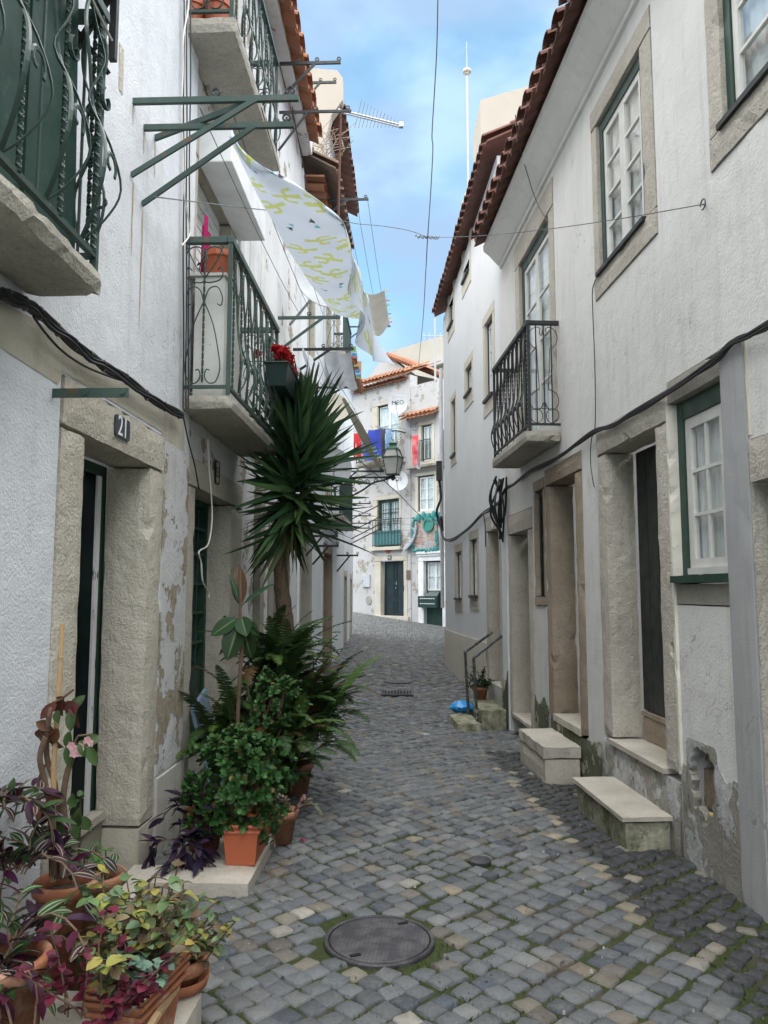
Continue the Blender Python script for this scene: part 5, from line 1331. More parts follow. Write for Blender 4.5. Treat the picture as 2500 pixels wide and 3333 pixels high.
# grey sheets
mb = MB(); mb.grid(lambda u, v: F.W(10.06+1.86*u, 4.84-.10*math.sin(math.pi*u)-.06*abs(math.sin(v*3.14*2))+.014*math.sin(u*15+v*9)-.05*v, .40+.38*v-.03*u), 30, 16)
tag(build('washing_sheet', mb, M['sheetgrey'], smooth=True), 'grey white sheet spread over the lines above the yucca', 'bed sheet')
mb = MB(); mb.grid(lambda u, v: F.W(9.0+1.9*u, 4.66-.45*v*(1-.3*u)-.05*math.sin(u*9), .20+.18*v+.05*u+.03*math.sin(u*14+v*3)), 24, 10)
tag(build('washing_sheet', mb, M['sheetwhite'], smooth=True), 'white sheet drooping towards the balcony left of the grey sheet', 'bed sheet')
# pegs
PEGM = [colmat('peg_%d' % i, c) for i, c in enumerate(((.25,.42,.12),(.05,.22,.50),(.50,.10,.07),(.30,.55,.45),(.55,.45,.2)))]
PEG = None; pegn = 0
def peg(p, ang, mi, desc):
    global pegn
    mb = MB(); x = V((math.cos(ang), .25, math.sin(ang))); mb.bar(p-x*.02, p+x*.055, .012, .012); mb.bar(p-x*.02+V((0,0,.012)), p+x*.055+V((0,0,.02)), .012, .010)
    o_ = build('clothes_peg', mb, PEGM[mi]); tag(o_, desc, 'clothes peg', 'pegs on the washing lines'); pegn += 1
COLN = ('green', 'blue', 'red', 'mint', 'straw coloured')
for k, (u, mi) in enumerate(((.02,0),(.05,0),(.09,0),(.13,3),(.18,1),(.21,1),(.27,2),(.48,0),(.62,1),(.66,1),(.70,3),(.75,1),(.82,0))):
    peg(F.W(10.06+1.86*u, 4.85, .79-.03*u), .05+.1*math.sin(k*2), mi, '%s peg on the outer edge of the grey sheet' % COLN[mi])
mb = MB(); mb.grid(lambda u, v: F.W(15.5+2.0*u, 7.86-.22*math.sin(math.pi*v)*(.5+u)-.04*v, .50+.55*v+.05*u), 16, 12)
tag(build('awning_cloth', mb, M['beige'], smooth=True), 'beige cloth sagging on the high lines against the sky', 'cloth')
for k in range(8): peg(F.W(15.6+1.9*k/7, 7.84, 1.07+.04*k/7), .1, (4,3,2,0,3,1,4,2)[k], '%s peg along the beige cloth against the sky' % COLN[(4,3,2,0,3,1,4,2)[k]])
EL = [(1113,1300),(1140,1362),(1172,1425),(1200,1478),(1240,1534)]; ER = [(1120,1294),(1160,1352),(1203,1425),(1214,1470),(1249,1530)]
def strip2(u, v):
    t = u*4; i = min(3, int(t)); f = t-i; Y = 11.6+3.6*u
    a = (EL[i][0]+(EL[i+1][0]-EL[i][0])*f, EL[i][1]+(EL[i+1][1]-EL[i][1])*f); b = (ER[i][0]+(ER[i+1][0]-ER[i][0])*f, ER[i][1]+(ER[i+1][1]-ER[i][1])*f)
    return at(a[0]+(b[0]-a[0])*v, a[1]+(b[1]-a[1])*v, Y+.5*(1-v)+.05*math.sin(v*6))
mb = MB(); mb.grid(strip2, 16, 6); tag(build('hanging_cloth', mb, M['olive'], smooth=True), 'folded olive cloth hanging down a line beside the yucca leaves', 'cloth')
cable('clothesline', [at(1095, 1240, 10.8), at(1160, 1345, 12.8), at(1252, 1534, 15.3)], .004, 'line with the olive cloth running down to the long bracket', 'clothesline', 'wire')
for k in range(8):
    t = k/7; peg(at(1208+36*t, 1448+78*t, 14.3+.9*t), .3, (3,0,3,0,4,2,0,3)[k], '%s peg at the lower end of the olive cloth' % COLN[(3,0,3,0,4,2,0,3)[k]])
# dishes, aerial
s, h = 9.25, 5.40
dish(at(1066, 905, 9.25), (.30, -1, .10), .42, 'large pale satellite dish half hidden behind the cactus sheet', 'N', .22, wallp=F.W(9.6, 5.0, .02), sx=-.22)
dish(at(1078, 1522, 12.4), (.25, -1, .12), .33, 'pale satellite dish low beside the yucca leaves', wallp=F.W(12.7, 3.5, .02))
dish(at(1092, 1330, 12.9), (.3, -1, .15), .25, 'small cream dish under the grey sheet', arm=False, mat='creamtrim', wallp=F.W(13.2, 4.6, .02))
b0, b1 = at(1101, 357, 9.2), at(1306, 407, 9.0)
t = thing('television_aerial', 'silver log periodic television aerial pointing right over the street', 'aerial', at(1103, 700, 9.2))
mb = MB(); mb.tube([b0, b1], .012, 6); mb.tube([b0+V((0,0,-.03)), b1+V((0,0,-.03))], .010, 6); mb.box(b1, .05, .05, .06); build('boom', mb, M['steel'], t)
for k in range(12):
    u = .32+.62*k/11; c = b0.lerp(b1, u); L_ = .135*(1-.75*k/11); mb = MB(); mb.tube([c+V((-.28*L_*1.2, .6*L_, -L_)), c+V((.28*L_*1.2, -.6*L_, L_))], .0035, 4); build('element', mb, M['steel'], t)
mb = MB(); mb.tube([at(1110, 345, 9.2), at(1102, 700, 9.2), at(1100, 770, 9.2)], .016, 6); build('mast', mb, M['tile'], t)
# street lantern
sL = 15.8; wL = F.W(sL, 3.92, 0); c = at(1279, 1500, 15.75)
t = thing('street_lantern', 'four sided street lantern with a green cap on a scrolled iron wall arm', 'street lamp', V((c.x, c.y, 3.9)))
za = at(1279, 1553, 15.75).z; zt = at(1279, 1450, 15.75).z; zb = at(1279, 1545, 15.75).z; zm = at(1279, 1490, 15.75).z
mb = MB(); mb.tube([F.W(sL, za, 0), V((c.x, c.y, za))], .022, 8)
mb.fbox(F, sL-.04, sL+.04, za-.5, za+.08, 0, .03)
A_ = F.W(sL, 0, .03)
def lp(u, z): return V((A_.x+(c.x-A_.x)*u, A_.y+(c.y-A_.y)*u, za+z))
mb.tube(smooth_path([lp(0,-.46), lp(.2,-.42), lp(.45,-.28), lp(.65,-.12), lp(.85,-.06), lp(.97,-.01)], 5), .02, 6)
ux = (c-A_); ux.z = 0; ux.normalize()
for (u, z, r_, a0, a1) in ((.10,-.12,.09,0,500),(.28,-.11,.09,180,-300),(.16,-.30,.09,90,500),(.42,-.10,.075,0,480),(.55,-.10,.06,180,-280),(.33,-.25,.06,90,460),(.70,-.07,.045,0,400),(.86,-.035,.03,0,400)):
    mb.tube(arc(lp(u, z), ux, V((0,0,1)), r_, a0, a1, 22, r_*.25), .011, 5)
build('arm', mb, M['ironb'], t)
mb = MB(); mb.lathe((c.x, c.y, za), [(.02,-.07),(.05,-.03),(.06,0),(.035,.03),(.02,.06)], 10)
for an in range(4):
    a = math.radians(45+90*an); mb.tube(smooth_path([V((c.x, c.y, za+.05)), V((c.x+.07*math.cos(a), c.y+.07*math.sin(a), za+.055)), V((c.x+.10*math.cos(a), c.y+.10*math.sin(a), zb+.02))], 4), .010, 5)
build('support', mb, M['ironb'], t)
def ring4(r, z): return [V((c.x+r*math.cos(math.radians(25+90*k)), c.y+r*math.sin(math.radians(25+90*k)), z)) for k in range(4)]
def frus(mb, r0, z0, r1, z1, cap=True):
    a = [mb.vert(p) for p in ring4(r0, z0)]; b = [mb.vert(p) for p in ring4(r1, z1)]
    for k in range(4): mb.face((a[k], a[(k+1) % 4], b[(k+1) % 4], b[k]))
    if cap: mb.face(a[::-1]); mb.face(b)
RB, RM = .155, .235
mb = MB(); frus(mb, RB-.012, zb+.01, RM-.012, zm-.01); frus(mb, RM-.02, zm+.012, .14, zt-.085); build('glazing', mb, M['lampglass'], t)
mb = MB(); frus(mb, RB+.01, zb-.012, RB+.01, zb+.012); frus(mb, RM+.02, zm-.012, RM+.02, zm+.012)
for p, q_ in zip(ring4(RB, zb), ring4(RM, zm)): mb.bar(p, q_, .018)
for p, q_ in zip(ring4(RM, zm), ring4(.15, zt-.085)): mb.bar(p, q_, .018)
build('frame', mb, M['irong'], t)
mb = MB(); frus(mb, .175, zt-.085, .13, zt-.03); frus(mb, .09, zt-.029, .075, zt+.03); mb.lathe((c.x, c.y, zt+.03), [(.095,0),(.095,.015),(.05,.05),(.03,.06)], 12); build('cap', mb, M['lampgreen'], t)
# ------------------------------------------------------------------ FAR houses
G = FF
def gr(x0, y0, x1, y1, d=0):
    a = G.px(x0, y0, d); b = G.px(x1, y1, d); return min(a[0], b[0]), max(a[0], b[0]), min(a[1], b[1]), max(a[1], b[1])
h42 = thing('townhouse', 'white far house with peeling walls, door 42 and a long tiled eave', 'house', G.W(-1, .5))
h40 = thing('townhouse', 'white far house with door 40, a small tile canopy and a sloping red roof', 'house', G.W(1.4, .3))
S0, SM, S1 = -5.0, .575, 3.2
dr = (-1.30, .42, 0, 2.86); gw = (-1.42, .12, 3.20, 5.15); tw = (-1.42, .15, 6.43, 8.78)
a0, a1, b0, b1 = gr(1229, 1594, 1298, 1778)
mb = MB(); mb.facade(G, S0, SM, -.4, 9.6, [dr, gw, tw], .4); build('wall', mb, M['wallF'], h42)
o = surround(h42, G, (dr[0], dr[1], .4, 2.86), .32, .2, .2, .2, M['stone'], step=.15); panel_door(h42, G, (o[0], o[1], .62, o[3]), -.2, M['doorblue'])
mb = MB(); mb.worn(G, dr[0], dr[1]+.1, .3, .615, -.3, .10, .15, .004, .01); build('threshold', mb, M['stone'], h42)
o = surround(h42, G, gw, .25, .14, .16, .22, M['stone'], step=.2, name='window_surround')
wi = window(h42, G, o, -.12, 'green', 'green', rows=4, curtain=True, label='tall green barred window over door 42')
mb = MB()
for k in range(9): mb.tube([G.W(o[0]+.06+(o[1]-o[0]-.12)*k/8, o[2]+.9, -.02), G.W(o[0]+.06+(o[1]-o[0]-.12)*k/8, o[3], -.02)], .012, 4)
for y in (.95, 1.4): mb.tube([G.W(o[0], o[2]+y, -.02), G.W(o[1], o[2]+y, -.02)], .012, 4)
build('bars', mb, M['irong'], wi)
mb = MB(); mb.worn(G, gw[0]-.05, gw[1]+.05, 3.06, 3.195, .002, .16, .15, .003, .01); bl = build('balcony', mb, M['stone'], h42)
mb = MB(); r0, r1 = gw[0]+.12, gw[1]+.06
mb.fbox(G, r0-.05, r1+.05, 4.20, 4.235, .10, .14); mb.fbox(G, r0, r1, 3.25, 3.275, .11, .13)
for k in range(10):
    s = r0+(r1-r0)*k/9; mb.tube([G.W(s, 3.2, .12), G.W(s, 4.2, .12)], .012, 4)
    if k < 9: mb.tube(arc(G.W(s+(r1-r0)/18, 3.66, .12), G.u, V((0,0,1)), (r1-r0)/18, 0, 180, 8), .01, 4)
build('railing', mb, M['irong'], bl)
mb = MB(); mb.fbox(G, r0+.02, r1-.02, 3.24, 3.80, .085, .10); build('panel', mb, colmat('teal_panel', (.05,.16,.17)), bl)
o = surround(h42, G, tw, .26, .16, .1, .26, M['stone'], step=.2, name='window_surround'); window(h42, G, o, -.1, 'green', 'whiteclean', rows=3)
tb = balcony(h42, G, -1.83, .36, 6.30, 6.43, .55, 7.42, 'irongl', bars=14, ends=(True, True), label='upper far balcony hung with washing', style='lyre')
roof(h42, G, -3.2, SM-.02, 9.62, .30, 1.8, 'tileO', slope=.45, pitch=.2, r=.08, rows=3, tilerun=1.4)
mb = MB(); tiles(mb, G, -3.1, SM-.04, 9.46, .2, .25, .2, .1, .075, 1); build('corbel_tiles', mb, M['tileO'], h42)
mb = MB(); tq = topx_h(1158)
def wedge(mb, pts, d0, d1):
    A = [mb.vert(G.W(s, h, d0)) for s, h in pts]; B = [mb.vert(G.W(s, h, d1)) for s, h in pts]; n = len(pts)
    mb.face(A); mb.face(B[::-1])
    for k in range(n): mb.face((A[k], B[k], B[(k+1) % n], A[(k+1) % n]))
dd = -1.9
g = [G.px(1180, 1252, dd), G.px(1225, 1195, dd), G.px(1252, 1160, dd), G.px(1262, 1157, dd), G.px(1340, 1218, dd)]
wedge(mb, [(g[0][0]-.5, 9), *g, (g[4][0]+3.4, g[4][1]-1.2), (g[4][0]+3.4, 8)], dd, dd-.3); build('gable', mb, M['wallF2'], h42)
mb = MB(); p0, p1 = G.px(1268, 1157, dd), G.px(1500, 1248, dd)
nq = 24
for k in range(nq):
    for j in range(6):
        u0, u1 = k/nq, (k+1.15)/nq; s0 = p0[0]+(p1[0]-p0[0])*u0; s1 = p0[0]+(p1[0]-p0[0])*u1; z0 = p0[1]+(p1[1]-p0[1])*u0; z1 = p0[1]+(p1[1]-p0[1])*u1
        mb.tube([G.W(s0, z0+.02, dd+.12-j*.24), G.W(s1, z1-.02, dd+.12-j*.24)], .12, 6)
build('roof', mb, M['tileO'], h40)
hZ = thing('townhouse', 'plain cream block rising behind the far red roof', 'house', G.W(2, 5, -6))
mb = MB(); dz = -6.0; z0, z1 = G.px(1273, 1143, dz), G.px(1500, 1137, dz); mb.fbox(G, z0[0], z0[0]+8, 0, z0[1], dz-4, dz); build('wall', mb, M['wallC'], hZ)
mb = MB(); q = G.px(1412, 1180, dz+.01); mb.fbox(G, q[0], q[0]+2, q[1]-.25, q[1], dz, dz+.3); mb.fbox(G, q[0], q[0]+2, q[1]-1.0, q[1]-.8, dz, dz+.3); build('terrace', mb, M['wallF2'], hZ)
# house 40
u40 = (.78, 1.86, 4.30, 5.85); j40 = (.95, 1.74, 6.12, 7.72); f40 = (.92, 2.28, .0, 2.85)
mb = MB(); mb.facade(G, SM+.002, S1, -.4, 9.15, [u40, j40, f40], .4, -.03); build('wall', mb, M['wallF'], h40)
GO = Off(G, -.03)
o = surround(h40, GO, u40, .14, .14, .14, .1, M['creamtrim'], sill=.12, name='window_surround', step=.3); window(h40, GO, o, -.05, 'ironb', 'whiteclean', rows=3)
o = surround(h40, GO, j40, .14, .14, .14, .15, M['creamtrim'], sill=.12, name='window_surround', step=.3); wj = window(h40, GO, o, -.1, 'ironb', 'whiteclean', rows=2)
mb = MB(); mb.fbox(G, o[0], o[1], 7.0, 7.03, .03, .05); mb.fbox(G, o[0], o[1], 6.27, 6.3, .03, .05)
for k in range(9): mb.tube([G.W(o[0]+(o[1]-o[0])*k/8, 6.27, .04), G.W(o[0]+(o[1]-o[0])*k/8, 7.0, .04)], .011, 4)
build('railing', mb, M['irong'], wj)
roof(h40, G, .32, 1.98, 7.86, .42, .1, 'tileO', slope=.5, pitch=.2, r=.08, rows=1, tilerun=.45)
mb = MB(); mb.worn(G, .55, 2.2, 5.98, 6.06, -.028, .28, .2, .004, .01); build('string_course', mb, M['stoneG'], h40)
o = surround(h40, GO, f40, .26, .22, .24, .28, M['whiteclean'], name='door_surround', step=.3, j=.001, r=.006)
mb = MB(); mb.worn(GO, f40[0]-.05, f40[1]+.05, 2.86, 2.96, .0, .10, .3, .001, .01); mb.worn(GO, f40[0]-.02, f40[1]+.02, 2.78, 2.857, .022, .06, .3, .001, .008); build('cornice', mb, M['whiteclean'], h40)
ds = .33; dm = 1.55
window(h40, GO, (o[0], o[1], dm, o[3]), -.16, 'ironb', 'whiteclean', rows=2)
plank_door(h40, GO, (o[0], o[1], ds, dm-.01), -.17, M['green'], 4, knob=False, label='dark green lower door panel under the white window')
bx = gr(1367, 1940, 1427, 1978, .05); mb = MB()
s0, s1, e0, e1 = bx; mb.fbox(G, s0, s1, e0, e1, -.02, .16); fb = build('letter_boxes', mb, M['boxgreen']); tag(fb, 'dark green metal letter boxes mounted across door 40', 'letter box')
mb = MB(); mb.hexa([G.W(s0+.25, e1+.002, -.15), G.W(s1, e1+.002, -.15), G.W(s1, e1+.002, .12), G.W(s0+.25, e1+.002, .12), G.W(s0+.4, e1+.16, -.15), G.W(s1, e1+.16, -.15), G.W(s1, e1+.16, -.02), G.W(s0+.4, e1+.16, -.02)]); build('hood', mb, M['boxgreen'], fb)
for r_ in (.3, .75):
    mb = MB()
    for k in range(8): mb.fbox(G, s0+.1+(s1-s0-.15)*k/8, s0+.1+(s1-s0-.15)*(k+.6)/8, e0+(e1-e0)*r_, e0+(e1-e0)*r_+.03, .161, .165)
    build('name_slots', mb, M['signwhite'], fb)
# number signs, fittings
for lab, tx, (x0, y0, x1, y1), mat, ink in (('small black number tile reading 42 over the blue door', '42', (1262, 1808, 1274, 1821), 'navy', 'signwhite'), ('small dark number tile reading 40 above the white doorway', '40', (1383, 1790, 1393, 1804), 'navy', 'signwhite')):
    s0, s1, e0, e1 = gr(x0, y0, x1, y1, .03); mb = MB(); mb.fbox(G, s0, s1, e0, e1, .022, .035); pl = build('number_plate', mb, M[mat]); tag(pl, lab, 'number plate')
    mb = MB(); pc = G.W((s0+s1)/2, (e0+e1)/2, .036); text_mesh(mb, tx, lambda u, v, w: pc+G.u*u+V((0,0,v))+G.n*w, (e1-e0)*.85, .001); build('numerals', mb, M[ink], pl)
s0, s1, e0, e1 = gr(1183, 1870, 1206, 1911); mb = MB(); mb.fbox(G, s0, s1, e0, e1, .001, .06); mbx = build('meter_box', mb, M['dish'], bevel=.01); tag(mbx, 'pale grey meter box on the peeling wall left of door 42', 'meter box')
mb = MB(); mb.fbox(G, s0+.02, s0+.04, e0+.2, e0+.26, .061, .075); build('latch', mb, M['ink'], mbx)
a = G.px(1201, 1954); mb = MB(); MM = Matrix((G.u, V((0,0,1)), G.n)).transposed(); mb.lathe(G.W(a[0], a[1], 0), [(.16,0),(.16,.025),(.13,.03),(.12,.02),(1e-3,.02)], 20, MM); tag(build('wall_vent', mb, M['stoneG']), 'round grey vent low on the peeling wall', 'vent')
s0, s1, e0, e1 = gr(1324, 1856, 1336, 1886); mb = MB(); mb.fbox(G, s0, s1, e0, e1, .001, .03); tag(build('wall_plaque', mb, M['tileOld']), 'small brown tile plaque right of door 42', 'plaque')
mb = MB(); a = G.px(1263, 1797, .03); mb.grid(lambda u, v: G.W(a[0]-.20+.40*u, a[1]+.07-.12*v*math.sin(math.pi*u), .03), 10, 3); tag(build('painted_bowl', mb, colmat('red_paint', (.40,.09,.07))), 'faded red half round ornament over door 42', 'ornament')
# artwork: a plain generic relief panel in the same colours
s0, s1, e0, e1 = gr(1345, 1690, 1422, 1788, .03); t = thing('wall_artwork', 'colourful mosaic wall panel edged in teal shells between the windows and door 40', 'artwork', G.W((s0+s1)/2, e0, .02))
mb = MB(); mb.fbox(G, s0, s1, e0, e1, -.02, .03); build('panel', mb, paint('pink_mosaic', (.42,.27,.23), (.40,.40,.39), .50, scale=5), t)
mb = MB(); q = random.Random(3)
for k in range(90):
    u = q.random(); e = q.choice(range(4)); p = {0: (s0+u*(s1-s0), e0), 1: (s0+u*(s1-s0), e1), 2: (s0, e0+u*(e1-e0)), 3: (s1, e0+u*(e1-e0))}[e]
    mb.sphere(G.W(p[0]+q.gauss(0,.02), p[1]+q.gauss(0,.02), .05), .05, .05, .05, 6, 4)
for k in range(5): mb.sphere(G.W(s0+.3+k*.24, e1+.02+.06*(k % 2), .06), .09, .06, .17, 8, 5)
build('border', mb, colmat('teal_shells', (.03,.24,.24)), t)
mb = MB(); cA = G.W(s1-.36, e0+.78*(e1-e0), .05); mb.lathe(cA, [(.26,0),(.26,.05),(.19,.06),(.18,.02),(1e-3,.02)], 18, MM); build('medallion', mb, colmat('teal_disc', (.04,.22,.18)), t)
mb = MB(); mb.tube(smooth_path([G.W(s0+.15, e1-.1, .07), G.W(s0+.18, e0+.75, .07), G.W(s0+.0, e0+.35, .07), G.W(s0-.35, e0+.08, .07)], 5), [.05+.008*i for i in range(16)], 8, flat=.5); build('grey_curve', mb, colmat('grey_fish', (.30,.33,.36)), t)
mb = MB(); mb.lathe(G.W(s1-.32, e0+.12, .035), [(.16,0),(.2,.02),(.14,.03)], 14, MM); build('grey_shape', mb, colmat('grey_shell', (.32,.31,.33)), t)
# dishes with their marks
c = G.W(*G.px(1295.5, 1318, .55), .55); dish(c, (-.25, -1, .05), .36, 'round white dish marked MEO beside the top far window', 'MEO', .22, wallp=G.W(.45, c.z-.5, .0), sx=0)
c = G.W(*G.px(1297, 1566, .5), .5); dish(c, (-.2, -1, .05), .36, 'round white dish with a grey ring mark below the lantern', 'OS', .20, wallp=G.W(.45, c.z-.35, .0))
# far washing
LN = .85
def hang(name, label, cat, x0, x1, y0, y1, mat, d=LN, legs=False, flare=0, wav=6):
    a = G.px(x0, y0, d); b = G.px(x1, y1, d); s0, s1, e1, e0 = a[0], b[0], a[1], b[1]; mb = MB()
    def f(u, v, p=0, q=1):
        return G.W(s0+(s1-s0)*(p+(q-p)*u)+flare*(u-.5)*math.sin(math.pi*v), e1+(e0-e1)*v-.04*math.sin(u*6)*v-.05*math.sin(math.pi*u)*(1-v), d+.05*math.sin(u*wav+v*2)*(.3+v)+.03*math.sin(v*5))
    if legs:
        I = mb.grid(lambda u, v: f(u, v*.4), 10, 5)
        for p, q in ((0, .46), (.54, 1)): mb.grid(lambda u, v: f(u, .4+.6*v*(1 if p else .97), p, q)+G.n*.02*math.sin(u*3.14), 6, 8)
    else: mb.grid(f, 14, 12)
    return tag(build(name, mb, mat, smooth=True), label, cat, 'far washing on the line')
hang('trousers', 'red trousers on the far washing line', 'trousers', 1144, 1179, 1410, 1488, cloth('red_cotton', (.48,.04,.045), .15), legs=True)
hang('shirt', 'faded blue shirt hanging beside the red trousers', 'shirt', 1182, 1203, 1412, 1492, cloth('faded_blue', (.12,.14,.40), .15))
hang('shirt', 'bright royal blue shirt on the far washing line', 'shirt', 1200, 1240, 1400, 1490, cloth('royal_blue', (.045,.065,.34), .15), flare=.25)
hang('trousers', 'dark grey trousers right of the royal blue shirt', 'trousers', 1242, 1256, 1394, 1482, cloth('charcoal', (.06,.055,.065), .05), legs=False)
hang('jeans', 'light blue jeans on the far washing line', 'jeans', 1257, 1276, 1396, 1510, cloth('denim', (.13,.22,.36), .05, (.2,.3,.45)), legs=True)
hang('towel', 'red patterned towel hanging by the small far window', 'towel', 1344, 1363, 1415, 1510, cloth('red_towel', (.55,.04,.06), .15, (.62,.3,.3)), d=.7)
hang('towel', 'grey towel behind the red patterned one', 'towel', 1357, 1368, 1425, 1522, cloth('grey_towel', (.52,.5,.54), .2), d=.6)
cable('clothesline', [G.W(*G.px(1138, 1404, LN), LN), G.W(*G.px(1200, 1400, LN), LN), G.W(*G.px(1330, 1392, LN), LN)], .008, 'line carrying the far red and blue washing', 'clothesline', 'wire')
for xx, lab in ((1258, 'left bracket of the far washing line'), (1330, 'right bracket of the far washing line')):
    s, h = G.px(xx, 1396, .4); mb = MB(); mb.bar(G.W(s, h, 0), G.W(s, h, 1.0), .035); mb.bar(G.W(s, h-.4, 0), G.W(s, h-.03, .6), .03); tag(build('clothesline_bracket', mb, M['galv']), lab, 'bracket', 'far washing line brackets')
# poles and wires at the far end
p = G.W(1.25, 0, -.9); mb = MB(); xa, xb = at(1415, 975, 27.4), at(1405, 1340, 27.4); mb.tube([V((xa.x, 27.4, 8.2)), V((xa.x, 27.4, xa.z))], .04, 6)
am = build('aerial_mast', mb, M['galv']); tag(am, 'thin pale aerial mast against the sky beside the smooth white house', 'aerial')
mb = MB(); z = at(1415, 1095, 27.4).z; mb.tube([V((xa.x-.45, 27.4, z)), V((xa.x+.35, 27.4, z+.03))], .014, 5)
for k in range(4): mb.tube([V((xa.x-.4+.2*k, 27.35, z-.15)), V((xa.x-.4+.2*k, 27.45, z+.15))], .009, 4)
build('crossbar', mb, M['galv'], am)
mb = MB(); ch = at(1170, 1200, 31.5); mb.box((ch.x, 31.5, at(1170, 1215, 31.5).z), .16, .16, 1.0); tag(build('chimney_pipe', mb, M['terracottaold']), 'narrow terracotta pipe rising behind the left row', 'chimney')
for k in range(5):
    cable('far_wire', sag(F.W(20.3-k*.1, 3.55-.12*k, .45), G.W(.9+.1*k, 4.2-.25*k, .05), .05), .006, 'thin wire crossing before the green barred window, %s of five' % ('first', 'second', 'third', 'fourth', 'fifth')[k], mat='wire', group='wires before the barred window')
cable('far_wire', [F.W(15.5, 4.25, .5), at(1290, 1600, 20), at(1380, 1690, 25), Q.W(5.2, 3.0, .1)], .012, 'thick black cable slanting from behind the lantern to the right house')
# ------------------------------------------------------------------ plants
PR = random.Random(77)
def leafblade(mb, base, d, up, L, W, bend=.3, nseg=5, fold=.25, col=(.05,.1,.03), col2=None, tip=1.0, stripe=None, prof='oval'):
    """one leaf: a folded blade with a midrib, bending along its length"""
    d = V(d).normalized(); up = V(up); sd = d.cross(up)
    if sd.length < 1e-4: sd = d.cross(V((1, .2, .1)))
    sd.normalize(); nrm = sd.cross(d).normalized(); P = V(base); rows = []
    for i in range(nseg+1):
        t = i/nseg
        if prof == 'oval': w = W*.5*math.sin(math.pi*min(1, .06+t*.94))**.75*(1-.15*t)
        elif prof == 'spoon': w = W*.5*(math.sin(math.pi*min(1, t**1.5*.93+.03))**.8)
        else: w = W*.5*(min(1, t*5+.35))*(1-t)**.62
        if i == nseg: w = W*.015
        nn = (nrm*math.cos(bend*t)+d*math.sin(bend*t)*0+V((0,0,0)))
        k = 1+PR.uniform(-.02,.02)
        row = []
        offs = (-1, -.62, -.45, -.25, 0, .25, .45, .62, 1) if stripe else ((-1, -.14, 0, .14, 1) if col2 else (-1, 0, 1))
        for o in offs:
            mb.col = tuple(c*k for c in (stripe if (stripe and abs(o) == .45) else (col2 if (col2 and o == 0) else col)))
            row.append(mb.vert(P+sd*w*o+nn*fold*w*abs(o)))
        rows.append(row)
        dd = (d-nrm*0)*1.0
        ang = bend/nseg
        d = (d*math.cos(ang)-nrm*math.sin(ang)).normalized(); nrm = sd.cross(d).normalized()
        P = P+d*(L/nseg)
    for a, b in zip(rows, rows[1:]):
        for k in range(len(a)-1): mb.face((a[k], a[k+1], b[k+1], b[k]))
def rdir(el0, el1, az0=0, az1=360):
    e, a = math.radians(PR.uniform(el0, el1)), math.radians(PR.uniform(az0, az1))
    return V((math.cos(e)*math.cos(a), math.cos(e)*math.sin(a), math.sin(e)))
def jit(c, s=.2):
    k = PR.uniform(1-s, 1+s); return tuple(x*k*PR.uniform(.94, 1.06) for x in c)
def plant(name, label, cat, loc, stems, leaves, lm='leaf', stemmat=None, group=None, flowers=None):
    t = thing(name, label, cat, loc, group)
    if stems: build('stems', stems, stemmat or M['stemg'], t)
    if leaves: build('leaves', leaves, M[lm], t, smooth=True)
    if flowers: build('flowers', flowers, M['petal'], t, smooth=True)
    return t
M['stemg'] = colmat('green_stem', (.06,.08,.03), .7); M['stemb'] = stone('brown_stem', (.16,.10,.07), (.10,.065,.045), bumpd=.002, rough=.9)
def pot(name, label, c, r0, r1, h, mat='terracotta', soil=True, rimh=.045, group=None):
    t = thing(name, label, 'flower pot', c, group); c = V(c)
    mb = MB(); mb.lathe(c, [(r0,0),(r1*.97,h-rimh),(r1,h-rimh),(r1+.012,h-rimh+.004),(r1+.014,h-.006),(r1+.008,h),(r1-.008,h),(r1-.012,h-.03),(r1*.93,h-.05)], 32, cap1=False)
    build('body', mb, M[mat], t, smooth=False, bevel=0).data.polygons.foreach_set('use_smooth', [True]*len(mb.f))
    mb = MB(); mb.lathe(c, [(r1*.94,h-.052),(1e-3,h-.045)], 24, cap0=False); build('soil', mb, M['soil'], t)
    return t
# --- yucca ---------------------------------------------------------------
yb = V((-1.02, 7.0, 0)); yt = V((-.93, 7.05, 2.40)); mb = MB()
def dpath(pts, r, n=10): mb.tube(smooth_path(pts, 6), r, n)
P = smooth_path([V((-.84, 7.05, 0)), V((-.85, 7.05, .9)), V((-.90, 7.04, 1.35)), V((-.94, 7.03, 1.75)), V((-.92, 7.02, 2.2)), V((-.82, 7.0, 2.85))], 8)
mb.tube(P, [.085-.03*i/len(P)+.004*math.sin(i*2.1) for i in range(len(P))], 12)
lv = MB(); lv.col = (1,1,1)
for k in range(340):
    z = 2.15+.85*PR.random()**.8; c = V((-.84+.03*PR.gauss(0,1)+.06*(z-2.2), 7.0+.03*PR.gauss(0,1), z))
    el = PR.gauss(-48+128*(z-2.15)/.85, 24); el = max(-80, min(86, el))
    az = PR.uniform(0, 360)
    e, a = math.radians(el), math.radians(az); d = V((math.cos(e)*math.cos(a), math.cos(e)*math.sin(a), math.sin(e)))
    if d.x < -.2: L = min(PR.uniform(.6, .9), .46/max(.2, -d.x))
    else: L = PR.uniform(.58, .86)*(1 if el > -20 else .72)
    g = PR.random(); col = jit((.030,.072,.032) if g < .7 else (.055,.105,.04), .3)
    if el < -45: col = jit((.05,.075,.03), .2)
    leafblade(lv, c, d, rdir(-90,90)+V((0,-.5,.5)), L, .082*PR.uniform(.75,1.1), PR.uniform(0, .55)*PR.random() if el > -30 else PR.uniform(0, .1), 7, .3, col, tuple(x*1.25 for x in col), prof='sword')
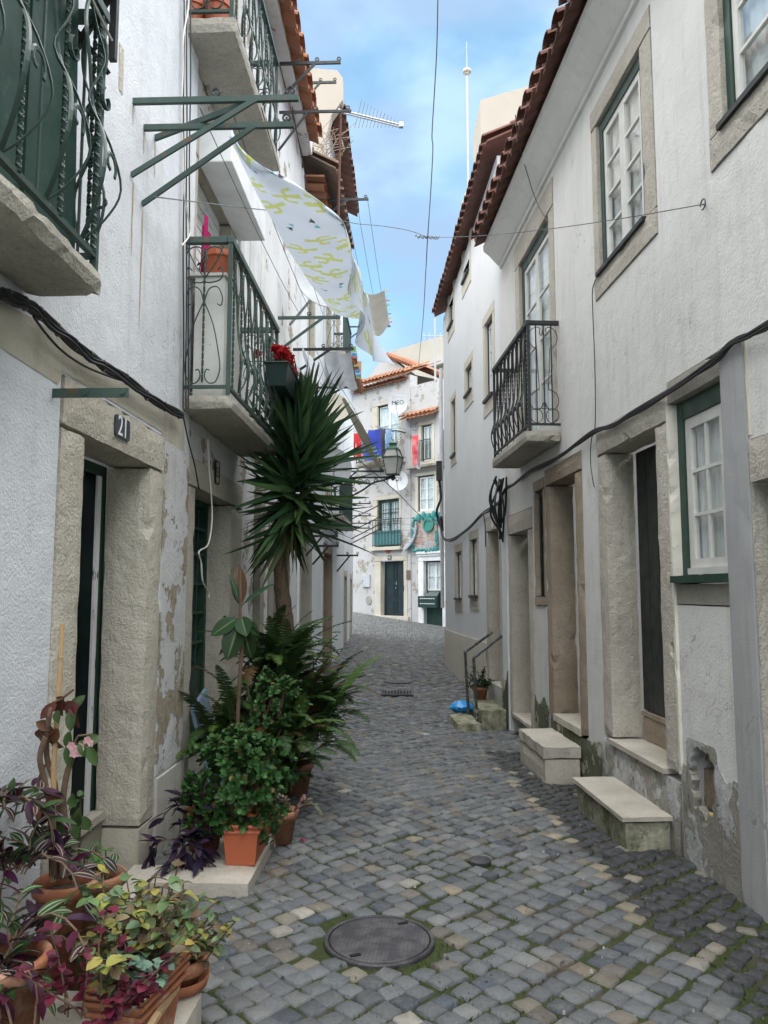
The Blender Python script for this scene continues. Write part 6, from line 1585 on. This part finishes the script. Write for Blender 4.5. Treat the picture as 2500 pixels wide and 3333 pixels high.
for k in range(46):
    z = PR.uniform(1.95, 2.5); az = math.radians(PR.uniform(0, 360)); d = V((math.cos(az)*.5, math.sin(az)*.5, PR.uniform(-1.3, -.5)))
    if d.x < -.25: continue
    col = jit(PR.choice([(.16,.12,.06),(.11,.08,.045),(.07,.085,.035)]), .25)
    leafblade(lv, (-.90, 7.03, z), d, V((0,0,1)), PR.uniform(.3,.55), .05, PR.uniform(.2,.9), 6, .4, col, None, prof='sword')
t = thing('yucca_tree', 'tall yucca with a bare curving trunk and a dark spiky crown under the balcony', 'tree', V((-.84, 7.05, 0)))
build('trunk', mb, M['bark'], t, smooth=True); build('crown', lv, M['leafgloss'], t, smooth=True)
# --- ferns ---------------------------------------------------------------
def frond(lv, st, base, d, L, arch, col, np_=34, w=.07):
    d = V(d).normalized(); P = [V(base)]; h = V((d.x, d.y, 0)); h = h.normalized() if h.length > .01 else V((1,0,0))
    e = math.asin(max(-1, min(1, d.z))); n = 14
    for i in range(n):
        e2 = e-arch*((i+1)/n)**1.4; P.append(P[-1]+(h*math.cos(e2)+V((0,0,math.sin(e2))))*(L/n))
    st.tube(P, [.0035*(1-.7*i/n) for i in range(n+1)], 3)
    sd = h.cross(V((0,0,1)))
    for k in range(np_):
        t = .08+.92*k/np_; i = min(n-1, int(t*n)); f = t*n-i; p = P[i].lerp(P[i+1], f); tg = (P[i+1]-P[i]).normalized()
        ww = w*math.sin(math.pi*min(1, .12+t*.86))**.7
        for sg in (-1, 1):
            dd = (sd*sg+tg*.35+V((0,0,PR.uniform(-.15,.12)))).normalized(); q = tg*(L/np_*.42)
            lv.col = jit(col, .18); up = tg.cross(dd)
            a = p-q; b = p+q; m1 = p+dd*ww*.6; e_ = p+dd*ww
            I = [lv.vert(x) for x in (a, b, m1+q*.9-V((0,0,.003)), e_-V((0,0,.010)), m1-q*.9-V((0,0,.003)))]
            lv.face(I)
ferns = [((-.82, 5.75, .30), .50, 46, 'dense sword fern in front, drooping onto the cobbles'), ((-.90, 6.35, .78), .60, 62, 'tall sword fern standing around the yucca trunk'), ((-.60, 6.15, .52), .52, 56, 'sword fern reaching furthest into the street'), ((-1.12, 5.75, .45), .50, 34, 'dark upright sword fern against the wall by the rubber plant')]
for (b, L, n, lab) in ferns:
    lv, st = MB(), MB(); lv.col = (1,1,1)
    for k in range(n*2):
        az = PR.uniform(-120, 60) if PR.random() < .7 else PR.uniform(0, 360); el = PR.uniform(24, 90)
        d = V((math.cos(math.radians(el))*math.cos(math.radians(az)), math.cos(math.radians(el))*math.sin(math.radians(az)), math.sin(math.radians(el))))
        c = PR.choice([(.040,.085,.026),(.05,.11,.03),(.03,.068,.024),(.08,.15,.035),(.06,.095,.032)])
        if PR.random() < .06: c = (.12,.07,.03)
        if PR.random() < .05: c = (.09,.16,.03)
        frond(lv, st, V(b)+V((PR.gauss(0,.09), PR.gauss(0,.10), PR.uniform(-.16,.26))), d, L*PR.uniform(.65,1.15), PR.uniform(.5,1.6), c)
    plant('fern', lab, 'fern', (b[0], b[1], gz(b[0], b[1])), st, lv, group=None)
for k, (x, y, r, h) in enumerate(((-.95, 5.9, .15, .26), (-.98, 6.5, .16, .34), (-.72, 6.4, .14, .24))):
    pot('fern_pot', ('terracotta pot hidden under the front fern', 'terracotta pot at the foot of the yucca', 'terracotta pot under the street side fern')[k], (x, y, gz(x, y)), r*.75, r, h, 'terracottaold')
# --- jade plants -----------------------------------------------------------
def jade(c, rx, ry, rz, n, label, col=(.036,.090,.026), size=.052, stemsn=12, base=None):
    lv, st = MB(), MB(); lv.col = (1,1,1); c = V(c); base = V(base)
    cl = []
    for k in range(n):
        d = rdir(-50, 90); q = PR.random()**.28; p = c+V((d.x*rx, d.y*ry, d.z*rz))*q*(1+.22*mnoise.noise(d*2.3+c)); cl.append((p, d))
        for j in range(9):
            a = 2*math.pi*j/9*1.0+PR.uniform(-.3,.3); tilt = .3+.9*(j % 3)/2
            x = d.cross(V((.3,.2,1))).normalized(); y = d.cross(x)
            dl = (d*math.cos(tilt)+(x*math.cos(a)+y*math.sin(a))*math.sin(tilt)).normalized()
            cc = jit(col, .3)
            if PR.random() < .18: cc = tuple(v*1.7 for v in cc)
            elif PR.random() < .04: cc = jit((.16,.13,.05), .3)
            leafblade(lv, p, dl, d, size*PR.uniform(.55,1.3), size*.58, .35, 4, .22, cc, tuple(v*1.15 for v in cc), prof='spoon')
    for k in range(stemsn):
        p = cl[PR.randrange(n)][0]; st.tube(smooth_path([base+V((PR.gauss(0,.03), PR.gauss(0,.03), 0)), base.lerp(p, .5)+V((PR.gauss(0,.03), PR.gauss(0,.03), .02)), p], 4), [.014, .013, .012, .011, .010, .009, .008, .007, .006][:9], 6)
    return plant('jade_plant', label, 'plant', base, st, lv, 'leafgloss', M['stemb'])
tb = onground(775, 2815, .07); ZS = .075
jade((-.855, 4.64, .44), .315, .27, .33, 290, 'round glossy jade plant in the orange rectangular planter', base=(-.90, 4.62, .28))
jade((-.80, 5.55, .66), .25, .22, .34, 120, 'second darker jade plant standing among the ferns', col=(.045,.10,.032), base=(-.85, 5.6, .3), size=.05)
# slab under them, planter, pots
mb = MB(); a, b = at(573, 2848, 4.19), at(843, 2853, 4.19)
mb.worn(FL, 4.17, 5.35, -.05, .068, .19, .72, .09, .004, .010); tag(build('marble_slab', mb, M['marble']), 'pale marble slab on the cobbles carrying the jade plant pots', 'stone slab')
s0, d0 = 4.28, None
fl = onground(738, 2822, .068); 
sF = (fl-FL.o).dot(FL.u); dF0 = (fl-FL.o).dot(FL.n); fr_ = onground(822, 2822, .068); dF1 = (fr_-FL.o).dot(FL.n)
mb = MB(); hR_ = .068+.215
trough(mb, FL, sF, sF+.45, .069, hR_, dF0-.03, dF1+.03, .022, .014)
t = build('planter', mb, M['plastic_orange']); tag(t, 'bright orange rectangular planter under the round jade plant', 'planter')
mb = MB(); mb.tube([FL.W(s, hR_-.03, d) for s, d in ((sF, dF0-.03), (sF, dF1+.03), (sF+.45, dF1+.03), (sF+.45, dF0-.03), (sF, dF0-.03))], .010, 6); build('rim', mb, M['plastic_orange'], t)
cpot = onground(648, 2785, .068); pot('flower_pot', 'terracotta pot with trailing purple leaves left of the orange planter', (cpot.x, cpot.y+.12, .069), .085, .115, .23, 'terracotta')
def wander(mb, st, base, n, spread, droop, L, W, col, per=7, stripe=None, h0=.15, el=(0,70), az=(0,360), col2=None, bend=.5):
    for k in range(n):
        d = rdir(*el, *az); p = V(base)+V((PR.gauss(0,.03), PR.gauss(0,.03), 0)); P = [p]; ln = spread*PR.uniform(.5, 1.1)
        for i in range(per):
            d = (d+V((PR.gauss(0,.2), PR.gauss(0,.2), -droop*(i+1)/per+PR.gauss(0,.12)))).normalized(); P.append(P[-1]+d*ln/per)
        st.tube(P, .004, 4)
        for i in range(1, per+1):
            for sgn in (-1, 1):
                if i < per and PR.random() < .25: continue
                x = d.cross(V((0,0,1))); dl = ((P[i]-P[i-1]).normalized()*.5+x*sgn*.8+V((0,0,PR.uniform(-.1,.6)))).normalized()
                cc = jit(PR.choice(col) if isinstance(col, list) else col, .25); sp = jit(stripe, .15) if stripe and PR.random() < .55 else None
                leafblade(mb, P[i], dl, V((0,0,1))+rdir(-20,20)*.5, L*PR.uniform(.7,1.2), W*PR.uniform(.8,1.1), bend*PR.uniform(.2,1.4), 5, .3, cc, col2 and jit(col2), stripe=sp)
PUR = [(.030,.016,.040),(.022,.018,.038),(.045,.022,.05)]
lv, st = MB(), MB(); lv.col = (1,1,1)
wander(lv, st, (cpot.x-.03, cpot.y+.10, .29), 9, .32, .55, .12, .042, PUR, 6, el=(-10,70)); plant('purple_heart', 'dark purple trailing plant behind the orange planter', 'plant', (cpot.x, cpot.y+.12, .25), st, lv, stemmat=M['stemb'])
lv, st = MB(), MB(); lv.col = (1,1,1); q = onground(590, 2790, .1)
wander(lv, st, (q.x-.02, q.y, .20), 7, .26, 1.2, .12, .045, PUR, 6, el=(-30,40), az=(180,360)); plant('purple_heart', 'dark purple plant sprawling on the marble slab beside the stucco wall', 'plant', (q.x, q.y, .07), st, lv, stemmat=M['stemb'])
lv, st = MB(), MB(); lv.col = (1,1,1); q = at(800, 2740, sF+fl.y*0+4.28)
wander(lv, st, (q.x, q.y-.01, hR_), 3, .16, 1.6, .10, .034, PUR, 4, el=(0,30), az=(230,310)); plant('purple_heart', 'small purple sprig hanging over the front of the orange planter', 'plant', (q.x, q.y, .2), st, lv, stemmat=M['stemb'])
lv, st = MB(), MB(); lv.col = (1,1,1)
wander(lv, st, (-.62, 5.05, .18), 9, .26, .6, .05, .03, [(.16,.16,.12),(.20,.17,.13),(.10,.13,.07),(.18,.10,.09)], 7, el=(0,60)); plant('withered_plant', 'pale withered plant between the jade plant and the drooping fern', 'plant', (-.62, 5.05, .1), st, lv, stemmat=M['stemb'])
pot('flower_pot', 'small terracotta pot with the withered plant', (-.66, 5.1, gz(-.66, 5.1)), .07, .1, .2, 'terracottaold')
# blue board
mb = MB(); a = FL.W(5.62, 0, .02); mb.hexa([FL.W(5.60,.1,.16), FL.W(5.95,.1,.16), FL.W(5.95,.1,.185), FL.W(5.60,.1,.185), FL.W(5.60,.74,-.02), FL.W(5.95,.84,-.02), FL.W(5.95,.84,.005), FL.W(5.60,.74,.005)])
tag(build('leaning_board', mb, M['bluewood']), 'old board with peeling blue paint leaning in front of the barred door', 'board')
# --- rubber plant ------------------------------------------------------------
RB_ = at(772, 2390, 5.12); Y = 5.12; st, lv = MB(), MB(); lv.col = (1,1,1)
tip = at(785, 2010, Y); pts = [V((RB_.x, Y, .28)), at(772, 2390, Y), at(778, 2250, Y), at(787, 2100, Y), at(782, 2000, Y), at(783, 1950, Y), at(780, 1845, Y)]
st.tube(smooth_path(pts, 4), [.013]*15+[.010]*(len(smooth_path(pts, 4))-15), 8)
for (bx, by, tx, ty, w, c, depth, up) in ((783,1975,775,1846,.115,(.10,.062,.035),.05,(0,-1,.15)), (785,1972,882,1893,.075,(.022,.055,.03),-.03,(0,-.5,1)), (783,1970,752,1870,.05,(.025,.055,.03),.0,(.6,-1,.2)),
    (785,2005,800,2062,.12,(.024,.058,.026),-.09,(0,-1,.25)), (775,2010,692,2062,.115,(.028,.065,.026),-.06,(.2,-1,.5)), (778,2030,740,2138,.155,(.022,.055,.022),-.08,(0,-1,.2)), (790,2035,815,2140,.125,(.03,.055,.025),.06,(-.1,-1,.2)), (800,2020,842,2065,.07,(.03,.06,.02),.03,(.3,-1,.3)), (768,2040,722,2135,.05,(.06,.035,.04),.05,(.8,-.6,.2)), (795,2030,838,2085,.09,(.035,.06,.03),.05,(-.3,-1,.3))):
    b, t_ = at(bx, by, Y), at(tx, ty, Y+depth); d = t_-b; col = jit(c, .1)
    leafblade(lv, b+d*.08, d-V(up)*0, V(up), d.length*1.0, w, .22, 8, .18, col, (.16,.20,.09) if c[1] > .05 else col); st.tube([b, b+d*.1], .005, 4)
plant('rubber_plant', 'rubber plant with a few large dark oval leaves on a bare stem', 'plant', (RB_.x, Y, .07), st, lv, 'leafgloss', M['stemb'])
# --- foreground pots ---------------------------------------------------------
p1 = at(217, 2862, 3.12); p2 = at(318, 2842, 3.42)
pot('flower_pot', 'round terracotta pot with staked brown begonia stems', (p1.x, 3.12, .065), .085, .112, p1.z-.065, 'terracotta')
pot('flower_pot', 'wide round terracotta bowl with seedlings behind the staked begonia', (p2.x, 3.42, .065), .085, .108, p2.z-.065, 'terracottaold')
st, lv, fl_ = MB(), MB(), MB(); lv.col = fl_.col = (1,1,1); Y = 3.1
b0 = V((p1.x, Y, p1.z-.05))
for pts, r in (([(175,2850),(172,2700),(150,2560),(130,2470),(148,2400)], .011), ([(185,2860),(188,2700),(180,2560),(152,2460),(160,2330),(175,2290)], .011), ([(205,2855),(200,2720),(210,2560),(235,2460),(240,2420)], .012), ([(165,2850),(160,2650),(128,2610),(122,2560),(145,2490)], .007), ([(210,2860),(212,2690),(205,2590)], .012)):
    st.tube(smooth_path([at(x, y, Y+.04*math.sin(i*2+x)) for i, (x, y) in enumerate(pts)], 4), r, 7)
for (x, y, n, cols) in ((200,2290,7,[(.10,.035,.025),(.13,.06,.03),(.06,.09,.03)]), (230,2300,6,[(.10,.03,.03),(.05,.08,.03)]), (165,2390,6,[(.14,.06,.03),(.10,.04,.02)]), (240,2400,4,[(.05,.09,.03),(.08,.10,.04)]), (270,2420,3,[(.05,.09,.03)]), (145,2590,3,[(.13,.05,.03)]), (250,2640,5,[(.07,.11,.04),(.05,.09,.03)]), (120,2720,3,[(.07,.10,.04)])):
    for k in range(n):
        b = at(x+PR.uniform(-22,22), y+PR.uniform(-22,22), Y+PR.uniform(-.04,.04)); d = V((PR.uniform(-.5,.6), PR.uniform(-.5,.3), PR.uniform(-1.2,.3)))
        leafblade(lv, b, d, V((PR.uniform(-.5,.5),-1,.3)), PR.uniform(.05,.10), .045, PR.uniform(0,1.2), 5, .5, jit(PR.choice(cols), .25))
st.tube([at(170,2290,Y), at(200,2275,Y), at(240,2245,Y)], .005, 5); st.tube([at(240,2420,Y), at(255,2395,Y), at(300,2390,Y)], .005, 5)
for (x, y) in ((232,2428),(248,2440),(262,2432),(240,2452),(285,2412),(292,2418),(258,2450)):
    c = at(x, y, Y-.03)
    for j in range(5):
        a = j*1.257+x; leafblade(fl_, c, V((math.cos(a), -.4, math.sin(a))), V((0,-1,0)), .019, .019, .3, 3, -.2, jit((.72,.42,.45), .1))
tB = plant('begonia', 'leggy begonia with withered leaves and a few pale pink flowers tied to a cane', 'plant', (p1.x, Y, .2), st, lv, stemmat=M['stemb'], flowers=fl_)
mb = MB(); mb.tube([at(172, 2870, Y+.03), at(175, 2500, Y+.03), at(196, 2180, Y+.03), at(203, 2030, Y+.03)], [.011,.011,.0105,.009], 7)
for y, x in ((2500, 175), (2330, 186), (2140, 198)): mb.tube([at(x, y-3, Y+.03), at(x, y+3, Y+.03)], .0135, 7)
tag(build('bamboo_cane', mb, M['bamboo']), 'bamboo cane supporting the begonia beside door 21', 'cane')
mb = MB(); c = at(185, 2740, Y); mb.tube([c+V((.055*math.cos(a/10*6.28*2), .05*math.sin(a/10*6.28*2), .012*math.sin(a*1.7)+a*.002)) for a in range(21)], .003, 4); mb.tube(smooth_path([c+V((.05,-.03,0)), c+V((.055,-.04,-.06)), c+V((.045,-.04,-.12))], 4), .003, 4)
tag(build('string_tie', mb, M['whitecable']), 'white string tied round the begonia stems', 'string')
st, lv = MB(), MB(); lv.col = (1,1,1)
for k in range(9):
    b = V((p2.x+PR.gauss(0,.04), 3.40+PR.gauss(0,.04), p2.z-.04)); tp_ = b+V((PR.gauss(0,.02), PR.gauss(0,.02), PR.uniform(.05,.16))); st.tube([b, tp_], .003, 4)
    for j in range(3): leafblade(lv, tp_, rdir(-10,40), V((0,0,1)), .04, .04, .4, 4, .2, jit((.07,.16,.04), .2))
for (x, y, h) in ((262,2600,.0),(255,2700,0)):
    q = at(x, y, 3.35); st.tube([V((p2.x-.05,3.35,p2.z-.04)), q], .004, 4)
    for j in range(5): leafblade(lv, q, rdir(-20,40), V((0,0,1)), .07, .03, .4, 4, .3, jit((.07,.12,.05), .2), (.2,.24,.15))
plant('seedlings', 'bright green seedlings in the wide terracotta bowl', 'plant', (p2.x, 3.42, p2.z-.05), st, lv)
# big pot with striped trailing plant
bp = at(0, 3110, 2.42); BPZ = bp.z
pot('flower_pot', 'large terracotta pot at the left edge overgrown with striped leaves', (bp.x, 2.42, 0.0), .10, .132, BPZ, 'terracotta')
STR = [(.060,.010,.030),(.045,.010,.032),(.030,.010,.028),(.035,.07,.025),(.03,.055,.02)]
for k, (bx, by, bz, n, sp, lab, el, az) in enumerate(((bp.x, 2.42, BPZ, 18, .36, 'purple and white striped trailing plant spilling from the large left pot', (-10,75), (0,360)), (at(60, 2800, 2.9).x, 2.9, .62, 16, .36, 'striped purple leaves climbing at the left edge against the stucco', (10,80), (0,360)), (at(30, 2560, 2.9).x, 2.85, .86, 9, .3, 'topmost striped purple shoots at the left picture edge', (10,85), (0,360)), (at(270, 3260, 2.3).x-.12, 2.3, .28, 10, .3, 'striped green and white leaves in front of the clay planter', (-20,40), (180,360)))):
    lv, st = MB(), MB(); lv.col = (1,1,1)
    wander(lv, st, (bx, by, bz-.03), n, sp, .5, .088, .034, STR, 7, stripe=(.30,.36,.22), el=el, az=az, bend=.6)
    plant('striped_wandering_plant', lab, 'plant', (bx, by, bz-.05), st, lv, stemmat=M['stemb'])
# foreground rectangular planter and saucer pot on marble
mb = MB(); cs = at(662, 3227, 2.92); d_e = (cs-FL.o).dot(FL.n); s_e = (cs-FL.o).dot(FL.u)
mb.worn(FL, .6, s_e, -.04, cs.z, .30, d_e, .09, .003, .008); tag(build('marble_slab', mb, M['marble']), 'clean marble slab at the bottom edge under the clay planters', 'stone slab')
pf = at(461, 3230, 2.44); pb_ = at(534, 3150, 2.72); sP = (pf-FL.o).dot(FL.u); dP = (pf-FL.o).dot(FL.n); hP = pf.z; FP = Frame((pf.x, pf.y), 12.5, 1)
mb = MB(); trough(mb, FP, 0, .30, cs.z+.001, hP, -.19, 0, .03, .014)
pl = build('planter', mb, M['terracotta']); tag(pl, 'ribbed terracotta window box in the foreground full of herbs', 'planter')
mb = MB()
for z, e in ((hP-.006,.004),(hP-.03,.0015),(hP-.055,-.001),(hP-.085,-.003)):
    mb.tube([FP.W(s, z, d) for s, d in ((-e, -.19-e), (-e, e), (.30+e, e), (.30+e, -.19-e), (-e, -.19-e))], .010, 6)
build('rim', mb, M['terracotta'], pl)
rp = at(583, 3112, 2.95)
t = pot('flower_pot', 'small round terracotta pot standing in a saucer on the marble slab', (rp.x, 2.95, cs.z+.012), .065, .092, rp.z-cs.z-.012, 'terracottaold')
mb = MB(); mb.lathe((rp.x, 2.95, cs.z+.001), [(.08,0),(.108,.045),(.113,.045),(.103,.008),(1e-3,.007)], 28, cap1=False); build('saucer', mb, M['terracotta'], t, smooth=True)
HERB = [(.12,.19,.08),(.17,.22,.09),(.26,.27,.07),(.31,.27,.07),(.20,.15,.085),(.15,.11,.07),(.14,.21,.11),(.19,.26,.15)]
def herb(base, n, h, spread, label, cols, L=.05, W=.036, el=(35,88)):
    lv, st = MB(), MB(); lv.col = (1,1,1)
    for k in range(n):
        b = V(base[PR.randrange(len(base))])+V((PR.gauss(0,.035), PR.gauss(0,.035), 0)); d = rdir(*el); P = [b]; ln = h*PR.uniform(.55,1.15)
        for i in range(6): d = (d+V((PR.gauss(0,.12), PR.gauss(0,.12), .03))).normalized(); P.append(P[-1]+d*ln/6)
        st.tube(P, .0028, 4)
        for i in range(1, 7):
            if i < 3 and PR.random() < .5: 
                if PR.random() < .5: leafblade(lv, P[i], rdir(-80,-20), V((PR.uniform(-1,1),-1,.2)), L*.8, W*.7, 1.2, 4, .7, jit((.13,.095,.07), .3))
                continue
            for sg in (0, 1, 2):
                a = PR.uniform(0, 6.28); leafblade(lv, P[i], V((math.cos(a), math.sin(a), PR.uniform(-.35,.55))), V((0,0,1))+rdir(-30,30)*.4, L*PR.uniform(.6,1.15), W*PR.uniform(.7,1.15), PR.uniform(.0,.9), 5, .25, jit(PR.choice(cols), .2), None)
    return plant('herb_plant', label, 'plant', base[0], st, lv, stemmat=M['stemb'])
zz = hP-.03
herb([FP.W(.06, zz, -.1), FP.W(.14, zz, -.1), FP.W(.20, zz, -.09), FP.W(.25, zz, -.1)], 36, .29, .1, 'bushy yellowing green herb filling the foreground window box', HERB)
herb([V((rp.x, 2.95, rp.z-.03))], 20, .24, .08, 'straggling pale green herb in the pot with the saucer', HERB+[(.13,.19,.12)], el=(20,85))
herb([FP.W(.06, zz, -.04)], 9, .15, .05, 'silvery green mint at the front corner of the window box', [(.16,.25,.19),(.13,.21,.16)], .045, .034)
herb([FL.W(sP+.45, .22, dP-.22), FL.W(sP+.6, .22, dP-.22)], 26, .26, .08, 'tangled herb between the window box and the round pots', HERB[2:6]+[(.07,.11,.05)])
BUR = [(.10,.012,.03),(.13,.018,.038),(.07,.012,.026)]
herb([at(265, 3300, 2.28), at(290, 3320, 2.28)], 6, .25, .05, 'burgundy leaved plant rising before the clay window box', BUR, .036, .032, el=(45,88))
herb([at(330, 3333, 2.25), at(370, 3300, 2.3)], 6, .13, .05, 'low burgundy leaved plant hanging over the window box rim', BUR, .036, .032, el=(10,88))
mb = MB(); mb.bar(at(515, 3300, 2.5), at(575, 3215, 2.7), .02, .014); mb.bar(at(490, 3340, 2.46), at(515, 3300, 2.5), .02, .014); tag(build('wooden_stake', mb, M['bamboo']), 'short weathered stake leaning on the clay window box', 'stake')
# --- balcony plants ------------------------------------------------------------
s0, s1, hb1, W0, W1 = FBOX; fl_, lv, st = MB(), MB(), MB(); fl_.col = lv.col = (1,1,1)
for k in range(44):
    u = (k+.5)/44; c = FL.W(s0+.03+(s1-s0-.06)*u+PR.gauss(0,.015), hb1+.07+PR.uniform(-.02,.09), (W0+W1)/2+PR.uniform(-.05,.06)); st.tube([c-V((0,0,.1)), c], .003, 4)
    for j in range(22): leafblade(fl_, c, rdir(-35,90), V((0,0,1))+rdir(-40,40), .050, .036, .5, 3, .3, jit(PR.choice([(.55,.025,.035),(.62,.05,.06),(.45,.015,.03)]), .15))
c = FL.W(s0-.02, hb1+.07, W0-.06)
for j in range(30): leafblade(fl_, c, rdir(-60,90), V((0,0,1)), .045, .032, .5, 3, .3, jit((.55,.03,.05), .15))
for k in range(14): leafblade(lv, FL.W(s0+.05+PR.random()*.5, hb1, W0+.1), rdir(10,60), V((0,0,1)), .08, .03, .5, 4, .3, jit((.04,.09,.03)))
plant('red_flowers', 'bunch of bright red carnation flowers along the dark green flower box', 'flowers', FL.W(s0+.3, hb1-.05, (W0+W1)/2), st, lv, flowers=fl_)
lv, st = MB(), MB(); lv.col = (1,1,1); c = POTB
wander(lv, st, c+V((0,0,.2)), 14, .2, 1.3, .035, .022, [(.05,.08,.04),(.07,.09,.04)], 5, el=(0,60)); plant('trailing_plant', 'small trailing plant over the rim of the orange pot on the balcony cabinet', 'plant', c+V((0,0,.2)), st, lv)
# --- plant by the right hand steps ----------------------------------------------
q = FR.W(10.85, .072, .20)
pot('flower_pot', 'terracotta pot on the mossy step behind the pipe handrails', q, .08, .105, .17)
lv, st = MB(), MB(); lv.col = (1,1,1)
for k in range(26):
    d = rdir(10,88); b = q+V((0,0,.14)); e_ = b+d*PR.uniform(.14,.36); st.tube([b, e_], .004, 4)
    for j in range(9): leafblade(lv, b.lerp(e_, PR.uniform(.35,1)), rdir(-20,60), V((0,0,1)), .07, .03, .5, 4, .3, jit((.022,.05,.018), .3))
plant('leafy_plant', 'dark leafy plant in the pot behind the pipe handrails', 'plant', q+V((0,0,.14)), st, lv)
# litter
for k, (x, y, w_, mat, lab) in enumerate(((640, 2880, .05, 'bluebag', 'blue plastic scrap on the cobbles by the marble slab'), (985, 2737, .03, 'pinkp', 'pink petal scrap on the ground below the ferns'))):
    M['pinkp'] = M.get('pinkp') or colmat('pink_petal', (.5,.05,.1)); p = onground(x, y, .0); mb = MB(); mb.grid(lambda u, v: V((p.x+w_*(u-.5), p.y+w_*.5*(v-.5), .008+.012*math.sin(u*5+v*3))), 6, 4); tag(build('litter', mb, M[mat]), lab, 'litter')
# ------------------------------------------------------------------ sky, light, camera
w = bpy.data.worlds.new('World'); SC.world = w; w.use_nodes = True
nt = w.node_tree; nd = nt.nodes; lk = nt.links; bg = nd['Background']
SUN_EL, SUN_ROT = math.radians(79), math.radians(190)
sky = nd.new('ShaderNodeTexSky'); sky.sky_type = 'NISHITA'; sky.sun_disc = False
sky.sun_elevation = SUN_EL; sky.sun_rotation = SUN_ROT; sky.air_density = 1.0; sky.dust_density = 1.8; sky.ozone_density = 1.6
tc = nd.new('ShaderNodeTexCoord')
mp = nd.new('ShaderNodeMapping'); mp.inputs['Scale'].default_value = (1, 1, 1.9); mp.inputs['Location'].default_value = (1.35, .9, .45)
lk.new(tc.outputs['Generated'], mp.inputs['Vector'])
n1 = nd.new('ShaderNodeTexNoise'); n1.inputs['Scale'].default_value = 3.4; n1.inputs['Detail'].default_value = 9; n1.inputs['Roughness'].default_value = .5
n2 = nd.new('ShaderNodeTexNoise'); n2.inputs['Scale'].default_value = 4.2; n2.inputs['Detail'].default_value = 7; n2.inputs['Roughness'].default_value = .5
for n in (n1, n2): lk.new(mp.outputs[0], n.inputs['Vector'])
def rng(s, a, b):
    x = nd.new('ShaderNodeMapRange'); x.interpolation_type = 'SMOOTHSTEP'; lk.new(s, x.inputs[0]); x.inputs[1].default_value = a; x.inputs[2].default_value = b; return x.outputs[0]
def mixc(f, a, b, mode='MIX'):
    x = nd.new('ShaderNodeMix'); x.data_type = 'RGBA'; x.blend_type = mode
    for i, v in ((0, f), (6, a), (7, b)):
        if hasattr(v, 'is_output'): lk.new(v, x.inputs[i])
        elif isinstance(v, tuple): x.inputs[i].default_value = (*v, 1)
        else: x.inputs[i].default_value = v
    return x.outputs[2]
SKYK = 1.0
c = mixc(1.0, sky.outputs[0], (SKYK*SK[0], SKYK*SK[1], SKYK*SK[2]), 'MULTIPLY')
c = mixc(rng(n2.outputs[0], .42, .62), c, CL1)                 # pale high cloud
mz = rng(n1.outputs[0], .47, .60)
c = mixc(mz, c, CL2)                                           # lavender grey cloud
lk.new(c, bg.inputs[0]); bg.inputs[1].default_value = SKY_STR
sd = bpy.data.lights.new('sun', 'SUN'); sd.energy = SUN_E; sd.angle = math.radians(SUN_ANG); sd.color = (1, .96, .9)
so = bpy.data.objects.new('sun', sd); COL.objects.link(so)
dirv = V((math.sin(SUN_ROT)*math.cos(SUN_EL), math.cos(SUN_ROT)*math.cos(SUN_EL), math.sin(SUN_EL)))
so.rotation_euler = dirv.to_track_quat('Z', 'Y').to_euler(); so.location = (0, -3, 20)
cd = bpy.data.cameras.new('camera'); co = bpy.data.objects.new('camera', cd); COL.objects.link(co)
cd.sensor_fit = 'VERTICAL'; cd.sensor_height = 24; cd.lens = 24*FPX/3333; cd.clip_start = .05; cd.clip_end = 2000
co.location = CAM; co.rotation_euler = (math.pi/2+TILT, 0, 0); SC.camera = co
SC.render.resolution_x, SC.render.resolution_y = 768, 1024
SC.view_settings.view_transform = 'Standard'; SC.view_settings.look = 'None'; SC.view_settings.gamma = 1; SC.view_settings.exposure = EXPO
